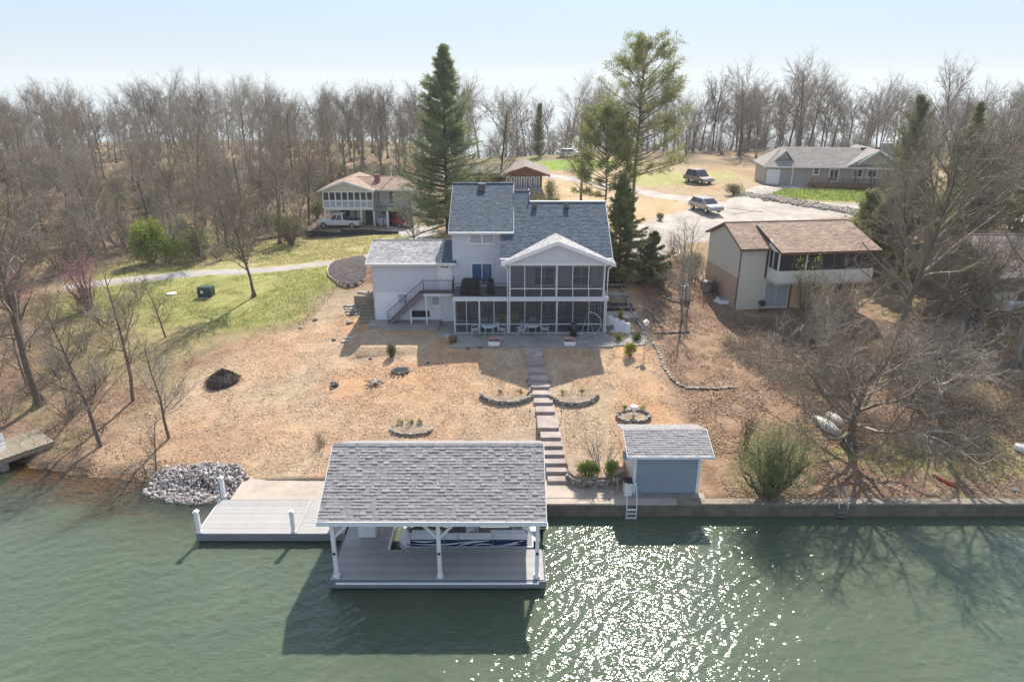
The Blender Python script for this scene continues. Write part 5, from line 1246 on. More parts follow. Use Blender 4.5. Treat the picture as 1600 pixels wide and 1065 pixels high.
brush('upper_brush', 'dry twigs on the floor of the wood behind the upper houses', 12000, lambda r, n: r.uniform(-8, 120, n), lambda r, n: r.uniform(108, 150, n),
      lambda X, Y: (np.abs(X) < Y*.8+3) & (Y > 134-.30*np.maximum(0, X-14)) & (fbm(X*.2, Y*.2, 93) > .4), 1.4, .024, 'twig', 4, 1.1)
def bush(u, v, rx, ry, rz, n, size, m, seed, label, name='shrub', cat='shrub', lobes=8, p=None, **k):
    return put(leafy(name, label, cat, rx, ry, rz, n, size, m, seed, lobes, **k), p or at(u, v))
bush(236, 410, 2.2, 2.0, 4.2, 5200, .20, 'leaf_bright', 401, 'bright yellow green tree in new leaf beside the lane at left', 'leafing_tree', 'tree', 14)
bush(260, 412, 2.2, 1.8, 2.4, 2000, .18, 'leaf_bright', 415, 'lower bright green bush at the foot of the leafing tree', 'bush', 'bush', 9)
bush(315, 398, 2.4, 2, 2.6, 1500, .18, 'leaf_pale', 402, 'pale green bush right of the bright leafing tree by the lane', 'bush', 'bush')
bush(45, 470, 2.4, 2.2, 4.2, 1900, .13, 'leaf_pink', 403, 'pink flowering redbud behind the tallest left shore tree', 'redbud_tree', 'tree', 14, p=(-42, 55, ground(-42, 55)))
bush(130, 470, 2.8, 2.2, 4.0, 1700, .13, 'leaf_pink', 404, 'pink flowering redbud at the end of the lane', 'redbud_tree', 'tree', 14, p=(-37, 57, ground(-37, 57)))
bush(1203, 780, 2.7, 1.7, 4.0, 10500, .12, 'leaf_pale', 405, 'large feathery pale green bush on the seawall right of the blue shed', 'bush', 'bush', 26, aspect=.22, base=.02)
bush(1165, 690, .7, .6, 1.7, 700, .10, 'leaf_dry', 406, 'withered brown bush behind the large pale green bush', 'dry_bush', 'bush')
bush(611, 557, .50, .5, .85, 1300, .09, 'leaf_olive', 407, 'round olive shrub half in the shade of the garage wing', lobes=9)
bush(985, 557, .50, .5, .85, 1400, .09, 'leaf_yellow', 408, 'round yellow green shrub on a short stem below the patio bed', lobes=9)
bush(964, 533, .38, .38, .5, 800, .08, 'leaf_yellow', 409, 'small yellow green shrub in the bed at the right end of the patio')
bush(995, 532, .33, .33, .6, 700, .08, 'leaf_green', 410, 'small upright green shrub in the bed beside the pole')
bush(956, 518, .6, .4, .6, 900, .07, 'leaf_red', 411, 'rust red shrub against the low white garden wall')
bush(917, 735, .80, .45, .80, 2600, .075, 'leaf_bright', 412, 'larger bright green shrub in the stone bed above the landing', lobes=11, p=on_z(917, 742, 1.36)[:2]+(1.36,))
bush(957, 742, .50, .42, .78, 1800, .075, 'leaf_bright', 413, 'smaller bright green shrub right of the little bare tree', p=on_z(957, 742, 1.36)[:2]+(1.36,))
bush(952, 492, .35, .35, 1.1, 500, .1, 'leaf_yellow', 414, 'tall yellow flowering shrub at the corner of the screened porch', p=(8.1, 48.8, 3.6))
bush(825, 250, 1.6, 1.4, 3.0, 1500, .2, 'leaf_yellow', 416, 'yellow green rounded tree behind the brown house roof', 'small_tree', 'tree', p=(2.6, 103, ground(2.6, 103)))
bush(860, 300, 1.3, 1.2, 2.6, 1300, .16, 'needle_cedar', 417, 'dark clipped evergreen beside the brown house', 'evergreen_shrub', p=(4.6, 84, ground(4.6, 84)))
bush(850, 310, 2.2, 1.2, 1.6, 1500, .16, 'leaf_olive', 418, 'low olive hedge in front of the brown house', 'hedge', 'hedge', p=(3.6, 80, ground(3.6, 80)))
bush(1146, 305, 1.3, 1.1, 1.4, 1300, .16, 'needle_cedar', 419, 'dark round evergreen beside the gravel drive fork')
bush(1032, 345, .6, .6, .9, 500, .13, 'needle_cedar', 420, 'tiny dark shrub on the tan bank beside the pine trunk')
bush(1085, 400, 1.3, 1.2, 1.9, 1300, .15, 'leaf_olive', 421, 'olive bush against the far end of the tan house', p=(16.9, 62, ground(16.9, 62)))
bush(1480, 355, 3.0, 2, 3.4, 3000, .2, 'leaf_pale', 422, 'loose pale green bush beside the drive at the right', p=(44, 73, ground(44, 73)))
bush(1245, 380, 1.6, 1.4, 4.6, 900, .13, 'leaf_yellow', 423, 'yellow budding tree rising in front of the tan roof', 'budding_tree', 'tree', p=(22.5, 50, ground(22.5, 50)))
_t = tree_obj('dry_shrub', 'rust brown bare shrub on the open yard left of the boathouse roof', 'shrub', *bare('thicket', 1.15, 430, 1.6, .9)[:2], 'bark', 'twig_red', nt=3); put(_t, at(501, 702))
_t = tree_obj('small_bare_tree', 'little multi stemmed bare tree between two bright green shrubs', 'tree', *bare('thicket', 2.5, 431, .7, 1.3)[:2], 'bark_pale', 'twig_pale', nt=5); put(_t, on_z(940, 739, 1.36)[:2]+(1.36,))

_t = tree_obj('wispy_stems', 'wispy grey green stems rising through the large pale bush on the seawall', 'shrub', *bare('thicket', 4.3, 433, 2.2, 1.0)[:2], 'leaf_olive', 'leaf_pale', nt=3); put(_t, at(1203, 780))
# ------------------------------------------------------------------ neighbours' houses
def gable_roof(H, m, x0, x1, ye, ze, yr, zr, yb=None, fascia='white_trim', e=.17, tw=.3, th=.12):
    yb = yb if yb is not None else 2*yr-ye; rs = []
    for (P0, U, ya) in (((x0, ye, ze), (1, 0, 0), ye), ((x1, yb, ze), (-1, 0, 0), yb)):
        V = (0, yr-ya, zr-ze); L = sqrt((yr-ya)**2+(zr-ze)**2); r = slab4(MB(), P0, U, V, x1-x0, L, th).build('roof', 'roof_under', H)
        if ya == ye: shingles(r, m, (P0[0], P0[1], P0[2]+.003), U, V, x1-x0, L, e=e, tw=tw)
        else: slab4(MB(), (P0[0]+.0, P0[1], P0[2]+.02), U, V, x1-x0, L, .018).build('roof_covering', m, r)
        rs.append(r)
    MB().box(x0-.01, x1+.01, ye-.04, ye-.004, ze-.18, ze+.01).build('fascia', fascia, rs[0])
    for sx in (x0-.03, x1+.002): MB().ext([(ye, ze-.18), (ye, ze), (yr, zr), (yb, ze), (yb, ze-.18), (yr, zr-.18)], sx, sx+.028, 'x').build('rake_board', fascia, H)
    MB().box(x0, x1, yr-.1, yr+.1, zr-.02, zr+.04).build('ridge_cap', m, H)
    return rs
def front_gable(H, m, xa, xb, ax, yf, yb, ez, az_, wall, trim='white_trim', e=.17, keep=None):
    for xe, s in ((xa, 1), (xb, -1)):
        V = Vector((ax-xe, 0, az_-ez)); L = V.length; r = slab4(MB(), (xe, yf, ez), (0, 1, 0), V, yb-yf, L, .12).build('roof', 'roof_under', H)
        shingles(r, m, (xe, yf+.02, ez+.004), (0, 1, 0), V, yb-yf-.02, L, e=e, tw=.3, keep=keep)
    MB().ext([(xa-.02, ez-.2), (xa-.02, ez+.02), (ax, az_+.03), (xb+.02, ez+.02), (xb+.02, ez-.2), (ax, az_-.2)], yf-.03, yf, 'y').build('rake_board', trim, H)
    MB().ext([(xa+.3, ez-.14), (xb-.3, ez-.14), (ax, az_-.2)], yf+.35, yf+.5, 'y').build('gable_wall', wall, H)

# tan house on the right ---------------------------------------------------------------
def tan_house():
    H = thing('tan_house', 'cream sided two storey house with tan shingle roof and long screened balcony at the right', 'house', (18.15, 53, 3.5))
    x0, x1, y0, y1, z0 = 18.15, 28.4, 53.0, 59.4, 3.3
    MB().box(x0, x1, y0, y1, z0-.6, 8.6).build('wall', 'cream_siding', H)
    lap_siding(H, 'cream_siding', x0, 20.2, z0, 8.5, y0-.0, e=.2); 
    lap_siding(H, 'cream_siding', y0, y1, 6.1, 8.58, x0, axis='y', e=.2, face=-1)
    MB().box(x0-.05, x0-.01, y0+.15, y1-.05, z0-.2, 6.08).build('lower_wall', 'brick_peach', H)
    ye, yr, ze, zr = 52.55, 56.2, 8.6, 10.05
    MB().ext([(y0, 8.58), (y1, 8.58), (yr, zr-.16)], x0-.004, x0+.2, 'x').build('gable_wall', 'cream_siding', H); MB().ext([(y0, 8.58), (y1, 8.58), (yr, zr-.16)], x1-.2, x1, 'x').build('gable_wall', 'cream_siding', H)
    k = 0
    gable_roof(H, 'roof_tan', x0-.25, x1+.3, ye, ze, yr, zr, fascia='wood_brown')
    # the flatter roof over the balcony
    yp, zp = 50.95, 8.62; P0 = (20.35, yp, zp); V = (0, 55.5-yp, 9.93-zp); L = Vector(V).length
    r = slab4(MB(), P0, (1, 0, 0), V, 8.3, L, .14).build('porch_roof', 'roof_under', H); shingles(r, 'roof_tan', (P0[0], P0[1], P0[2]+.003), (1, 0, 0), V, 8.3, L, e=.17, tw=.3)
    MB().box(20.33, 28.67, yp-.04, yp-.003, zp-.2, zp+.012).build('fascia', 'wood_brown', r)
    MB().ext([(yp+.1, zp-.1), (53, zp-.1), (53, zp+.65)], 20.38, 20.45, 'x').build('cheek_wall', 'cream_trim', H)
    # balcony
    bx0, bx1, by = 20.45, 28.5, 51.35
    MB().box(bx0, bx1, by, y0-.02, 5.95, 6.1).build('balcony_floor', 'cream_trim', H)
    MB().box(bx0, bx1, by, by+.08, 6.0, 7.05).build('balcony_front', 'cream_trim', H); MB().box(bx0, bx0+.08, by+.08, y0-.02, 6.0, 7.05).build('balcony_side', 'cream_trim', H)
    for i in range(8):
        x = bx0+.06+i*(bx1-bx0-.12)/7; MB().box(x-.05, x+.05, by-.005, by+.085, 7.06, 8.5).build('porch_post', 'cream_trim' if i in (0, 2) else 'wood_brown', H)
        if i < 7: MB().box(x+.055, x+(bx1-bx0-.12)/7-.055, by+.04, by+.045, 7.06, 8.5).build('screen_panel', 'screen', H)
    for yy in (by+.9, y0-.1): MB().box(bx0+.005, bx0+.075, yy-.05, yy+.05, 7.06, 8.5).build('porch_post', 'cream_trim', H)
    MB().box(bx0+.035, bx0+.04, by+.09, y0-.05, 7.06, 8.5).build('screen_panel', 'screen', H)
    MB().box(20.3, x1, y0-.03, y0-.004, 6.12, 8.5).build('back_wall', 'fabric_dark', H)
    # lower storey
    MB().box(22.8, x1-.1, y0-.045, y0-.005, z0, 5.92).build('lower_wall', 'brick_peach', H)
    for i, x in enumerate((24.3, 26.2, 28.3)): MB().box(x-.06, x+.06, y0-.07, y0-.046, z0, 5.9).build('timber_post', 'wood_brown', H)
    MB().box(22.6, 22.75, y0-.1, y0-.004, z0, 5.9).build('timber_post', 'wood_brown', H)
    window(H, 20.42, 22.55, 3.6, 5.75, y0-.03, cols=2, pane='blind', frame='white_trim', name='sliding_door', sill=False, label='sliding glass door with pale drapes under the balcony')
    window(H, 26.5, 27.9, 4.0, 5.6, y0-.06, cols=2, pane='glass', frame='wood_brown', sill=False)
    MB().tube([(x0-.1, y0-.02, 8.4), (x0-.06, y0-.07, 8.2), (x0-.06, y0-.07, 3.5), (x0-.3, y0-.2, 3.4)], .05, 6).build('downspout', 'wood_brown', H)
    a = thing('air_conditioner', 'dark square air conditioner unit against the tan house side wall', 'air conditioner', (16.9, 56.8, ground(16.9, 56.8)))
    g = ground(16.9, 56.8); MB().box(16.35, 17.4, 56.3, 57.3, g, g+.95).build('cabinet', 'fabric_dark', a, bevel=.03); MB().lathe((16.87, 56.8, g+.952), [(.4, 0), (.38, .04), (.08, .06)], 12).build('fan_grille', 'bin_grey', a)
    MB().box(16.25, 17.5, 56.2, 57.4, g-.1, g+.0).build('base', 'concrete', a)
    H.rotation_euler[2] = radians(7)
    p = at(1130, 474); b = thing('upturned_boat', 'small white plastic pedal boat lying by the corner of the tan house', 'boat', p)
    x, y, z = p; MB().ext([(x-.9, y-.1), (x-.5, y-.55), (x+.6, y-.55), (x+1.0, y-.1), (x+.6, y+.5), (x-.5, y+.5)], z+.03, z+.35, 'z').build('hull', 'white_paint', b, bevel=.08); MB().box(x-.4, x+.5, y-.3, y+.25, z+.352, z+.42).build('seat_well', 'bin_grey', b, bevel=.03); MB().box(x-.55, x-.45, y-.4, y+.35, z+.353, z+.55).build('backrest', 'white_paint', b)
    p = at(1189, 487); x, y, z = p; k = thing('kettle_grill', 'black round kettle grill in front of the tan house glass door', 'grill', p)
    for a_ in (0, 2.1, 4.2): MB().tube([(x+.25*cos(a_), y+.25*sin(a_), z), (x+.1*cos(a_), y+.1*sin(a_), z+.55)], .015, 5).build('leg', 'iron', k)
    MB().lathe((x, y, z+.5), [(.1, 0), (.26, .12), (.3, .25)], 14).build('bowl', 'black_plastic', k, smooth=True); MB().lathe((x, y, z+.752), [(.3, 0), (.26, .13), (.12, .22), (.02, .24)], 14).build('lid', 'black_plastic', k, smooth=True)
tan_house()

# white house at left -------------------------------------------------------------------
def left_house():
    Y = 86.0; H = thing('cream_house', 'cream two storey house with glazed porch and open carport behind the left lawn', 'house', (-18, Y, 4.0))
    X = lambda u, v=320: on_y(u, v, Y)[0]; Z = lambda v: on_y(800, v, Y)[2]; Z0 = 4.02
    xa, xb, xc = X(505.5), X(583), X(641); zf = Z(325); ze = Z(297.5)
    # right part
    MB().box(xb-.4, xc, Y+1.8, Y+8.5, Z0-.4, ze-.05).build('wall', 'house_cream', H); MB().box(xa+.2, xb-.42, Y+1.8, Y+8.5, Z0-.4, ze-.05).build('wall', 'house_cream', H)
    MB().box(xa+.05, xb, Y+.02, Y+1.78, zf-.25, zf).build('porch_floor', 'white_trim', H)
    n = 8; w = (xb-xa)/n
    for i in range(n+1): MB().box(xa+i*w-.07, xa+i*w+.07, Y-.02, Y+.10, zf, ze).build('porch_post', 'white_paint', H)
    for i in range(n):
        MB().box(xa+i*w+.08, xa+(i+1)*w-.08, Y+.03, Y+.05, zf+1.0, ze-.25).build('pane', 'glass', H); MB().box(xa+i*w+.08, xa+(i+1)*w-.08, Y+.03, Y+.05, zf+.12, zf+.82).build('screen_panel', 'blind', H)
    for z, h in ((zf+.003, .12), (zf+.83, .16), (ze-.24, .25)): MB().box(xa-.05, xb+.05, Y-.03, Y+.02, z, z+h).build('porch_rail', 'white_paint', H)
    for x in (xa+.1, X(563), xb): MB().box(x-.1, x+.1, Y, Y+.2, Z0-.3, zf-.26).build('carport_post', 'white_paint', H)
    MB().box(X(565.5), X(578), Y+1.74, Y+1.79, Z0, zf-.35).build('garage_door', 'door_green', H)
    MB().box(X(527), X(540), Y+1.74, Y+1.79, Z0+.9, Z0+1.9).build('pane', 'glass', H); MB().box(X(548), X(551), Y+1.74, Y+1.79, Z0, zf-.4).build('timber_post', 'wood_brown', H)
    # roofs
    az_ = Z(282); ax = X(541)
    front_gable(H, 'roof_tan', X(499), X(583)+.35, ax, Y-.4, Y+9, ze, az_, 'house_cream')
    MB().box(xa, xb, Y+.0, Y+.3, ze-.02, ze+.1).build('porch_beam', 'white_paint', H)
    gable_roof(H, 'roof_tan', ax, xc+.5, Y+.6, ze+.05, Y+5, az_-.12)
    c = on_y(590, 291, Y+3.2); MB().box(c[0]-.35, c[0]+.35, Y+3, Y+3.7, c[2]-1.8, c[2]+1.5).build('chimney', 'chimney_red', H)
    # deck with railing on the right
    MB().box(xb+.1, xc+.8, Y-.6, Y+1.75, zf-.28, zf-.02).build('deck', 'deck_rim', H); railing(H, [(xb+.15, Y-.55, zf), (xc+.75, Y-.55, zf)], 1.0, 'bin_grey', .3, bal=.04)
    MB().box(X(604), X(607), Y-.55, Y-.35, Z0-.3, zf-.29).build('deck_post', 'white_paint', H); MB().box(X(592.5), X(613), Y+1.73, Y+1.79, Z0+1.2, zf-.3).build('opening_shade', 'fabric_dark', H); MB().box(X(615), xc-.3, Y+1.73, Y+1.79, Z0, zf-.3).build('opening_shade', 'fabric_dark', H)  # dark panels on the solid wall stand in for the openings' shade
    window(H, X(604), X(611.5), ze-1.9, ze-.3, Y+1.76, cols=1, sill=False); window(H, X(586.5), X(590.5), ze-1.9, ze-.5, Y+1.76, cols=1, sill=False)
    MB().tube([(X(605.5), Y+4, ze), (X(605), Y+4, ze+5.0)], .07, 6).build('vent_pole', 'white_trim', H)
    return X, Y, Z0
LX, LYY, LZ0 = left_house()
for i, u in enumerate((594, 603)):
    x = LX(u); b = thing('wheelie_bin', ('left of the two grey bins standing under the cream house deck', 'right of the two grey bins standing under the cream house deck')[i], 'bin', (x, LYY-.1, LZ0), 'grey bins under the deck')
    MB().ext([(x-.28, LZ0+.1), (x+.28, LZ0+.1), (x+.34, LZ0+1.05), (x-.34, LZ0+1.05)], LYY-.4, LYY+.2, 'y').build('body', 'bin_grey', b, bevel=.03); MB().box(x-.36, x+.36, LYY-.44, LYY+.24, LZ0+1.055, LZ0+1.13).build('lid', 'bin_grey', b, bevel=.02)
    for s in (-.25, .25): MB().lathe((x+s, LYY+.2, LZ0), [(.1, 0), (.1, .08)], 8).build('wheel', 'tyre', b)

# brown house behind the roof ------------------------------------------------------------
def brown_house():
    Y = 90.0; H = thing('brown_house', 'brown timber house with row of tall windows behind the main roof', 'house', (3, Y, 7)); X = lambda u: on_y(u, 280, Y)[0]; Z = lambda v: on_y(800, v, Y)[2]
    g = ground(X(820), Y)-.3; xa, xb = X(785), X(847)
    MB().box(xa, xb, Y, Y+9, g, Z(273)).build('wall', 'wood_brown', H); MB().box(X(728), xa-.01, Y+2, Y+8, g, Z(272)).build('wall', 'wood_brown', H)
    n = 7; w = (X(844)-X(790))/n
    for i in range(n): window(H, X(790)+i*w+.06, X(790)+(i+1)*w-.06, Z(294.5), Z(276), Y-.02, cols=1, frame='white_trim', pane='glass_curtain', sill=False, fw=.12)
    for i in range(n+1): MB().box(X(790)+i*w-.05, X(790)+i*w+.05, Y-.1, Y-.03, g+.2, Z(274)).build('timber_post', 'wood_brown', H)
    front_gable(H, 'roof_brown', X(782), X(859), X(821), Y-.6, Y+9.5, Z(273), Z(259.5), 'wood_brown', trim='wood_brown')
    gable_roof(H, 'roof_brown', X(722), X(800), Y+1.2, Z(272), Y+5, Z(263), fascia='wood_brown')
    MB().box(X(788), X(846), Y-1.4, Y-.15, g, g+1.6).build('stone_terrace', 'chimney_stone', H)
brown_house()

# upper right house -----------------------------------------------------------------------
def upper_house():
    Y = 97.0; H = thing('taupe_house', 'long taupe ranch house with deck and stone chimney on the upper right lawn', 'house', (35.3, Y, 7.6)); X = lambda u: on_y(u, 260, Y)[0]; Z = lambda v: on_y(800, v, Y)[2]
    ze, zr = Z(259), Z(232); xa, xb = X(1195), X(1400)
    MB().box(xa+.2, X(1313), Y, Y+7, Z(297), ze).build('wall', 'taupe_siding', H); MB().box(X(1313)+.01, xb-.3, Y, Y+7, Z(288), ze).build('wall', 'taupe_siding', H); MB().box(X(1313)+.01, xb-.3, Y+.1, Y+6.9, Z(310), Z(288)-.01).build('lower_wall', 'house_cream', H)
    d = MB().box(X(1199.5), X(1219.5), Y-.04, Y+.01, Z(287), Z(264)).build('garage_door', 'white_paint', H)
    for i in range(1, 4): z = Z(287)+i*(Z(264)-Z(287))/4; MB().box(X(1200), X(1219), Y-.05, Y-.035, z-.02, z+.02).build('panel_line', 'white_trim', d)
    # hipped end at the left with a small gable, long ridge, big front gable
    e = .25; ye, yr = Y-.6, Y+3.6; V = (0, yr-ye, zr-ze); L = Vector(V).length
    r = slab4(MB(), (X(1225), ye, ze), (1, 0, 0), V, X(1345)-X(1225), L, .12).build('roof', 'roof_under', H); shingles(r, 'roof_taupe', (X(1225), ye, ze+.003), (1, 0, 0), V, X(1345)-X(1225), L, e=.2, tw=.4)
    xh = X(1192); r = MB().add([(xh, ye, ze), (X(1225), ye, ze), (X(1225), yr, zr), (xh, Y+7.6, ze), (xh, ye, ze-.12), (X(1225), ye, ze-.12)], [(0, 1, 2), (0, 2, 3), (0, 4, 5, 1)]).build('hip_roof', 'roof_taupe', H)
    MB().add([(xh, Y+7.6, ze), (X(1225), yr, zr), (xb+.6, yr, zr), (xb+.6, Y+7.6, ze)], [(0, 1, 2, 3)]).build('roof', 'roof_taupe', H)
    front_gable(H, 'roof_taupe', X(1209), X(1240), X(1226.5), Y-.3+.9, Y+5, Z(251.5), Z(234), 'taupe_siding')
    front_gable(H, 'roof_taupe', X(1311), xb+.6, X(1357), Y-.6, Y+9, ze, Z(231.5), 'taupe_siding')
    front_gable(H, 'roof_taupe', X(1329), X(1385), X(1357), Y-.95, Y-.62, Z(252), Z(231), 'taupe_siding')
    MB().lathe((X(1356), Y-.72, Z(243)), [(.0, 0), (.42, 0), (.42, .03)], 14).build('round_vent', 'white_trim', H).rotation_euler = (0, 0, 0)
    MB().box(xh, xb+.6, ye-.04, ye-.002, ze-.16, ze).build('fascia', 'white_trim', H)
    MB().box(X(1374), X(1390), Y+2.4, Y+3.8, ze-.5, Z(224)).build('chimney', 'chimney_stone', H); MB().tube([(X(1382), Y+3, Z(224)), (X(1382), Y+3, Z(220))], .12, 8).build('flue', 'aluminium', H)
    window(H, X(1268), X(1277.5), Z(271.5), Z(260.5), Y-.02, cols=1, rows=2, fw=.14); window(H, X(1292), X(1307), Z(282), Z(262), Y-.02, cols=2, fw=.16, sill=False, name='french_door', label='white french doors onto the deck')
    window(H, X(1327), X(1341), Z(275), Z(262), Y-.02, cols=2, fw=.1); window(H, X(1348), X(1362), Z(275), Z(262), Y-.02, cols=2, fw=.1)
    MB().box(X(1237), X(1239), Y-.08, Y-.02, Z(289), ze).build('downspout', 'white_trim', H)
    # deck
    dz = Z(284); MB().box(X(1265), X(1382), Y-2.6, Y-.1, dz-.3, dz).build('deck', 'wood_brown', H)
    railing(H, [(X(1262), Y-2.55, dz), (X(1372), Y-2.55, dz)], 1.0, 'wood_brown', .25, bal=.05, post=.1)
    st = MB(); st.ext([(X(1250), dz-1.5), (X(1262), dz-.2), (X(1262), dz), (X(1249), dz-1.35)], Y-2.6, Y-1.4, 'y'); st.build('staircase', 'wood_brown', H); railing(H, [(X(1249), Y-2.6, dz-1.4), (X(1262), Y-2.6, dz)], .95, 'wood_brown', .25, bal=.05, post=.1)
    for i in range(24): x = X(1256)+i*(X(1312)-X(1256))/24; MB().box(x, x+.16, Y-2.55, Y-2.5, Z(298), dz-.32).build('skirt_board', 'deck_wood', H)
    for u in (1323, 1346, 1369): MB().box(X(u)-.1, X(u)+.1, Y-2.5, Y-2.3, Z(306), ze-.2).build('deck_post', 'wood_brown', H)
    MB().box(X(1318), X(1343), Y+.04, Y+.09, Z(304), Z(289)).build('garage_door', 'house_cream', H)
    H.rotation_euler[2] = radians(-8)
upper_house()

# grey cabin at the right edge ---------------------------------------------------------------
def cabin():
    x0, y0 = 37.5, 51.0; g = ground(38.5, 51.5)-.4; H = thing('grey_cabin', 'grey brown low house at the right edge half hidden behind bare trees', 'house', (x0, y0, g))
    MB().box(x0, 50, y0, y0+9, g, g+3.4).build('wall', 'house_cream', H); lap_siding(H, 'grey_siding', x0, 50, g+2.0, g+3.4, y0-.004)
    gable_roof(H, 'roof_brown', x0-.5, 50.5, y0-.7, g+3.3, y0+4.5, g+5.6, fascia='grey_siding'); MB().ext([(y0, g+3.4), (y0+9, g+3.4), (y0+4.5, g+5.4)], x0, x0+.1, 'x').build('gable_wall', 'grey_siding', H)
    window(H, 39.2, 40.6, g+1.2, g+2.4, y0-.03, cols=2); window(H, 43, 44.6, g+1.2, g+2.4, y0-.03, cols=2)
    p = at(1570, 492); t = thing('gas_tank', 'white upright rounded gas tank standing before the grey cabin', 'tank', p); MB().lathe(p, [(.35, -.1), (.42, .1), (.42, 1.0), (.3, 1.25), (.1, 1.33), (.02, 1.34)], 16).build('tank_body', 'tank_white', t, smooth=True)
    MB().lathe((p[0], p[1], p[2]+1.34), [(.1, 0), (.1, .12)], 8).build('valve_cap', 'bin_grey', t)
cabin()

# ------------------------------------------------------------------ vehicles
def vehicle(name, label, cat, body, kind='car', L=4.5, W=1.8, Hh=1.45):
    """side profile in x, nose at +x; origin on the ground in the middle"""
    t = thing0(name, label, cat); h = Hh; hw = W/2
    if kind == 'pickup': low = [(-L/2, .45), (-L/2, .95), (-L/2+.05, 1.05), (.1, 1.05), (1.15, 1.08), (L/2-.15, 1.02), (L/2, .85), (L/2, .42)]; cab = [(-.75, 1.05), (-.6, h), (.55, h), (1.2, 1.07)]
    else: low = [(-L/2, .42), (-L/2, .85), (-L/2+.15, .95), (L/2-1.25, .95), (L/2-.2, .80), (L/2, .65), (L/2, .35)]; cab = [(-L/2+.25, .94), (-L/2+.65, h), (L/2-1.9, h), (L/2-1.1, .94)]
    MB().ext(low, -hw, hw, 'y').build('body', body, t, bevel=.07)
    k = .12; mb = MB(); n = len(cab)
    vs = [(x, -hw+.04+(k if z > 1.2 else 0), z) for x, z in cab]+[(x, hw-.04-(k if z > 1.2 else 0), z) for x, z in cab]
    mb.add(vs, [tuple(range(n)), tuple(reversed(range(n, 2*n)))]+[(i, i+n, (i+1) % n+n, (i+1) % n) for i in range(n)]); mb.build('cabin', body, t, bevel=.04)
    (xa, za), (xb_, zb), (xc_, zc), (xd, zd) = cab
    for s in (-1, 1):
        ya, yb2 = s*(hw-.03), s*(hw-.03-k)
        for (f0, f1) in ((.05, .47), (.53, .95)):
            lo = lambda f: xa+.1+(xd-xa-.25)*f; hi = lambda f: xb_+.05+(xc_-xb_-.1)*f
            vs = [(lo(f0), ya+s*.008, za+.06), (lo(f1), ya+s*.008, za+.06), (hi(f1), yb2+s*.012, zb-.08), (hi(f0), yb2+s*.012, zb-.08)]; vs += [(x, y-s*.02, z) for x, y, z in vs]
            MB().add(vs, [(0, 1, 2, 3), (7, 6, 5, 4), (0, 4, 5, 1), (2, 6, 7, 3), (1, 5, 6, 2), (0, 3, 7, 4)]).build('side_window', 'glass', t)
    for (p, q, nm) in (((xd, zd), (xc_, zc), 'windscreen'), ((xa, za), (xb_, zb), 'rear_window')):
        d = .012 if nm == 'windscreen' else -.012
        vs = [(p[0]*.95+q[0]*.05+d, -hw+.14, p[1]*.95+q[1]*.05), (p[0]*.95+q[0]*.05+d, hw-.14, p[1]*.95+q[1]*.05), (q[0]*.9+p[0]*.1+d, hw-.24, q[1]*.9+p[1]*.1), (q[0]*.9+p[0]*.1+d, -hw+.24, q[1]*.9+p[1]*.1)]; vs += [(x-d*1.5, y, z-.01) for x, y, z in vs]
        MB().add(vs, [(0, 1, 2, 3), (7, 6, 5, 4), (0, 4, 5, 1), (2, 6, 7, 3), (1, 5, 6, 2), (0, 3, 7, 4)]).build(nm, 'glass', t)
    if kind == 'pickup': MB().box(-L/2+.12, -.85, -hw+.14, hw-.14, 1.053, 1.075).build('truck_bed', 'fabric_dark', t)
    wr = .38 if kind == 'pickup' else .33
    for x in (-L/2+.9, L/2-.9):
        for s in (-1, 1):
            w = MB().tube([(x, s*(hw-.2), wr), (x, s*(hw+.02), wr)], wr, 16).build('wheel', 'tyre', t); MB().tube([(x, s*(hw+.021), wr), (x, s*(hw+.035), wr)], wr*.6, 10).build('rim', 'aluminium', w)
    for s in (-1, 1):
        MB().box(L/2-.02, L/2+.02, s*(hw-.28)-.16, s*(hw-.28)+.16, .62, .78).build('headlight', 'lamp_clear', t); MB().box(-L/2-.02, -L/2+.02, s*(hw-.15)-.1, s*(hw-.15)+.1, .7, .9).build('tail_light', 'lamp_red', t)
        MB().box(.7 if kind == 'pickup' else .6, .85 if kind == 'pickup' else .75, s*(hw+.02)-.1, s*(hw+.02)+.1, 1.05, 1.2).build('mirror', body, t)
    MB().box(L/2-.01, L/2+.05, -hw+.05, hw-.05, .38, .55).build('bumper', 'bin_grey', t); MB().box(-L/2-.05, -L/2+.01, -hw+.05, hw-.05, .42, .56).build('bumper', 'bin_grey', t)
    return t
p = on_z(532, 353, 4.05); put(vehicle('pickup_truck', 'white pickup truck parked on the pad before the cream house', 'truck', 'car_white', 'pickup', 5.5, 1.95, 1.82), (p[0], p[1], ground(p[0], p[1])+.02), pi-.12)
x = LX(624); put(vehicle('parked_car', 'red car parked under the deck of the cream house', 'car', 'car_red'), (x, LYY+.2, ground(x, LYY)+.02), -.9)
p = at(1102, 331); put(vehicle('parked_car', 'silver white car parked on the gravel drive with its front to the lake', 'car', 'car_silver', 'car', 4.5, 1.8, 1.5), (p[0], p[1], p[2]+.12), -pi/2+.35)
p = at(1091, 286); put(vehicle('parked_suv', 'tan off roader parked at the edge of the far wood', 'car', 'car_tan', 'car', 4.4, 1.85, 1.85), (p[0], p[1], p[2]+.05), -pi/2+.5)
p = (10.5, 129.5); put(vehicle('parked_car', 'white car far behind the green lawn at the edge of the wood', 'car', 'car_white', 'car', 4.5, 1.8, 1.45), (p[0], p[1], ground(*p)+.02), .1)
p = (46.5, 76.5); put(vehicle('parked_car', 'dark blue car half hidden behind the trees at the right', 'car', 'boat_navy', 'car', 4.5, 1.8, 1.45), (p[0], p[1], ground(*p)+.1), .2)
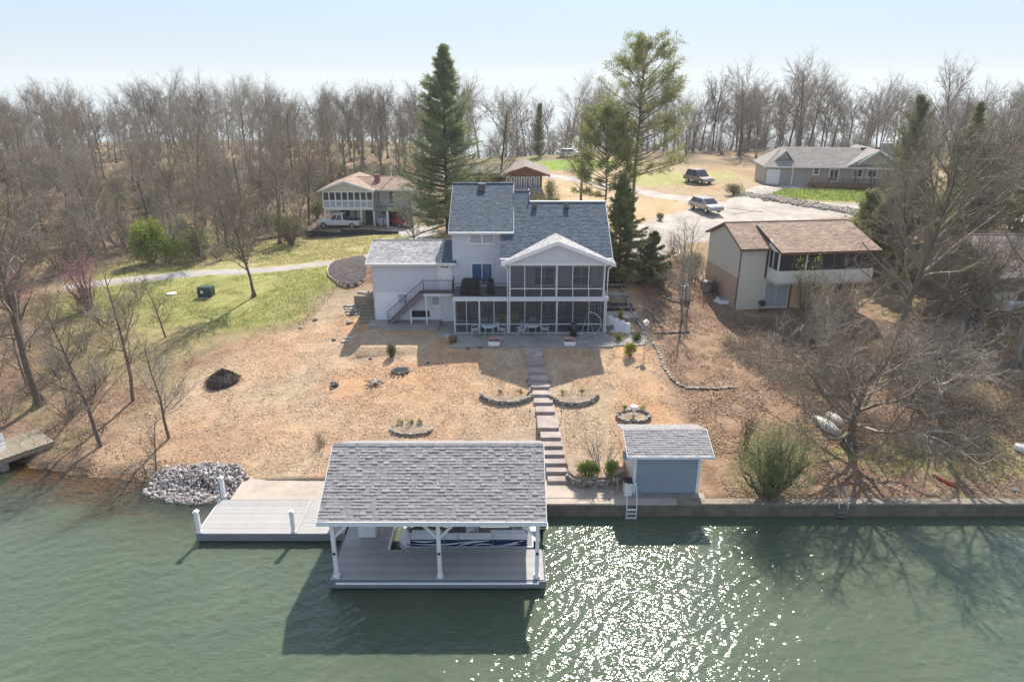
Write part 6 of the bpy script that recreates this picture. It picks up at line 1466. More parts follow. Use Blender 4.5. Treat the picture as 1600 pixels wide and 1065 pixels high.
# ------------------------------------------------------------------ stones
SM = {}
def stone_meshes(m, n=6, flat=.6, seed=5):
    import bmesh
    key = (m, flat)
    if key in SM: return SM[key]
    out = []; rg = random.Random(seed)
    for i in range(n):
        b = bmesh.new(); bmesh.ops.create_icosphere(b, subdivisions=1, radius=.5)
        for v in b.verts: v.co *= rg.uniform(.78, 1.12); v.co.z *= flat; v.co = Vector((max(-.42, min(.42, v.co.x)), max(-.42, min(.42, v.co.y)), max(-.42*flat, min(.42*flat, v.co.z))))
        me = bpy.data.meshes.new('stone'); b.to_mesh(me); b.free(); me.materials.append(MATS[m]); out.append(me)
    SM[key] = out; return out
GR = random.Random(55)
def stone(parent, p, s, m='stone', flat=.6, name='stone'):
    return piece(name, GR.choice(stone_meshes(m, flat=flat)), m, parent, p, (GR.uniform(-.25, .25), GR.uniform(-.25, .25), GR.uniform(0, 6.28)), (s*GR.uniform(.8, 1.3), s*GR.uniform(.7, 1.05), s*GR.uniform(.75, 1.15)))
def stone_row(parent, pts, courses, s, z0=None, m='stone', flat=.45, batter=.0):
    """dry stone courses along pts"""
    P = [Vector((*p[:2], 0)) for p in pts]
    for c in range(courses):
        d = GR.uniform(0, s*.6)
        for a, b in zip(P[:-1], P[1:]):
            L = (b-a).length
            while d < L:
                q = a+(b-a)*d/L; w = s*GR.uniform(.75, 1.3); g = ground(q.x, q.y) if z0 is None else z0
                o = piece('stone', GR.choice(stone_meshes(m, flat=flat)), m, parent, (q.x+GR.uniform(-.03, .03), q.y+GR.uniform(-.03, .03)+batter*c, g+s*flat*.35+c*s*flat*.72), (GR.uniform(-.1, .1), GR.uniform(-.1, .1), atan2(b.y-a.y, b.x-a.x)+GR.uniform(-.2, .2)), (w*1.15, s*GR.uniform(.7, 1.0), s*GR.uniform(.85, 1.1)))
                d += w*.86
            d -= L
def arc_uv(c, ru, rv, a0, a1, n=14): return [at(c[0]+ru*cos(radians(a0+(a1-a0)*i/n)), c[1]+rv*sin(radians(a0+(a1-a0)*i/n))) for i in range(n+1)]
def bed_fill(parent, pts, m='gravel', lift=.08, name='soil_fill'):
    c = Vector((sum(p[0] for p in pts)/len(pts), sum(p[1] for p in pts)/len(pts), 0)); V = [(c.x, c.y, ground(c.x, c.y)+lift*1.6)]+[(p[0], p[1], ground(p[0], p[1])+lift) for p in pts]
    mb = MB(); mb.add(V, [(0, i, i+1) for i in range(1, len(pts))]+[(0, len(pts), 1)]); return mb.build(name, m, parent, smooth=True)
def sprigs(uvs, labels, m='leaf_green', s=.3, group=None):
    for (u, v), lab in zip(uvs, labels): put(leafy('small_plant', lab, 'plant', s, s*.8, s*1.2, 160, .07, m, int(u*7+v), 5, stems=False, group=group), at(u, v))
mat('bed_soil', (.32, .24, .17), .95, .3, 3, bump=.6, bscale=12)
# oval bed left of the boathouse roof
b = thing('stone_bed', 'small oval flower bed ringed with pale stones on the open yard behind the boathouse', 'flower bed', at(642, 672)); pts = arc_uv((642, 671), 32, 8, 0, 360, 22)
bed_fill(b, pts, 'bed_soil'); stone_row(b, pts, 1, .30); stone_row(b, arc_uv((642, 672), 31, 8.5, 10, 170, 12), 2, .26)
sprigs([(625, 664), (641, 664), (658, 663)], ['left of three small plants in the oval stone bed', 'middle of three small plants in the oval stone bed', 'right of three small plants in the oval stone bed'], group='plants in the oval stone bed')
# two crescent walls beside the steps
b = thing('crescent_wall', 'low curved dry stone wall left of the garden steps', 'stone wall', at(790, 628)); pts = arc_uv((792, 617), 41, 16, 12, 172, 16)
bed_fill(b, pts, 'bed_soil', .12); stone_row(b, pts, 3, .30, batter=.03); stone_row(b, arc_uv((822, 606), 6, 12, -80, 60, 5), 2, .26)
sprigs([(782, 617), (811, 616)], ['left plant behind the left crescent stone wall', 'right plant behind the left crescent stone wall'], 'leaf_olive', group='plants behind the crescent walls')
b = thing('crescent_wall', 'low curved dry stone wall right of the garden steps', 'stone wall', at(898, 630)); pts = arc_uv((897, 618), 38, 17, 8, 168, 16)
bed_fill(b, pts, 'bed_soil', .12); stone_row(b, pts, 3, .30, batter=.03); stone_row(b, arc_uv((862, 608), 5, 12, 240, 110, 5), 2, .26)
sprigs([(879, 617), (911, 616)], ['left plant behind the right crescent stone wall', 'right plant behind the right crescent stone wall'], 'leaf_olive', group='plants behind the crescent walls')
b = thing('stone_bed', 'ring of rough stones round a white urn on the yard above the blue shed', 'flower bed', at(990, 653)); pts = arc_uv((990, 652), 25, 9, 0, 360, 18)
bed_fill(b, pts, 'bed_soil'); stone_row(b, pts, 2, .34)
sprigs([(978, 641), (1003, 643)], ['small plant left of the white urn in the stone ring', 'small plant right of the white urn in the stone ring'], group='plants in the stone ring')
p = at(990, 651); u_ = thing('garden_urn', 'small white urn in the middle of the rough stone ring', 'urn', p); MB().lathe((p[0], p[1], p[2]+.1), [(.14, 0), (.06, .12), (.06, .3), (.2, .45), (.24, .62), (.18, .64)], 12).build('bowl', 'white_paint', u_, smooth=True)
b = thing('shrub_bed_wall', 'curved stacked stone wall holding the shrubs above the landing', 'stone wall', at(925, 752)); pts = [on_z(u, v, .9)[:2] for u, v in ((887, 741), (888, 750), (897, 757), (912, 760), (930, 760), (948, 759), (963, 756), (975, 750))]
pts = [(x, y, .9) for x, y in pts]; stone_row(b, pts, 5, .32, z0=.80, flat=.42)
_q = [(x, y+.12) for x, y, z in pts]+[(5.9, 33.4), (2.9, 33.4)]; MB().ext(_q, .5, 1.38, 'z').build('soil_fill', 'bed_soil', b)
b = thing('stone_edging', 'line of fieldstones curving down from the patio bed into the leaf covered lot', 'edging', at(1030, 570)); pts = [at(u, v) for u, v in ((1008, 520), (1022, 540), (1032, 555), (1036, 572), (1046, 588), (1060, 601), (1072, 606), (1090, 607), (1112, 608), (1130, 607), (1148, 606))]; stone_row(b, pts, 1, .36)
b = thing('patio_bed_edging', 'stones edging the shrub bed at the right end of the patio', 'edging', at(985, 540)); stone_row(b, [at(u, v) for u, v in ((957, 541), (972, 540), (990, 540), (1008, 539), (1015, 532), (1012, 524), (1000, 520), (985, 521))], 1, .30); bed_fill(b, [at(u, v) for u, v in ((957, 540), (990, 539), (1008, 538), (1012, 526), (985, 523), (953, 527))], 'gravel', .05)
b = thing('stone_edging', 'loose line of stones on the shaded slope near the air conditioner', 'edging', at(1020, 500)); stone_row(b, [at(u, v) for u, v in ((1012, 482), (1020, 492), (1030, 503), (1034, 512))], 1, .4); stone_row(b, [at(u, v) for u, v in ((1035, 463), (1050, 470), (1062, 473))], 1, .4)
b = thing('dirt_ledge', 'rough dark stones along the terrace edge below the utility pole', 'edging', at(1040, 520)); stone_row(b, [at(u, v) for u, v in ((1020, 521), (1040, 521), (1060, 520), (1080, 519))], 1, .34, m='stone_dark')
# riprap heap on the shore
def riprap():
    b = thing('riprap_heap', 'heap of grey and white riprap stones sloping into the water left of the dock', 'stone heap', (-17.2, 33, 0)); rs = random.Random(8); n = 0; far = []
    poly = [on_z(u, v, z)[:2] for u, v, z in ((222, 772, 0), (262, 784, 0), (300, 790, 0), (352, 782, 0), (384, 764, .1), (389, 745, .5), (372, 730, .7), (335, 721, .9), (290, 719, .9), (256, 728, .6), (240, 742, .3))]
    def inside(x, y):
        c = False
        for (x1, y1), (x2, y2) in zip(poly, poly[1:]+poly[:1]):
            if (y1 > y) != (y2 > y) and x < (x2-x1)*(y-y1)/(y2-y1)+x1: c = not c
        return c
    xs = [p[0] for p in poly]; ys = [p[1] for p in poly]; P = []
    while len(P) < 2500:
        x, y = rs.uniform(min(xs), max(xs)), rs.uniform(min(ys), max(ys))
        if inside(x, y): P.append((x, y))
    P.sort(key=lambda q: q[1]); M = stone_meshes('stone_riprap', flat=.75); vs, fs = [], []
    for i, (x, y) in enumerate(P):
        z = max(-.12, ground(x, y))+rs.uniform(-.02, .16); s = rs.choice((rs.uniform(.08, .17), rs.uniform(.12, .30))); z += .30*max(0, 1-((x+17.3)/3.2)**2-((y-32.9)/1.5)**2)
        if i < 300: piece('stone', rs.choice(M), 'stone_riprap', b, (x, y, z), (rs.uniform(0, 3), rs.uniform(0, 3), rs.uniform(0, 6)), (s*1.3, s, s))
        else:
            me = rs.choice(M); Rm = Matrix.Translation((x-b.location.x, y-b.location.y, z-b.location.z)) @ Euler((rs.uniform(0, 3), rs.uniform(0, 3), rs.uniform(0, 6))).to_matrix().to_4x4() @ Matrix.Diagonal((s*1.3, s, s, 1)); o = len(vs)
            vs += [tuple(Rm @ v.co) for v in me.vertices]; fs += [tuple(q+o for q in p.vertices) for p in me.polygons]; far += [rs.random()*.98+.01]*len(me.polygons)
    me = tri_mesh('stones', vs, fs, 'stone_riprap'); a_ = me.attributes.new('shade', 'FLOAT', 'FACE'); a_.data.foreach_set('value', far); o = child_mesh('stones', me, b); o['kind'] = 'stuff'
riprap()
def stone_field(name, label, fn, n, s, m, seed, parent=None, cat='stones', kind='stuff'):
    rs = random.Random(seed); M = stone_meshes(m, flat=.7); vs, fs, sh = [], [], []
    for i in range(n):
        x, y = fn(rs)
        if x is None: continue
        k = rs.uniform(.6, 1.4)*s; me = rs.choice(M); T = Matrix.Translation((x, y, ground(x, y)+k*.12)) @ Euler((rs.uniform(0, 3), rs.uniform(0, 3), rs.uniform(0, 6))).to_matrix().to_4x4() @ Matrix.Diagonal((k*1.2, k, k, 1)); o = len(vs)
        vs += [tuple(T @ v.co) for v in me.vertices]; fs += [tuple(q+o for q in p.vertices) for p in me.polygons]; sh += [rs.random()*.98+.01]*len(me.polygons)
    me = tri_mesh(name, vs, fs, m); a_ = me.attributes.new('shade', 'FLOAT', 'FACE'); a_.data.foreach_set('value', sh)
    o = bpy.data.objects.new(name, me); COL.objects.link(o); o['kind'] = 'stuff'; tag(o, label, cat)
_bank = [at(u, v) for u, v in ((1162, 305), (1200, 309), (1240, 316), (1280, 323), (1330, 331), (1380, 340))]
def _bk(rs):
    i = rs.randrange(len(_bank)-1); t = rs.random(); a, b_ = _bank[i], _bank[i+1]; return a[0]+(b_[0]-a[0])*t+rs.gauss(0, .4), a[1]+(b_[1]-a[1])*t+rs.uniform(-1.2, 1.2)
stone_field('rocky_bank', 'pale crushed rock bank between the gravel drive and the upper lawn', _bk, 2600, .36, 'stone', 12)
# single rocks on the yard
for i, (u, v, s, m, lab) in enumerate(((545, 504, .55, 'stone', 'grey rock at the tip of the garage shadow'), (522, 531, .45, 'stone', 'small pale rock on the far left of the yard shadow'), (525, 603, .7, 'stone_dark', 'dark rough rock alone on the sunny yard'), (519, 607, .35, 'stone', 'small pale rock touching the dark rough rock'),
        (578, 561, .3, 'stone_dark', 'small dark stone on the sunlit patch below the garage wing'), (669, 567, .25, 'stone_dark', 'tiny dark stone in the shade of the tall block'), (697, 571, .22, 'stone_riprap', 'tiny white stone in the shade of the tall block'), (492, 499, .6, 'stone', 'right rock of the pair on the left lawn edge'), (468, 512, .45, 'stone_riprap', 'left rock of the pair on the left lawn edge'),
        (730, 545, .35, 'stone_dark', 'dark stone under the patio edge near the clay pot'), (750, 544, .3, 'stone_dark', 'second dark stone under the patio edge'), (898, 551, .2, 'stone_riprap', 'pale bits of stone below the right planter'), (996, 573, .28, 'stone_riprap', 'pale stone at the shadow of the round yellow shrub'), (1103, 797, .3, 'stone_riprap', 'pale stone by the right foot of the blue shed'))):
    p = at(u, v); t = thing('garden_rock', lab, 'rock', p); 
    for k in range(3): stone(t, (p[0]+GR.uniform(-.3, .3)*s, p[1]+GR.uniform(-.2, .2)*s, p[2]+s*.15), s*GR.uniform(.5, 1), m)
p = at(626, 580); t = thing('rock_hollow', 'dark hollow ringed by rocks in the shade', 'fire pit', p); bed_fill(t, [(p[0]+.55*cos(a), p[1]+.45*sin(a)) for a in [k*.628 for k in range(10)]], 'fabric_dark', .06, 'dark_bed')  # near-black sheet just above the ground marks the dark hole
for k in range(12): stone(t, (p[0]+.58*cos(k*.52), p[1]+.5*sin(k*.52), p[2]+.08), .28, 'stone_dark' if k % 3 else 'stone')
p = at(585, 600); t = thing('driftwood', 'pale weathered driftwood root lying at the edge of the house shadow', 'driftwood', p)
for k in range(7): a = k*.9; MB().tube([(p[0], p[1], p[2]+.1), (p[0]+.35*cos(a), p[1]+.3*sin(a), p[2]+.18), (p[0]+.7*cos(a+.2), p[1]+.6*sin(a+.2), p[2]+.05+.1*(k % 2))], [.09, .06, .02], 6).build('root', 'stone', t)
t = thing('flagstones', 'cluster of pale flagstones on the bare slope left of the garage wing', 'flagstones', at(546, 484))
for k in range(12): u, v = 541+(k % 3)*6+k*.4, 478+(k//3)*4.2; x, y, z = at(u, v); piece('flagstone', stone_meshes('stone_riprap', flat=.2)[k % 6], 'stone_riprap', t, (x, y, z+.05), (0, 0, k), (.6, .42, .5))
t = thing('flagstones', 'two long pale slabs of stone on the yard at the garage shadow tip', 'flagstones', at(545, 530))
for u, v in ((541, 533), (548, 528), (552, 526)): x, y, z = at(u, v); piece('flagstone', stone_meshes('stone_riprap', flat=.2)[0], 'stone_riprap', t, (x, y, z+.05), (0, 0, .6), (.9, .35, .5))
# brush pile
def brush_pile():
    p = at(350, 596); t = thing('brush_pile', 'dark heap of cut branches on the slope below the left lawn', 'brush pile', p); rs = random.Random(9); sg = []
    MB().lathe((p[0], p[1], p[2]-.1), [(1.15, 0), (.95, .35), (.55, .65), (.1, .85)], 12).build('leaf_core', 'mulch', t, smooth=True)
    for i in range(500):
        a = rs.uniform(0, 6.28); r = rs.uniform(0, 1.1); x, y = r*cos(a), r*.8*sin(a); z = .9*(1-r/1.25)+rs.uniform(-.1, .12); b_ = a+rs.gauss(0, 1.2); L = rs.uniform(.3, 1.0); sg.append((x, y, z, x+L*cos(b_)*.6, y+L*sin(b_)*.6, max(.02, z-L*.35+rs.uniform(-.1, .2)), .022, .01))
    child_mesh('branches', segs_mesh('branches', sg, 'bark_dark', 4), t)
brush_pile()
# curved mulch bed with brick edging left of the wing
def mulch_bed():
    t = thing('mulch_bed', 'curved bed of dark stone mulch with a pale brick edge left of the garage wing', 'flower bed', at(545, 430)); ring = [(520, 437), (514, 431), (513, 424), (516, 417), (524, 411), (537, 408), (552, 405), (568, 403), (574, 410), (573, 425), (572, 437), (558, 447), (543, 449), (531, 445)]
    P = [at(u, v) for u, v in ring]; bed_fill(t, P, 'mulch', .28); E_ = P[8:]+P[:8]; E_ = P[10:]+P[:6]; me = MB().box(-.19, .19, -.1, .1, 0, .24).build('brick', 'brick_peach'); d = me.data; bpy.data.objects.remove(me); k = 0
    for a, b in zip(E_[:-1], E_[1:]):
        L = sqrt((b[0]-a[0])**2+(b[1]-a[1])**2); n = max(1, int(L/.42))
        for i in range(n): x, y = a[0]+(b[0]-a[0])*(i+.5)/n, a[1]+(b[1]-a[1])*(i+.5)/n; piece('brick', d, 'brick_peach', t, (x, y, ground(x, y)-.03), (0, 0, atan2(b[1]-a[1], b[0]-a[0])))
    t = thing('wood_planter', 'weathered timber box planter topped with stones against the left end of the garage wing', 'planter', (-11.8, 53.4, 4.2)); g = ground(-11.8, 53)
    for i in range(4): MB().box(-12.7, -10.75, 52.6, 54.0, g-.3+i*.3, g-.02+i*.3).build('timber', 'old_wood', t)
    for k in range(9): stone(t, (-12.4+k*.19, 53.1+GR.uniform(-.3, .3), g+1.0), .34, 'stone_riprap')
    t = thing('timber_steps', 'weathered timber steps climbing beside the left end of the garage wing', 'steps', (-11.5, 51.5, 3.6))
    for i in range(6): y = 50.0+i*.38; MB().box(-11.9, -10.72, y, y+.3, ground(-11.3, 50)-.1, ground(-11.3, 50)+.15+i*.16).build('step', 'old_wood', t)
mulch_bed()
# retained terraces right of the house
def terraces():
    t = thing('terrace_steps', 'stepped stone edged terraces along the right side of the lake house', 'terrace', (8.7, 52, 4))
    for i, (v, u0, u1) in enumerate(((505, 948, 985), (491, 948, 984), (475, 948, 979), (459, 948, 974), (445, 948, 968))):
        x0, x1 = 7.25, 9.7-.12*i; y = 49.4+i*1.75; z = ground(8.5, y+.5)+.16; MB().box(x0, x1, y, y+1.72, z-1.2, z).build('terrace_bed', 'mulch' if i % 2 else 'gravel', t)
        for k in range(7): stone(t, (x0+.2+k*(x1-x0)/7, y-.02, z+.02), .36, 'stone')
    q = thing('curved_path_edge', 'long grey curved concrete edging running down beside the terraces', 'edging', (10, 52, 4)); P = [at(u, v) for u, v in ((957, 427), (964, 438), (970, 449), (976, 463), (982, 478), (988, 492), (996, 504), (1004, 516))]
    for a, b in zip(P[:-1], P[1:]): MB().beam((a[0], a[1], a[2]+.02), (b[0], b[1], b[2]+.02), .13, .3).build('edging_block', 'concrete_grey', q)
terraces()
# ------------------------------------------------------------------ patio and porch things
def chair(label, group, m='chair_grey'):
    t = thing0('patio_chair', label, 'chair', group)
    for i in range(5): MB().box(-.24, .24, -.24+i*.1, -.16+i*.1, .42, .445).build('seat_slat', m, t)
    for i in range(4): MB().tbox(Matrix.Translation((0, .27+i*.022, .52+i*.125)) @ Matrix.Rotation(-.18, 4, 'X'), .46, .02, .09).build('back_slat', m, t)
    for s in (-1, 1):
        MB().tube([(s*.26, -.26, 0), (s*.25, -.24, .44), (s*.27, -.22, .64), (s*.27, .2, .66), (s*.25, .3, .62)], .018, 6).build('arm', m, t); MB().tube([(s*.25, .34, 0), (s*.25, .24, .44), (s*.25, .36, .98)], .018, 6).build('leg', m, t)
    return t
ch0 = None
for ti, (u, v, lab, offs) in enumerate(((764, 523, 'left', ((-1, -.1, 1.4), (-.45, .75, .2), (.42, .75, -.2), (.95, -.05, -1.4))), (831, 522, 'right', ((-.9, .35, .9), (-.75, -.35, 1.9), (.1, .8, 0), (.95, -.1, -1.4))))):
    x, y, z = on_z(u, v, 3.5); t = thing('patio_table', 'round pale patio table in the %s dining set before the screened porch' % lab, 'table', (x, y, 3.5), 'patio tables')
    MB().lathe((x, y, 4.19), [(.55, 0), (.57, .02), (.55, .04)], 20).build('tabletop', 'chair_grey', t)
    for k in range(4): a = k*pi/2+.78; MB().tube([(x+.42*cos(a), y+.42*sin(a), 3.5), (x+.36*cos(a), y+.36*sin(a), 4.19)], .02, 6).build('leg', 'chair_grey', t)
    for k, (dx, dy, rz) in enumerate(offs):
        l = '%s patio chair of the %s dining set before the screened porch' % (('leftmost', 'back left', 'back right', 'rightmost')[k] if ti == 0 else ('back left', 'front left', 'back', 'rightmost')[k], lab)
        if ch0 is None: ch0 = chair(l, 'patio chairs'); put(ch0, (x+dx, y+dy, 3.5), -rz)
        else: dup(ch0, (x+dx, y+dy, 3.5), -rz, 1, l)
def planter(u, v, label):
    p = on_z(u, v, 3.5); p = (p[0], 44.85, 3.5); t = thing('flower_planter', label, 'planter', p, 'white flower boxes on the patio edge')
    MB().ext([(-.36+p[0], 3.5), (.36+p[0], 3.5), (.44+p[0], 3.82), (-.44+p[0], 3.82)], 44.7, 45.0, 'y').build('box', 'white_paint', t, bevel=.015); MB().box(p[0]-.4, p[0]+.4, 44.73, 44.97, 3.822, 3.84).build('soil', 'mulch', t)
    rs = np.random.RandomState(int(u)); C = np.stack([rs.normal(0, .2, 260), rs.normal(0, .09, 260), .36+rs.uniform(0, .25, 260)], 1); child_mesh('flowers', quads_mesh('flowers', C, .09, 'flower_pink', .8, 3), t); child_mesh('leaves', quads_mesh('leaves', C*np.array([1.1, 1.1, .85]), .08, 'leaf_olive', .6, 5), t)
planter(772, 537, 'left white flower box with pink flowers on the patio edge'); planter(889, 534, 'right white flower box with pink flowers on the patio edge')
p = on_z(708, 538, 3.3); t = thing('clay_pot', 'brown clay pot standing at the left front corner of the patio', 'pot', (p[0], p[1], 3.35)); MB().lathe((p[0], p[1], 3.3), [(.2, 0), (.27, .35), (.33, .5), (.33, .58), (.28, .58)], 14).build('pot_body', 'terracotta', t, smooth=True); MB().lathe((p[0], p[1], 3.8), [(.26, 0), (.1, .05)], 12).build('soil', 'mulch', t)
t = thing('garden_spinner', 'small white garden ornament on a stake left of the clay pot', 'ornament', at(699, 536)); p = at(699, 536); MB().tube([p, (p[0], p[1], p[2]+.55)], .012, 5).build('stake', 'aluminium', t)
for k in range(5): MB().beam((p[0], p[1]-.02, p[2]+.55), (p[0]+.16*cos(k*1.257), p[1]-.02, p[2]+.55+.16*sin(k*1.257)), .06, .01).build('blade', 'white_paint', t)
# swing frame, covered grill, sofa and other porch furniture
p = on_z(922, 513, 3.5); x, y, z = p; y = 46.7; t = thing('swing_frame', 'curved grey metal hanging chair frame at the right end of the patio', 'swing', (x, y, 3.5))
MB().tube([(x-.35+.95*sin(a)*1.0, y+.1, 4.42-.9*cos(a)*1.0) for a in [pi*k/12 for k in range(13)]], .035, 7).build('arc', 'aluminium', t); MB().tube([(x-.95, y-.5, 3.53), (x-.42, y+.05, 5.3), (x+.15, y-.5, 3.53)], .03, 7, closed=True).build('stand', 'aluminium', t); MB().tube([(x-.95, y-.5, 3.53), (x-.35, y+.1, 3.53), (x+.15, y-.5, 3.53)], .03, 6).build('foot', 'aluminium', t)
p = on_z(893, 514, 3.5); x, y = p[0], 46.6; t = thing('smoker_grill', 'black upright smoker grill on the patio before the porch screen', 'grill', (x, y, 3.5)); MB().lathe((x, y, 3.55), [(.22, 0), (.25, .2), (.25, .75), (.18, .95), (.03, 1.02)], 14).build('barrel', 'black_plastic', t, smooth=True)
for k in range(3): a = k*2.09; MB().tube([(x+.3*cos(a), y+.3*sin(a), 3.5), (x+.2*cos(a), y+.2*sin(a), 3.75)], .02, 5).build('leg', 'iron', t)
MB().box(x-.5, x-.28, y-.2, y+.2, 4.15, 4.18).build('side_shelf', 'black_plastic', t)
def lump(name, label, cat, x0, x1, y0, y1, z0, z1, m, top=.85, part='cover'):
    t = thing(name, label, cat, ((x0+x1)/2, (y0+y1)/2, z0)); M = Matrix.Translation(((x0+x1)/2, (y0+y1)/2, (z0+z1)/2)); o = MB().tbox(M, x1-x0, y1-y0, z1-z0, top=top).build(part, m, t, bevel=.18); return t
t = lump('covered_grill', 'large grill under a rounded black cover on the upper deck', 'covered grill', on_y(718, 450, 48)[0], on_y(751, 450, 48)[0], 47.7, 48.6, 6.27, 7.45, 'cover_black', .75); MB().tube([(t.location.x-.7, 47.68, 6.75), (t.location.x+.7, 47.68, 6.75)], .02, 5).build('cord', 'iron', t)
t = lump('covered_heater', 'narrow item under a black cover right of the covered grill', 'covered item', on_y(760, 450, 48)[0], on_y(773, 450, 48)[0], 47.8, 48.5, 6.27, 7.35, 'cover_black', .7); MB().box(t.location.x-.2, t.location.x+.2, 47.95, 48.3, 7.36, 7.4).build('top_flap', 'cover_black', t)
x = on_y(755, 450, 48.6)[0]; t = thing('bistro_table', 'small metal table between the two covered items on the upper deck', 'table', (x, 48.9, 6.27)); MB().lathe((x, 48.9, 6.95), [(.32, 0), (.32, .03)], 14).build('tabletop', 'aluminium', t); MB().tube([(x, 48.9, 6.27), (x, 48.9, 6.95)], .03, 6).build('pedestal', 'aluminium', t); MB().lathe((x, 48.9, 6.99), [(.1, 0), (.14, .18), (.05, .2)], 10).build('pot', 'utility_green', t)
def sofa(x0, x1, y, z, m, label):
    t = thing('sofa', label, 'sofa', ((x0+x1)/2, y, z)); MB().box(x0, x1, y-.4, y+.4, z+.12, z+.32).build('frame', 'iron', t); n = 3; w = (x1-x0)/n
    for i in range(n): MB().box(x0+i*w+.02, x0+(i+1)*w-.02, y-.38, y+.3, z+.325, z+.48).build('seat_cushion', m, t, bevel=.04); MB().box(x0+i*w+.02, x0+(i+1)*w-.02, y+.2, y+.38, z+.485, z+.95).build('back_cushion', m, t, bevel=.04)
    for x in (x0-.05, x1-.03): MB().box(x, x+.08, y-.4, y+.4, z, z+.62).build('arm', 'iron', t)
sofa(on_y(769, 495, 49)[0], on_y(812, 495, 49)[0], 48.9, 3.46, 'yellow_cushion', 'sofa with bright yellow cushions inside the lower screened porch')
sofa(on_y(747, 495, 49)[0], on_y(764, 495, 49)[0], 48.9, 3.46, 'curtain_blue', 'blue cushioned loveseat left of the yellow sofa in the lower porch')
t = lump('covered_hot_tub', 'wide dark covered tub at the right end of the lower porch', 'covered tub', on_y(876, 495, 48.9)[0], on_y(920, 495, 48.9)[0], 48.2, 49.8, 3.46, 4.6, 'utility_green', .9); MB().box(t.location.x-.9, t.location.x+.9, 48.4, 49.6, 4.602, 4.66).build('lid', 'cover_black', t, bevel=.02)
for u, lab in ((803, 'left'), (818, 'middle'), (828, 'right')):
    x = on_y(u, 455, 48.8)[0]; t = dup(ch0, (x, 48.8, 6.27), 3.3, 1, '%s dark chair inside the upper screened porch' % lab, 'chairs in the upper porch')
# ------------------------------------------------------------------ things around the lot
p = at(323, 462); x, y, z = p; t = thing('utility_box', 'green electrical box with a white label standing on the left lawn', 'utility box', p); MB().ext([(y-.45, z-.1), (y+.45, z-.1), (y+.45, z+.85), (y-.3, z+.85), (y-.45, z+.7)], x-.6, x+.6, 'x').build('cabinet', 'utility_green', t, bevel=.02); MB().box(x-.3, x-.1, y-.462, y-.452, z+.35, z+.6).build('sticker', 'white_paint', t); MB().box(x-.7, x+.7, y-.55, y+.55, z-.15, z-.02).build('base', 'concrete', t)
p = at(344, 447); t = thing('marker_post', 'thin white marker post right of the green electrical box', 'post', p); MB().tube([p, (p[0]-.1, p[1], p[2]+.75)], .035, 6).build('post', 'white_paint', t); MB().lathe((p[0]-.1, p[1], p[2]+.75), [(.045, 0), (.02, .04)], 6).build('cap', 'lamp_red', t)
p = at(268, 459); t = thing('valve_cover', 'flat round white cover in the grass left of the green box', 'cover', p); MB().lathe((p[0], p[1], p[2]-.05), [(.42, 0), (.42, .12), (.3, .16)], 16).build('lid', 'lid_white', t); MB().lathe((p[0], p[1], p[2]+.112), [(.08, 0), (.06, .04)], 8).build('knob', 'lid_white', t)
p = at(633, 800) if False else None
def old_dock():
    t = thing('old_dock', 'low weathered concrete and plank dock at the left edge of the water', 'dock', (-32, 33.5, 0)); A = on_z(82, 690, .75); B = on_z(10, 715, .75); d = (Vector(B)-Vector(A)).normalized(); nrm = Vector((-d.y, d.x, 0))
    if nrm.y < 0: nrm = -nrm
    L = 9.0; n = 60; me = MB().box(-.072, .072, 0, 2.6, -.05, 0).build('plank', 'old_wood'); dd = me.data; bpy.data.objects.remove(me); a = atan2(d.y, d.x)
    for i in range(n): q = Vector(A)+d*(i*.152); piece('plank', dd, 'old_wood', t, (q.x, q.y, .76+GR.uniform(-.008, .008)), (0, 0, a if nrm.dot(Vector((-sin(a), cos(a), 0))) > 0 else a+pi))
    for k in (0.02, 2.5): q0 = Vector(A)+nrm*k; MB().beam((q0.x, q0.y, .57), (q0.x+d.x*L, q0.y+d.y*L, .57), .1, .24).build('side_beam', 'old_wood', t)
    for k in (2.6, 5.4, 8.6):
        q = Vector(A)+d*k+nrm*.2; MB().box(q.x-.2, q.x+.2, q.y-.2, q.y+.2, -1.6, .44).build('footing', 'concrete_grey', t)
    q = Vector(on_z(4, 706, .76))+nrm*.2; c = thing('dock_bench', 'white slatted bench at the very left edge on the old dock', 'bench', (q.x, q.y, .76))
    for i in range(4): MB().box(q.x-1.2, q.x+.1, q.y-.2+i*.11, q.y-.11+i*.11, 1.2, 1.23).build('seat_slat', 'white_paint', c)
    for i in range(4): MB().box(q.x-1.2, q.x+.1, q.y+.28, q.y+.31, .1+1.2+i*.12, 1.39+i*.12).build('back_slat', 'white_paint', c)
    for xx in (q.x-1.15, q.x+.05): MB().box(xx-.03, xx+.03, q.y-.2, q.y+.32, .76, 1.19).build('leg', 'white_paint', c)
old_dock()
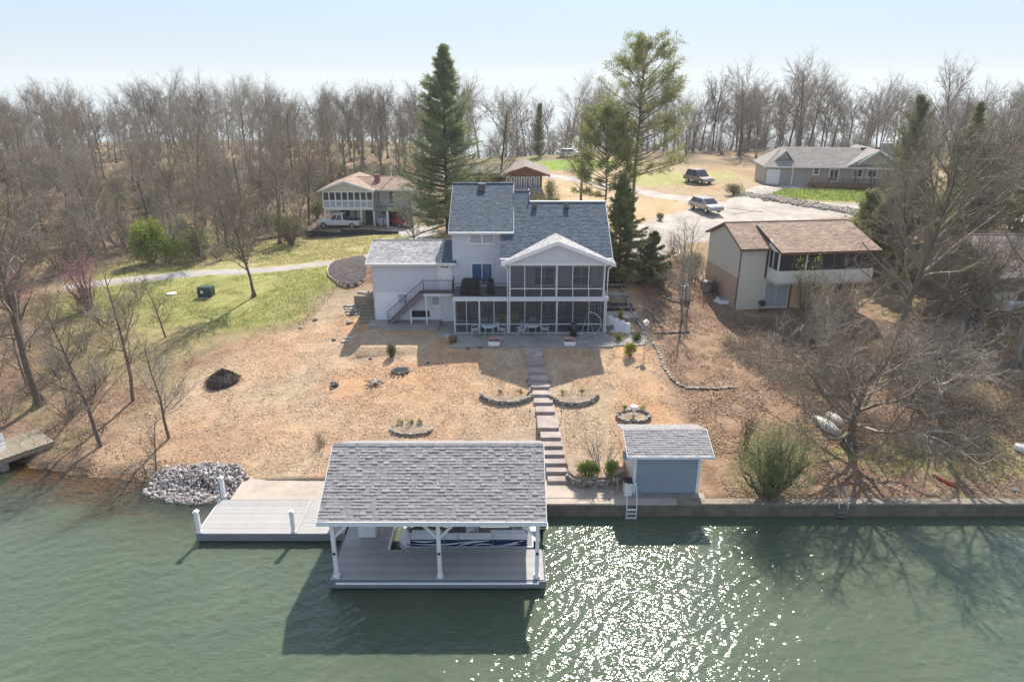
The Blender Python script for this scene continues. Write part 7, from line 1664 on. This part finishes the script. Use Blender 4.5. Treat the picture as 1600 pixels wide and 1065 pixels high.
def canoe(u0, v0, u1, v1, w, label, m='canoe_white', h=.38, name='upturned_boat', cat='boat'):
    A, B = Vector(at(u0, v0)), Vector(at(u1, v1)); t = thing(name, label, cat, tuple(A)); n = 10; V = []; D = (B-A); s = Vector((-D.y, D.x, 0)).normalized()
    k = 7
    for i in range(n+1):
        f = i/n; c = A+D*f; ww = w*.5*(sin(pi*min(1, max(.0, f)))**.55 if 0 < f < 1 else .04); hh = h*(.55+.45*sin(pi*f))
        for j in range(k): a = pi*j/(k-1); V.append(tuple(c+s*ww*cos(a)+Vector((0, 0, hh*sin(a)+.04))))
    F_ = [(i*k+j, i*k+j+1, (i+1)*k+j+1, (i+1)*k+j) for i in range(n) for j in range(k-1)]; mb = MB(); mb.add(V, F_); mb.build('hull', m, t, smooth=True)
    mb = MB(); mb.tube([V[i*k] for i in range(n+1)]+[V[i*k+k-1] for i in range(n, -1, -1)], .025, 5, closed=True); mb.build('gunwale', 'bin_grey' if m != 'red_paint' else 'red_paint', t)
    mb = MB(); mb.tube([(V[i*k+3][0], V[i*k+3][1], V[i*k+3][2]+.01) for i in range(n+1)], .02, 5); mb.build('keel', m, t)
canoe(1268, 652, 1314, 682, .85, 'nearer and longer of two upturned white boats beside the spreading oak'); canoe(1290, 648, 1318, 668, .8, 'shorter upturned white boat behind the other beside the spreading oak')
canoe(1584, 697, 1612, 709, .9, 'pale upturned boat cut by the right edge of the yard', h=.3); canoe(1457, 742, 1494, 763, .22, 'long thin red paddle board rail lying in the leaves above the seawall', 'red_paint', .09, 'red_board', 'board')
canoe(1579, 763, 1592, 769, .2, 'short grey plank lying in the leaves near the right edge', 'stone', .08, 'grey_plank', 'plank')
p = at(1208, 533); t = thing('marker_post', 'short white post in the leaves below the tan house', 'post', p); MB().tube([p, (p[0], p[1], p[2]+.7)], .04, 6).build('post', 'white_paint', t); MB().lathe((p[0], p[1], p[2]+.7), [(.045, 0), (.02, .04)], 6).build('cap', 'bin_grey', t)
p = at(1007, 548); t = thing('bird_feeder_pole', 'thin pole with a small pale top beside the patio shrub bed', 'pole', p); MB().tube([p, (p[0], p[1], p[2]+1.9)], .025, 6).build('pole', 'bin_grey', t); MB().box(p[0]-.13, p[0]+.13, p[1]-.13, p[1]+.13, p[2]+1.9, p[2]+2.1).ext([(p[0]-.2, p[2]+2.11), (p[0]+.2, p[2]+2.11), (p[0], p[2]+2.3)], p[1]-.18, p[1]+.18, 'y').build('feeder', 'white_trim', t)
p = at(1070, 470); x, y, z = p; t = thing('utility_pedestal', 'pair of pale utility boxes on a post between the two houses', 'utility box', p); MB().box(x-.35, x-.05, y, y+.2, z+.1, z+1.25).build('meter_box', 'lid_white', t); MB().box(x+.08, x+.38, y, y+.2, z+.0, z+1.3).build('meter_box', 'concrete', t); MB().box(x-.04, x+.07, y+.02, y+.14, z-.1, z+1.4).build('post', 'old_wood', t)
c = at(1045, 399); t = thing('hammock_frame', 'white oval tube frame lying in the brush behind the right terraces', 'frame', c); MB().tube([(c[0]+1.0*cos(a), c[1]+1.1*sin(a)+.0, c[2]+.45+.25*sin(a)) for a in [2*pi*k/20 for k in range(20)]], .05, 6, closed=True).build('rim', 'white_trim', t)
for s in (-1, 1): MB().tube([(c[0]+s*.8, c[1]-.3, c[2]-.05), (c[0]+s*.8, c[1]-.3, c[2]+.4)], .03, 6).build('leg', 'white_trim', t)
# ground level truck pad retaining wall at the cream house
t = thing('retaining_wall', 'low dark wall of fabric and stones round the parking pad of the cream house', 'retaining wall', (-21, 82.5, 3.4)); P = [(-26.2, 84.5), (-24.8, 82.2), (-20.5, 81.2), (-16.5, 81.4), (-13.5, 80.5)]
for a, b in zip(P[:-1], P[1:]): g = min(ground(*a), ground(*b)); MB().beam((a[0], a[1], g+.2), (b[0], b[1], g+.2), .25, 1.1 if a[0] < -20 else .5).build('wall_panel', 'fabric_dark', t)
stone_row(t, [(x, y-.25, 0) for x, y in P[1:]], 1, .4, m='stone_dark')
t = thing('stone_wall', 'line of rough stones under the edge of the left wood beside the cream house', 'stone wall', (-30, 82, 3)); stone_row(t, [at(u, v) for u, v in ((395, 378), (420, 374), (445, 370), (465, 367))], 2, .55, m='stone_dark')

# ------------------------------------------------------------------ litter, chips and grass
def litter(name, label, n, x0, x1, y0, y1, ok, size, m, seed, lift=.03, cat='ground cover', up=.0, aspect=.8):
    rs = np.random.RandomState(seed); X = rs.uniform(x0, x1, n); Y = rs.uniform(y0, y1, n); k = ok(X, Y); X, Y = X[k], Y[k]; Z = ground_v(X, Y)+rs.uniform(.0, lift, len(X)); C = np.stack([X, Y, Z], 1)
    me = flat_mesh(name, C, size, m, seed) if not up else grass_mesh(name, C, size, m, seed); o = bpy.data.objects.new(name, me); COL.objects.link(o); o['kind'] = 'stuff'; tag(o, label, cat)
def flat_mesh(name, C, size, m, seed):
    rs = np.random.RandomState(seed); n = len(C); a = rs.uniform(0, 6.28, n); s_ = size*rs.uniform(.5, 1.3, n)*.5; A = np.stack([np.cos(a)*s_, np.sin(a)*s_, rs.normal(0, .28, n)*s_], 1); B = np.stack([-np.sin(a)*s_*.6, np.cos(a)*s_*.6, rs.normal(0, .28, n)*s_], 1)
    V = np.stack([C-A, C-B, C+A, C+B], 1).reshape(-1, 3); me = tri_mesh(name, V, np.arange(4*n).reshape(-1, 4), m); a_ = me.attributes.new('shade', 'FLOAT', 'FACE'); a_.data.foreach_set('value', rs.uniform(.01, .99, n).astype(np.float32)); return me
def grass_mesh(name, C, h, m, seed):
    rs = np.random.RandomState(seed); n = len(C); a = rs.uniform(0, 6.28, n); w = h*.22; hh = h*rs.uniform(.5, 1.4, n); dx, dy = np.cos(a)*w, np.sin(a)*w; lx, ly = rs.normal(0, h*.35, n), rs.normal(0, h*.35, n)
    V = np.stack([C+np.stack([-dx, -dy, -hh*.2], 1), C+np.stack([dx, dy, -hh*.2], 1), C+np.stack([lx, ly, hh], 1)], 1).reshape(-1, 3)
    me = tri_mesh(name, V, np.arange(3*n).reshape(-1, 3), m); a_ = me.attributes.new('shade', 'FLOAT', 'FACE'); a_.data.foreach_set('value', rs.uniform(.01, .99, n).astype(np.float32)); return me
nz = lambda X, Y, s=.5, k=0: fbm(X*s, Y*s, 200+k)
offh = lambda X, Y: ~((X > -11.2) & (X < 7.6) & (Y > 44.4)) & ~((X > 17.5) & (Y > 50.5) & (X < 31)) & ~((X > .9) & (X < 3.1) & (Y < 45))
litter('leaf_litter', 'fallen brown leaves covering the shaded lots at the right', 150000, 9.5, 48, 30.2, 66, lambda X, Y: (X < Y*.8+2) & offh(X, Y) & (nz(X, Y) > .40) & (X > 9.8+nz(X, Y, .3, 3)*2) & ~((X < 9.2) & (Y < 34)), .12, 'leaf_dry', 31, .05)
litter('shore_leaf_litter', 'fallen brown leaves under the trees on the left shore', 34000, -46, -17, 33, 60, lambda X, Y: (-X < Y*.8+2) & (Y > shore_y(X)+.35) & (nz(X, Y, .5, 1) > .46) & (X < -20+(36-Y)*.3), .11, 'leaf_dry', 32, .05)
litter('wood_chips', 'loose straw coloured chips and clods on the open yard', 130000, -24, 11, 32.6, 52, lambda X, Y: offh(X, Y) & (X > -24.5+(Y-36)*.32) & (nz(X, Y, .9, 2) > .42), .075, 'chip', 33, .03)
litter('lawn_grass', 'short yellow green grass of the left lawn', 70000, -44, -13, 44, 80, lambda X, Y: (-X < Y*.8+2) & (seg_dist(X, Y, road_l) > 1.8) & (nz(X, Y, .35, 4) > .42) & ((Y+.22*(X+25)) > 49.5+nz(X, Y, .3, 5)*4) & (X < -14.5-(58-Y)*.25), .11, 'grass_blade', 34, 0, 'grass', up=1)
litter('upper_grass', 'bright grass of the upper lawns', 14000, 28, 60, 84, 93, lambda X, Y: (np.hypot((X-44)/15, (Y-88.5)/4.5) < 1), .18, 'grass_blade', 35, 0, 'grass', up=1)

# spring haze in the air, one closed box round the camera and everything in view
def haze():
    o = MB().box(-440, 440, -160, 715, -150, 32).build('haze', 'haze_air'); o['kind'] = 'stuff'; o.location = (0, 0, 0); o['label'] = 'thin pale haze in the air'; o['category'] = 'haze'
m, n, l = new_mat('haze_air'); _o = n.new('ShaderNodeOutputMaterial'); _v = n.new('ShaderNodeVolumePrincipled'); _v.inputs['Density'].default_value = .00032; _v.inputs['Color'].default_value = (.92, .96, 1, 1); _v.inputs['Anisotropy'].default_value = .3; l.new(_v.outputs[0], _o.inputs['Volume'])
haze()
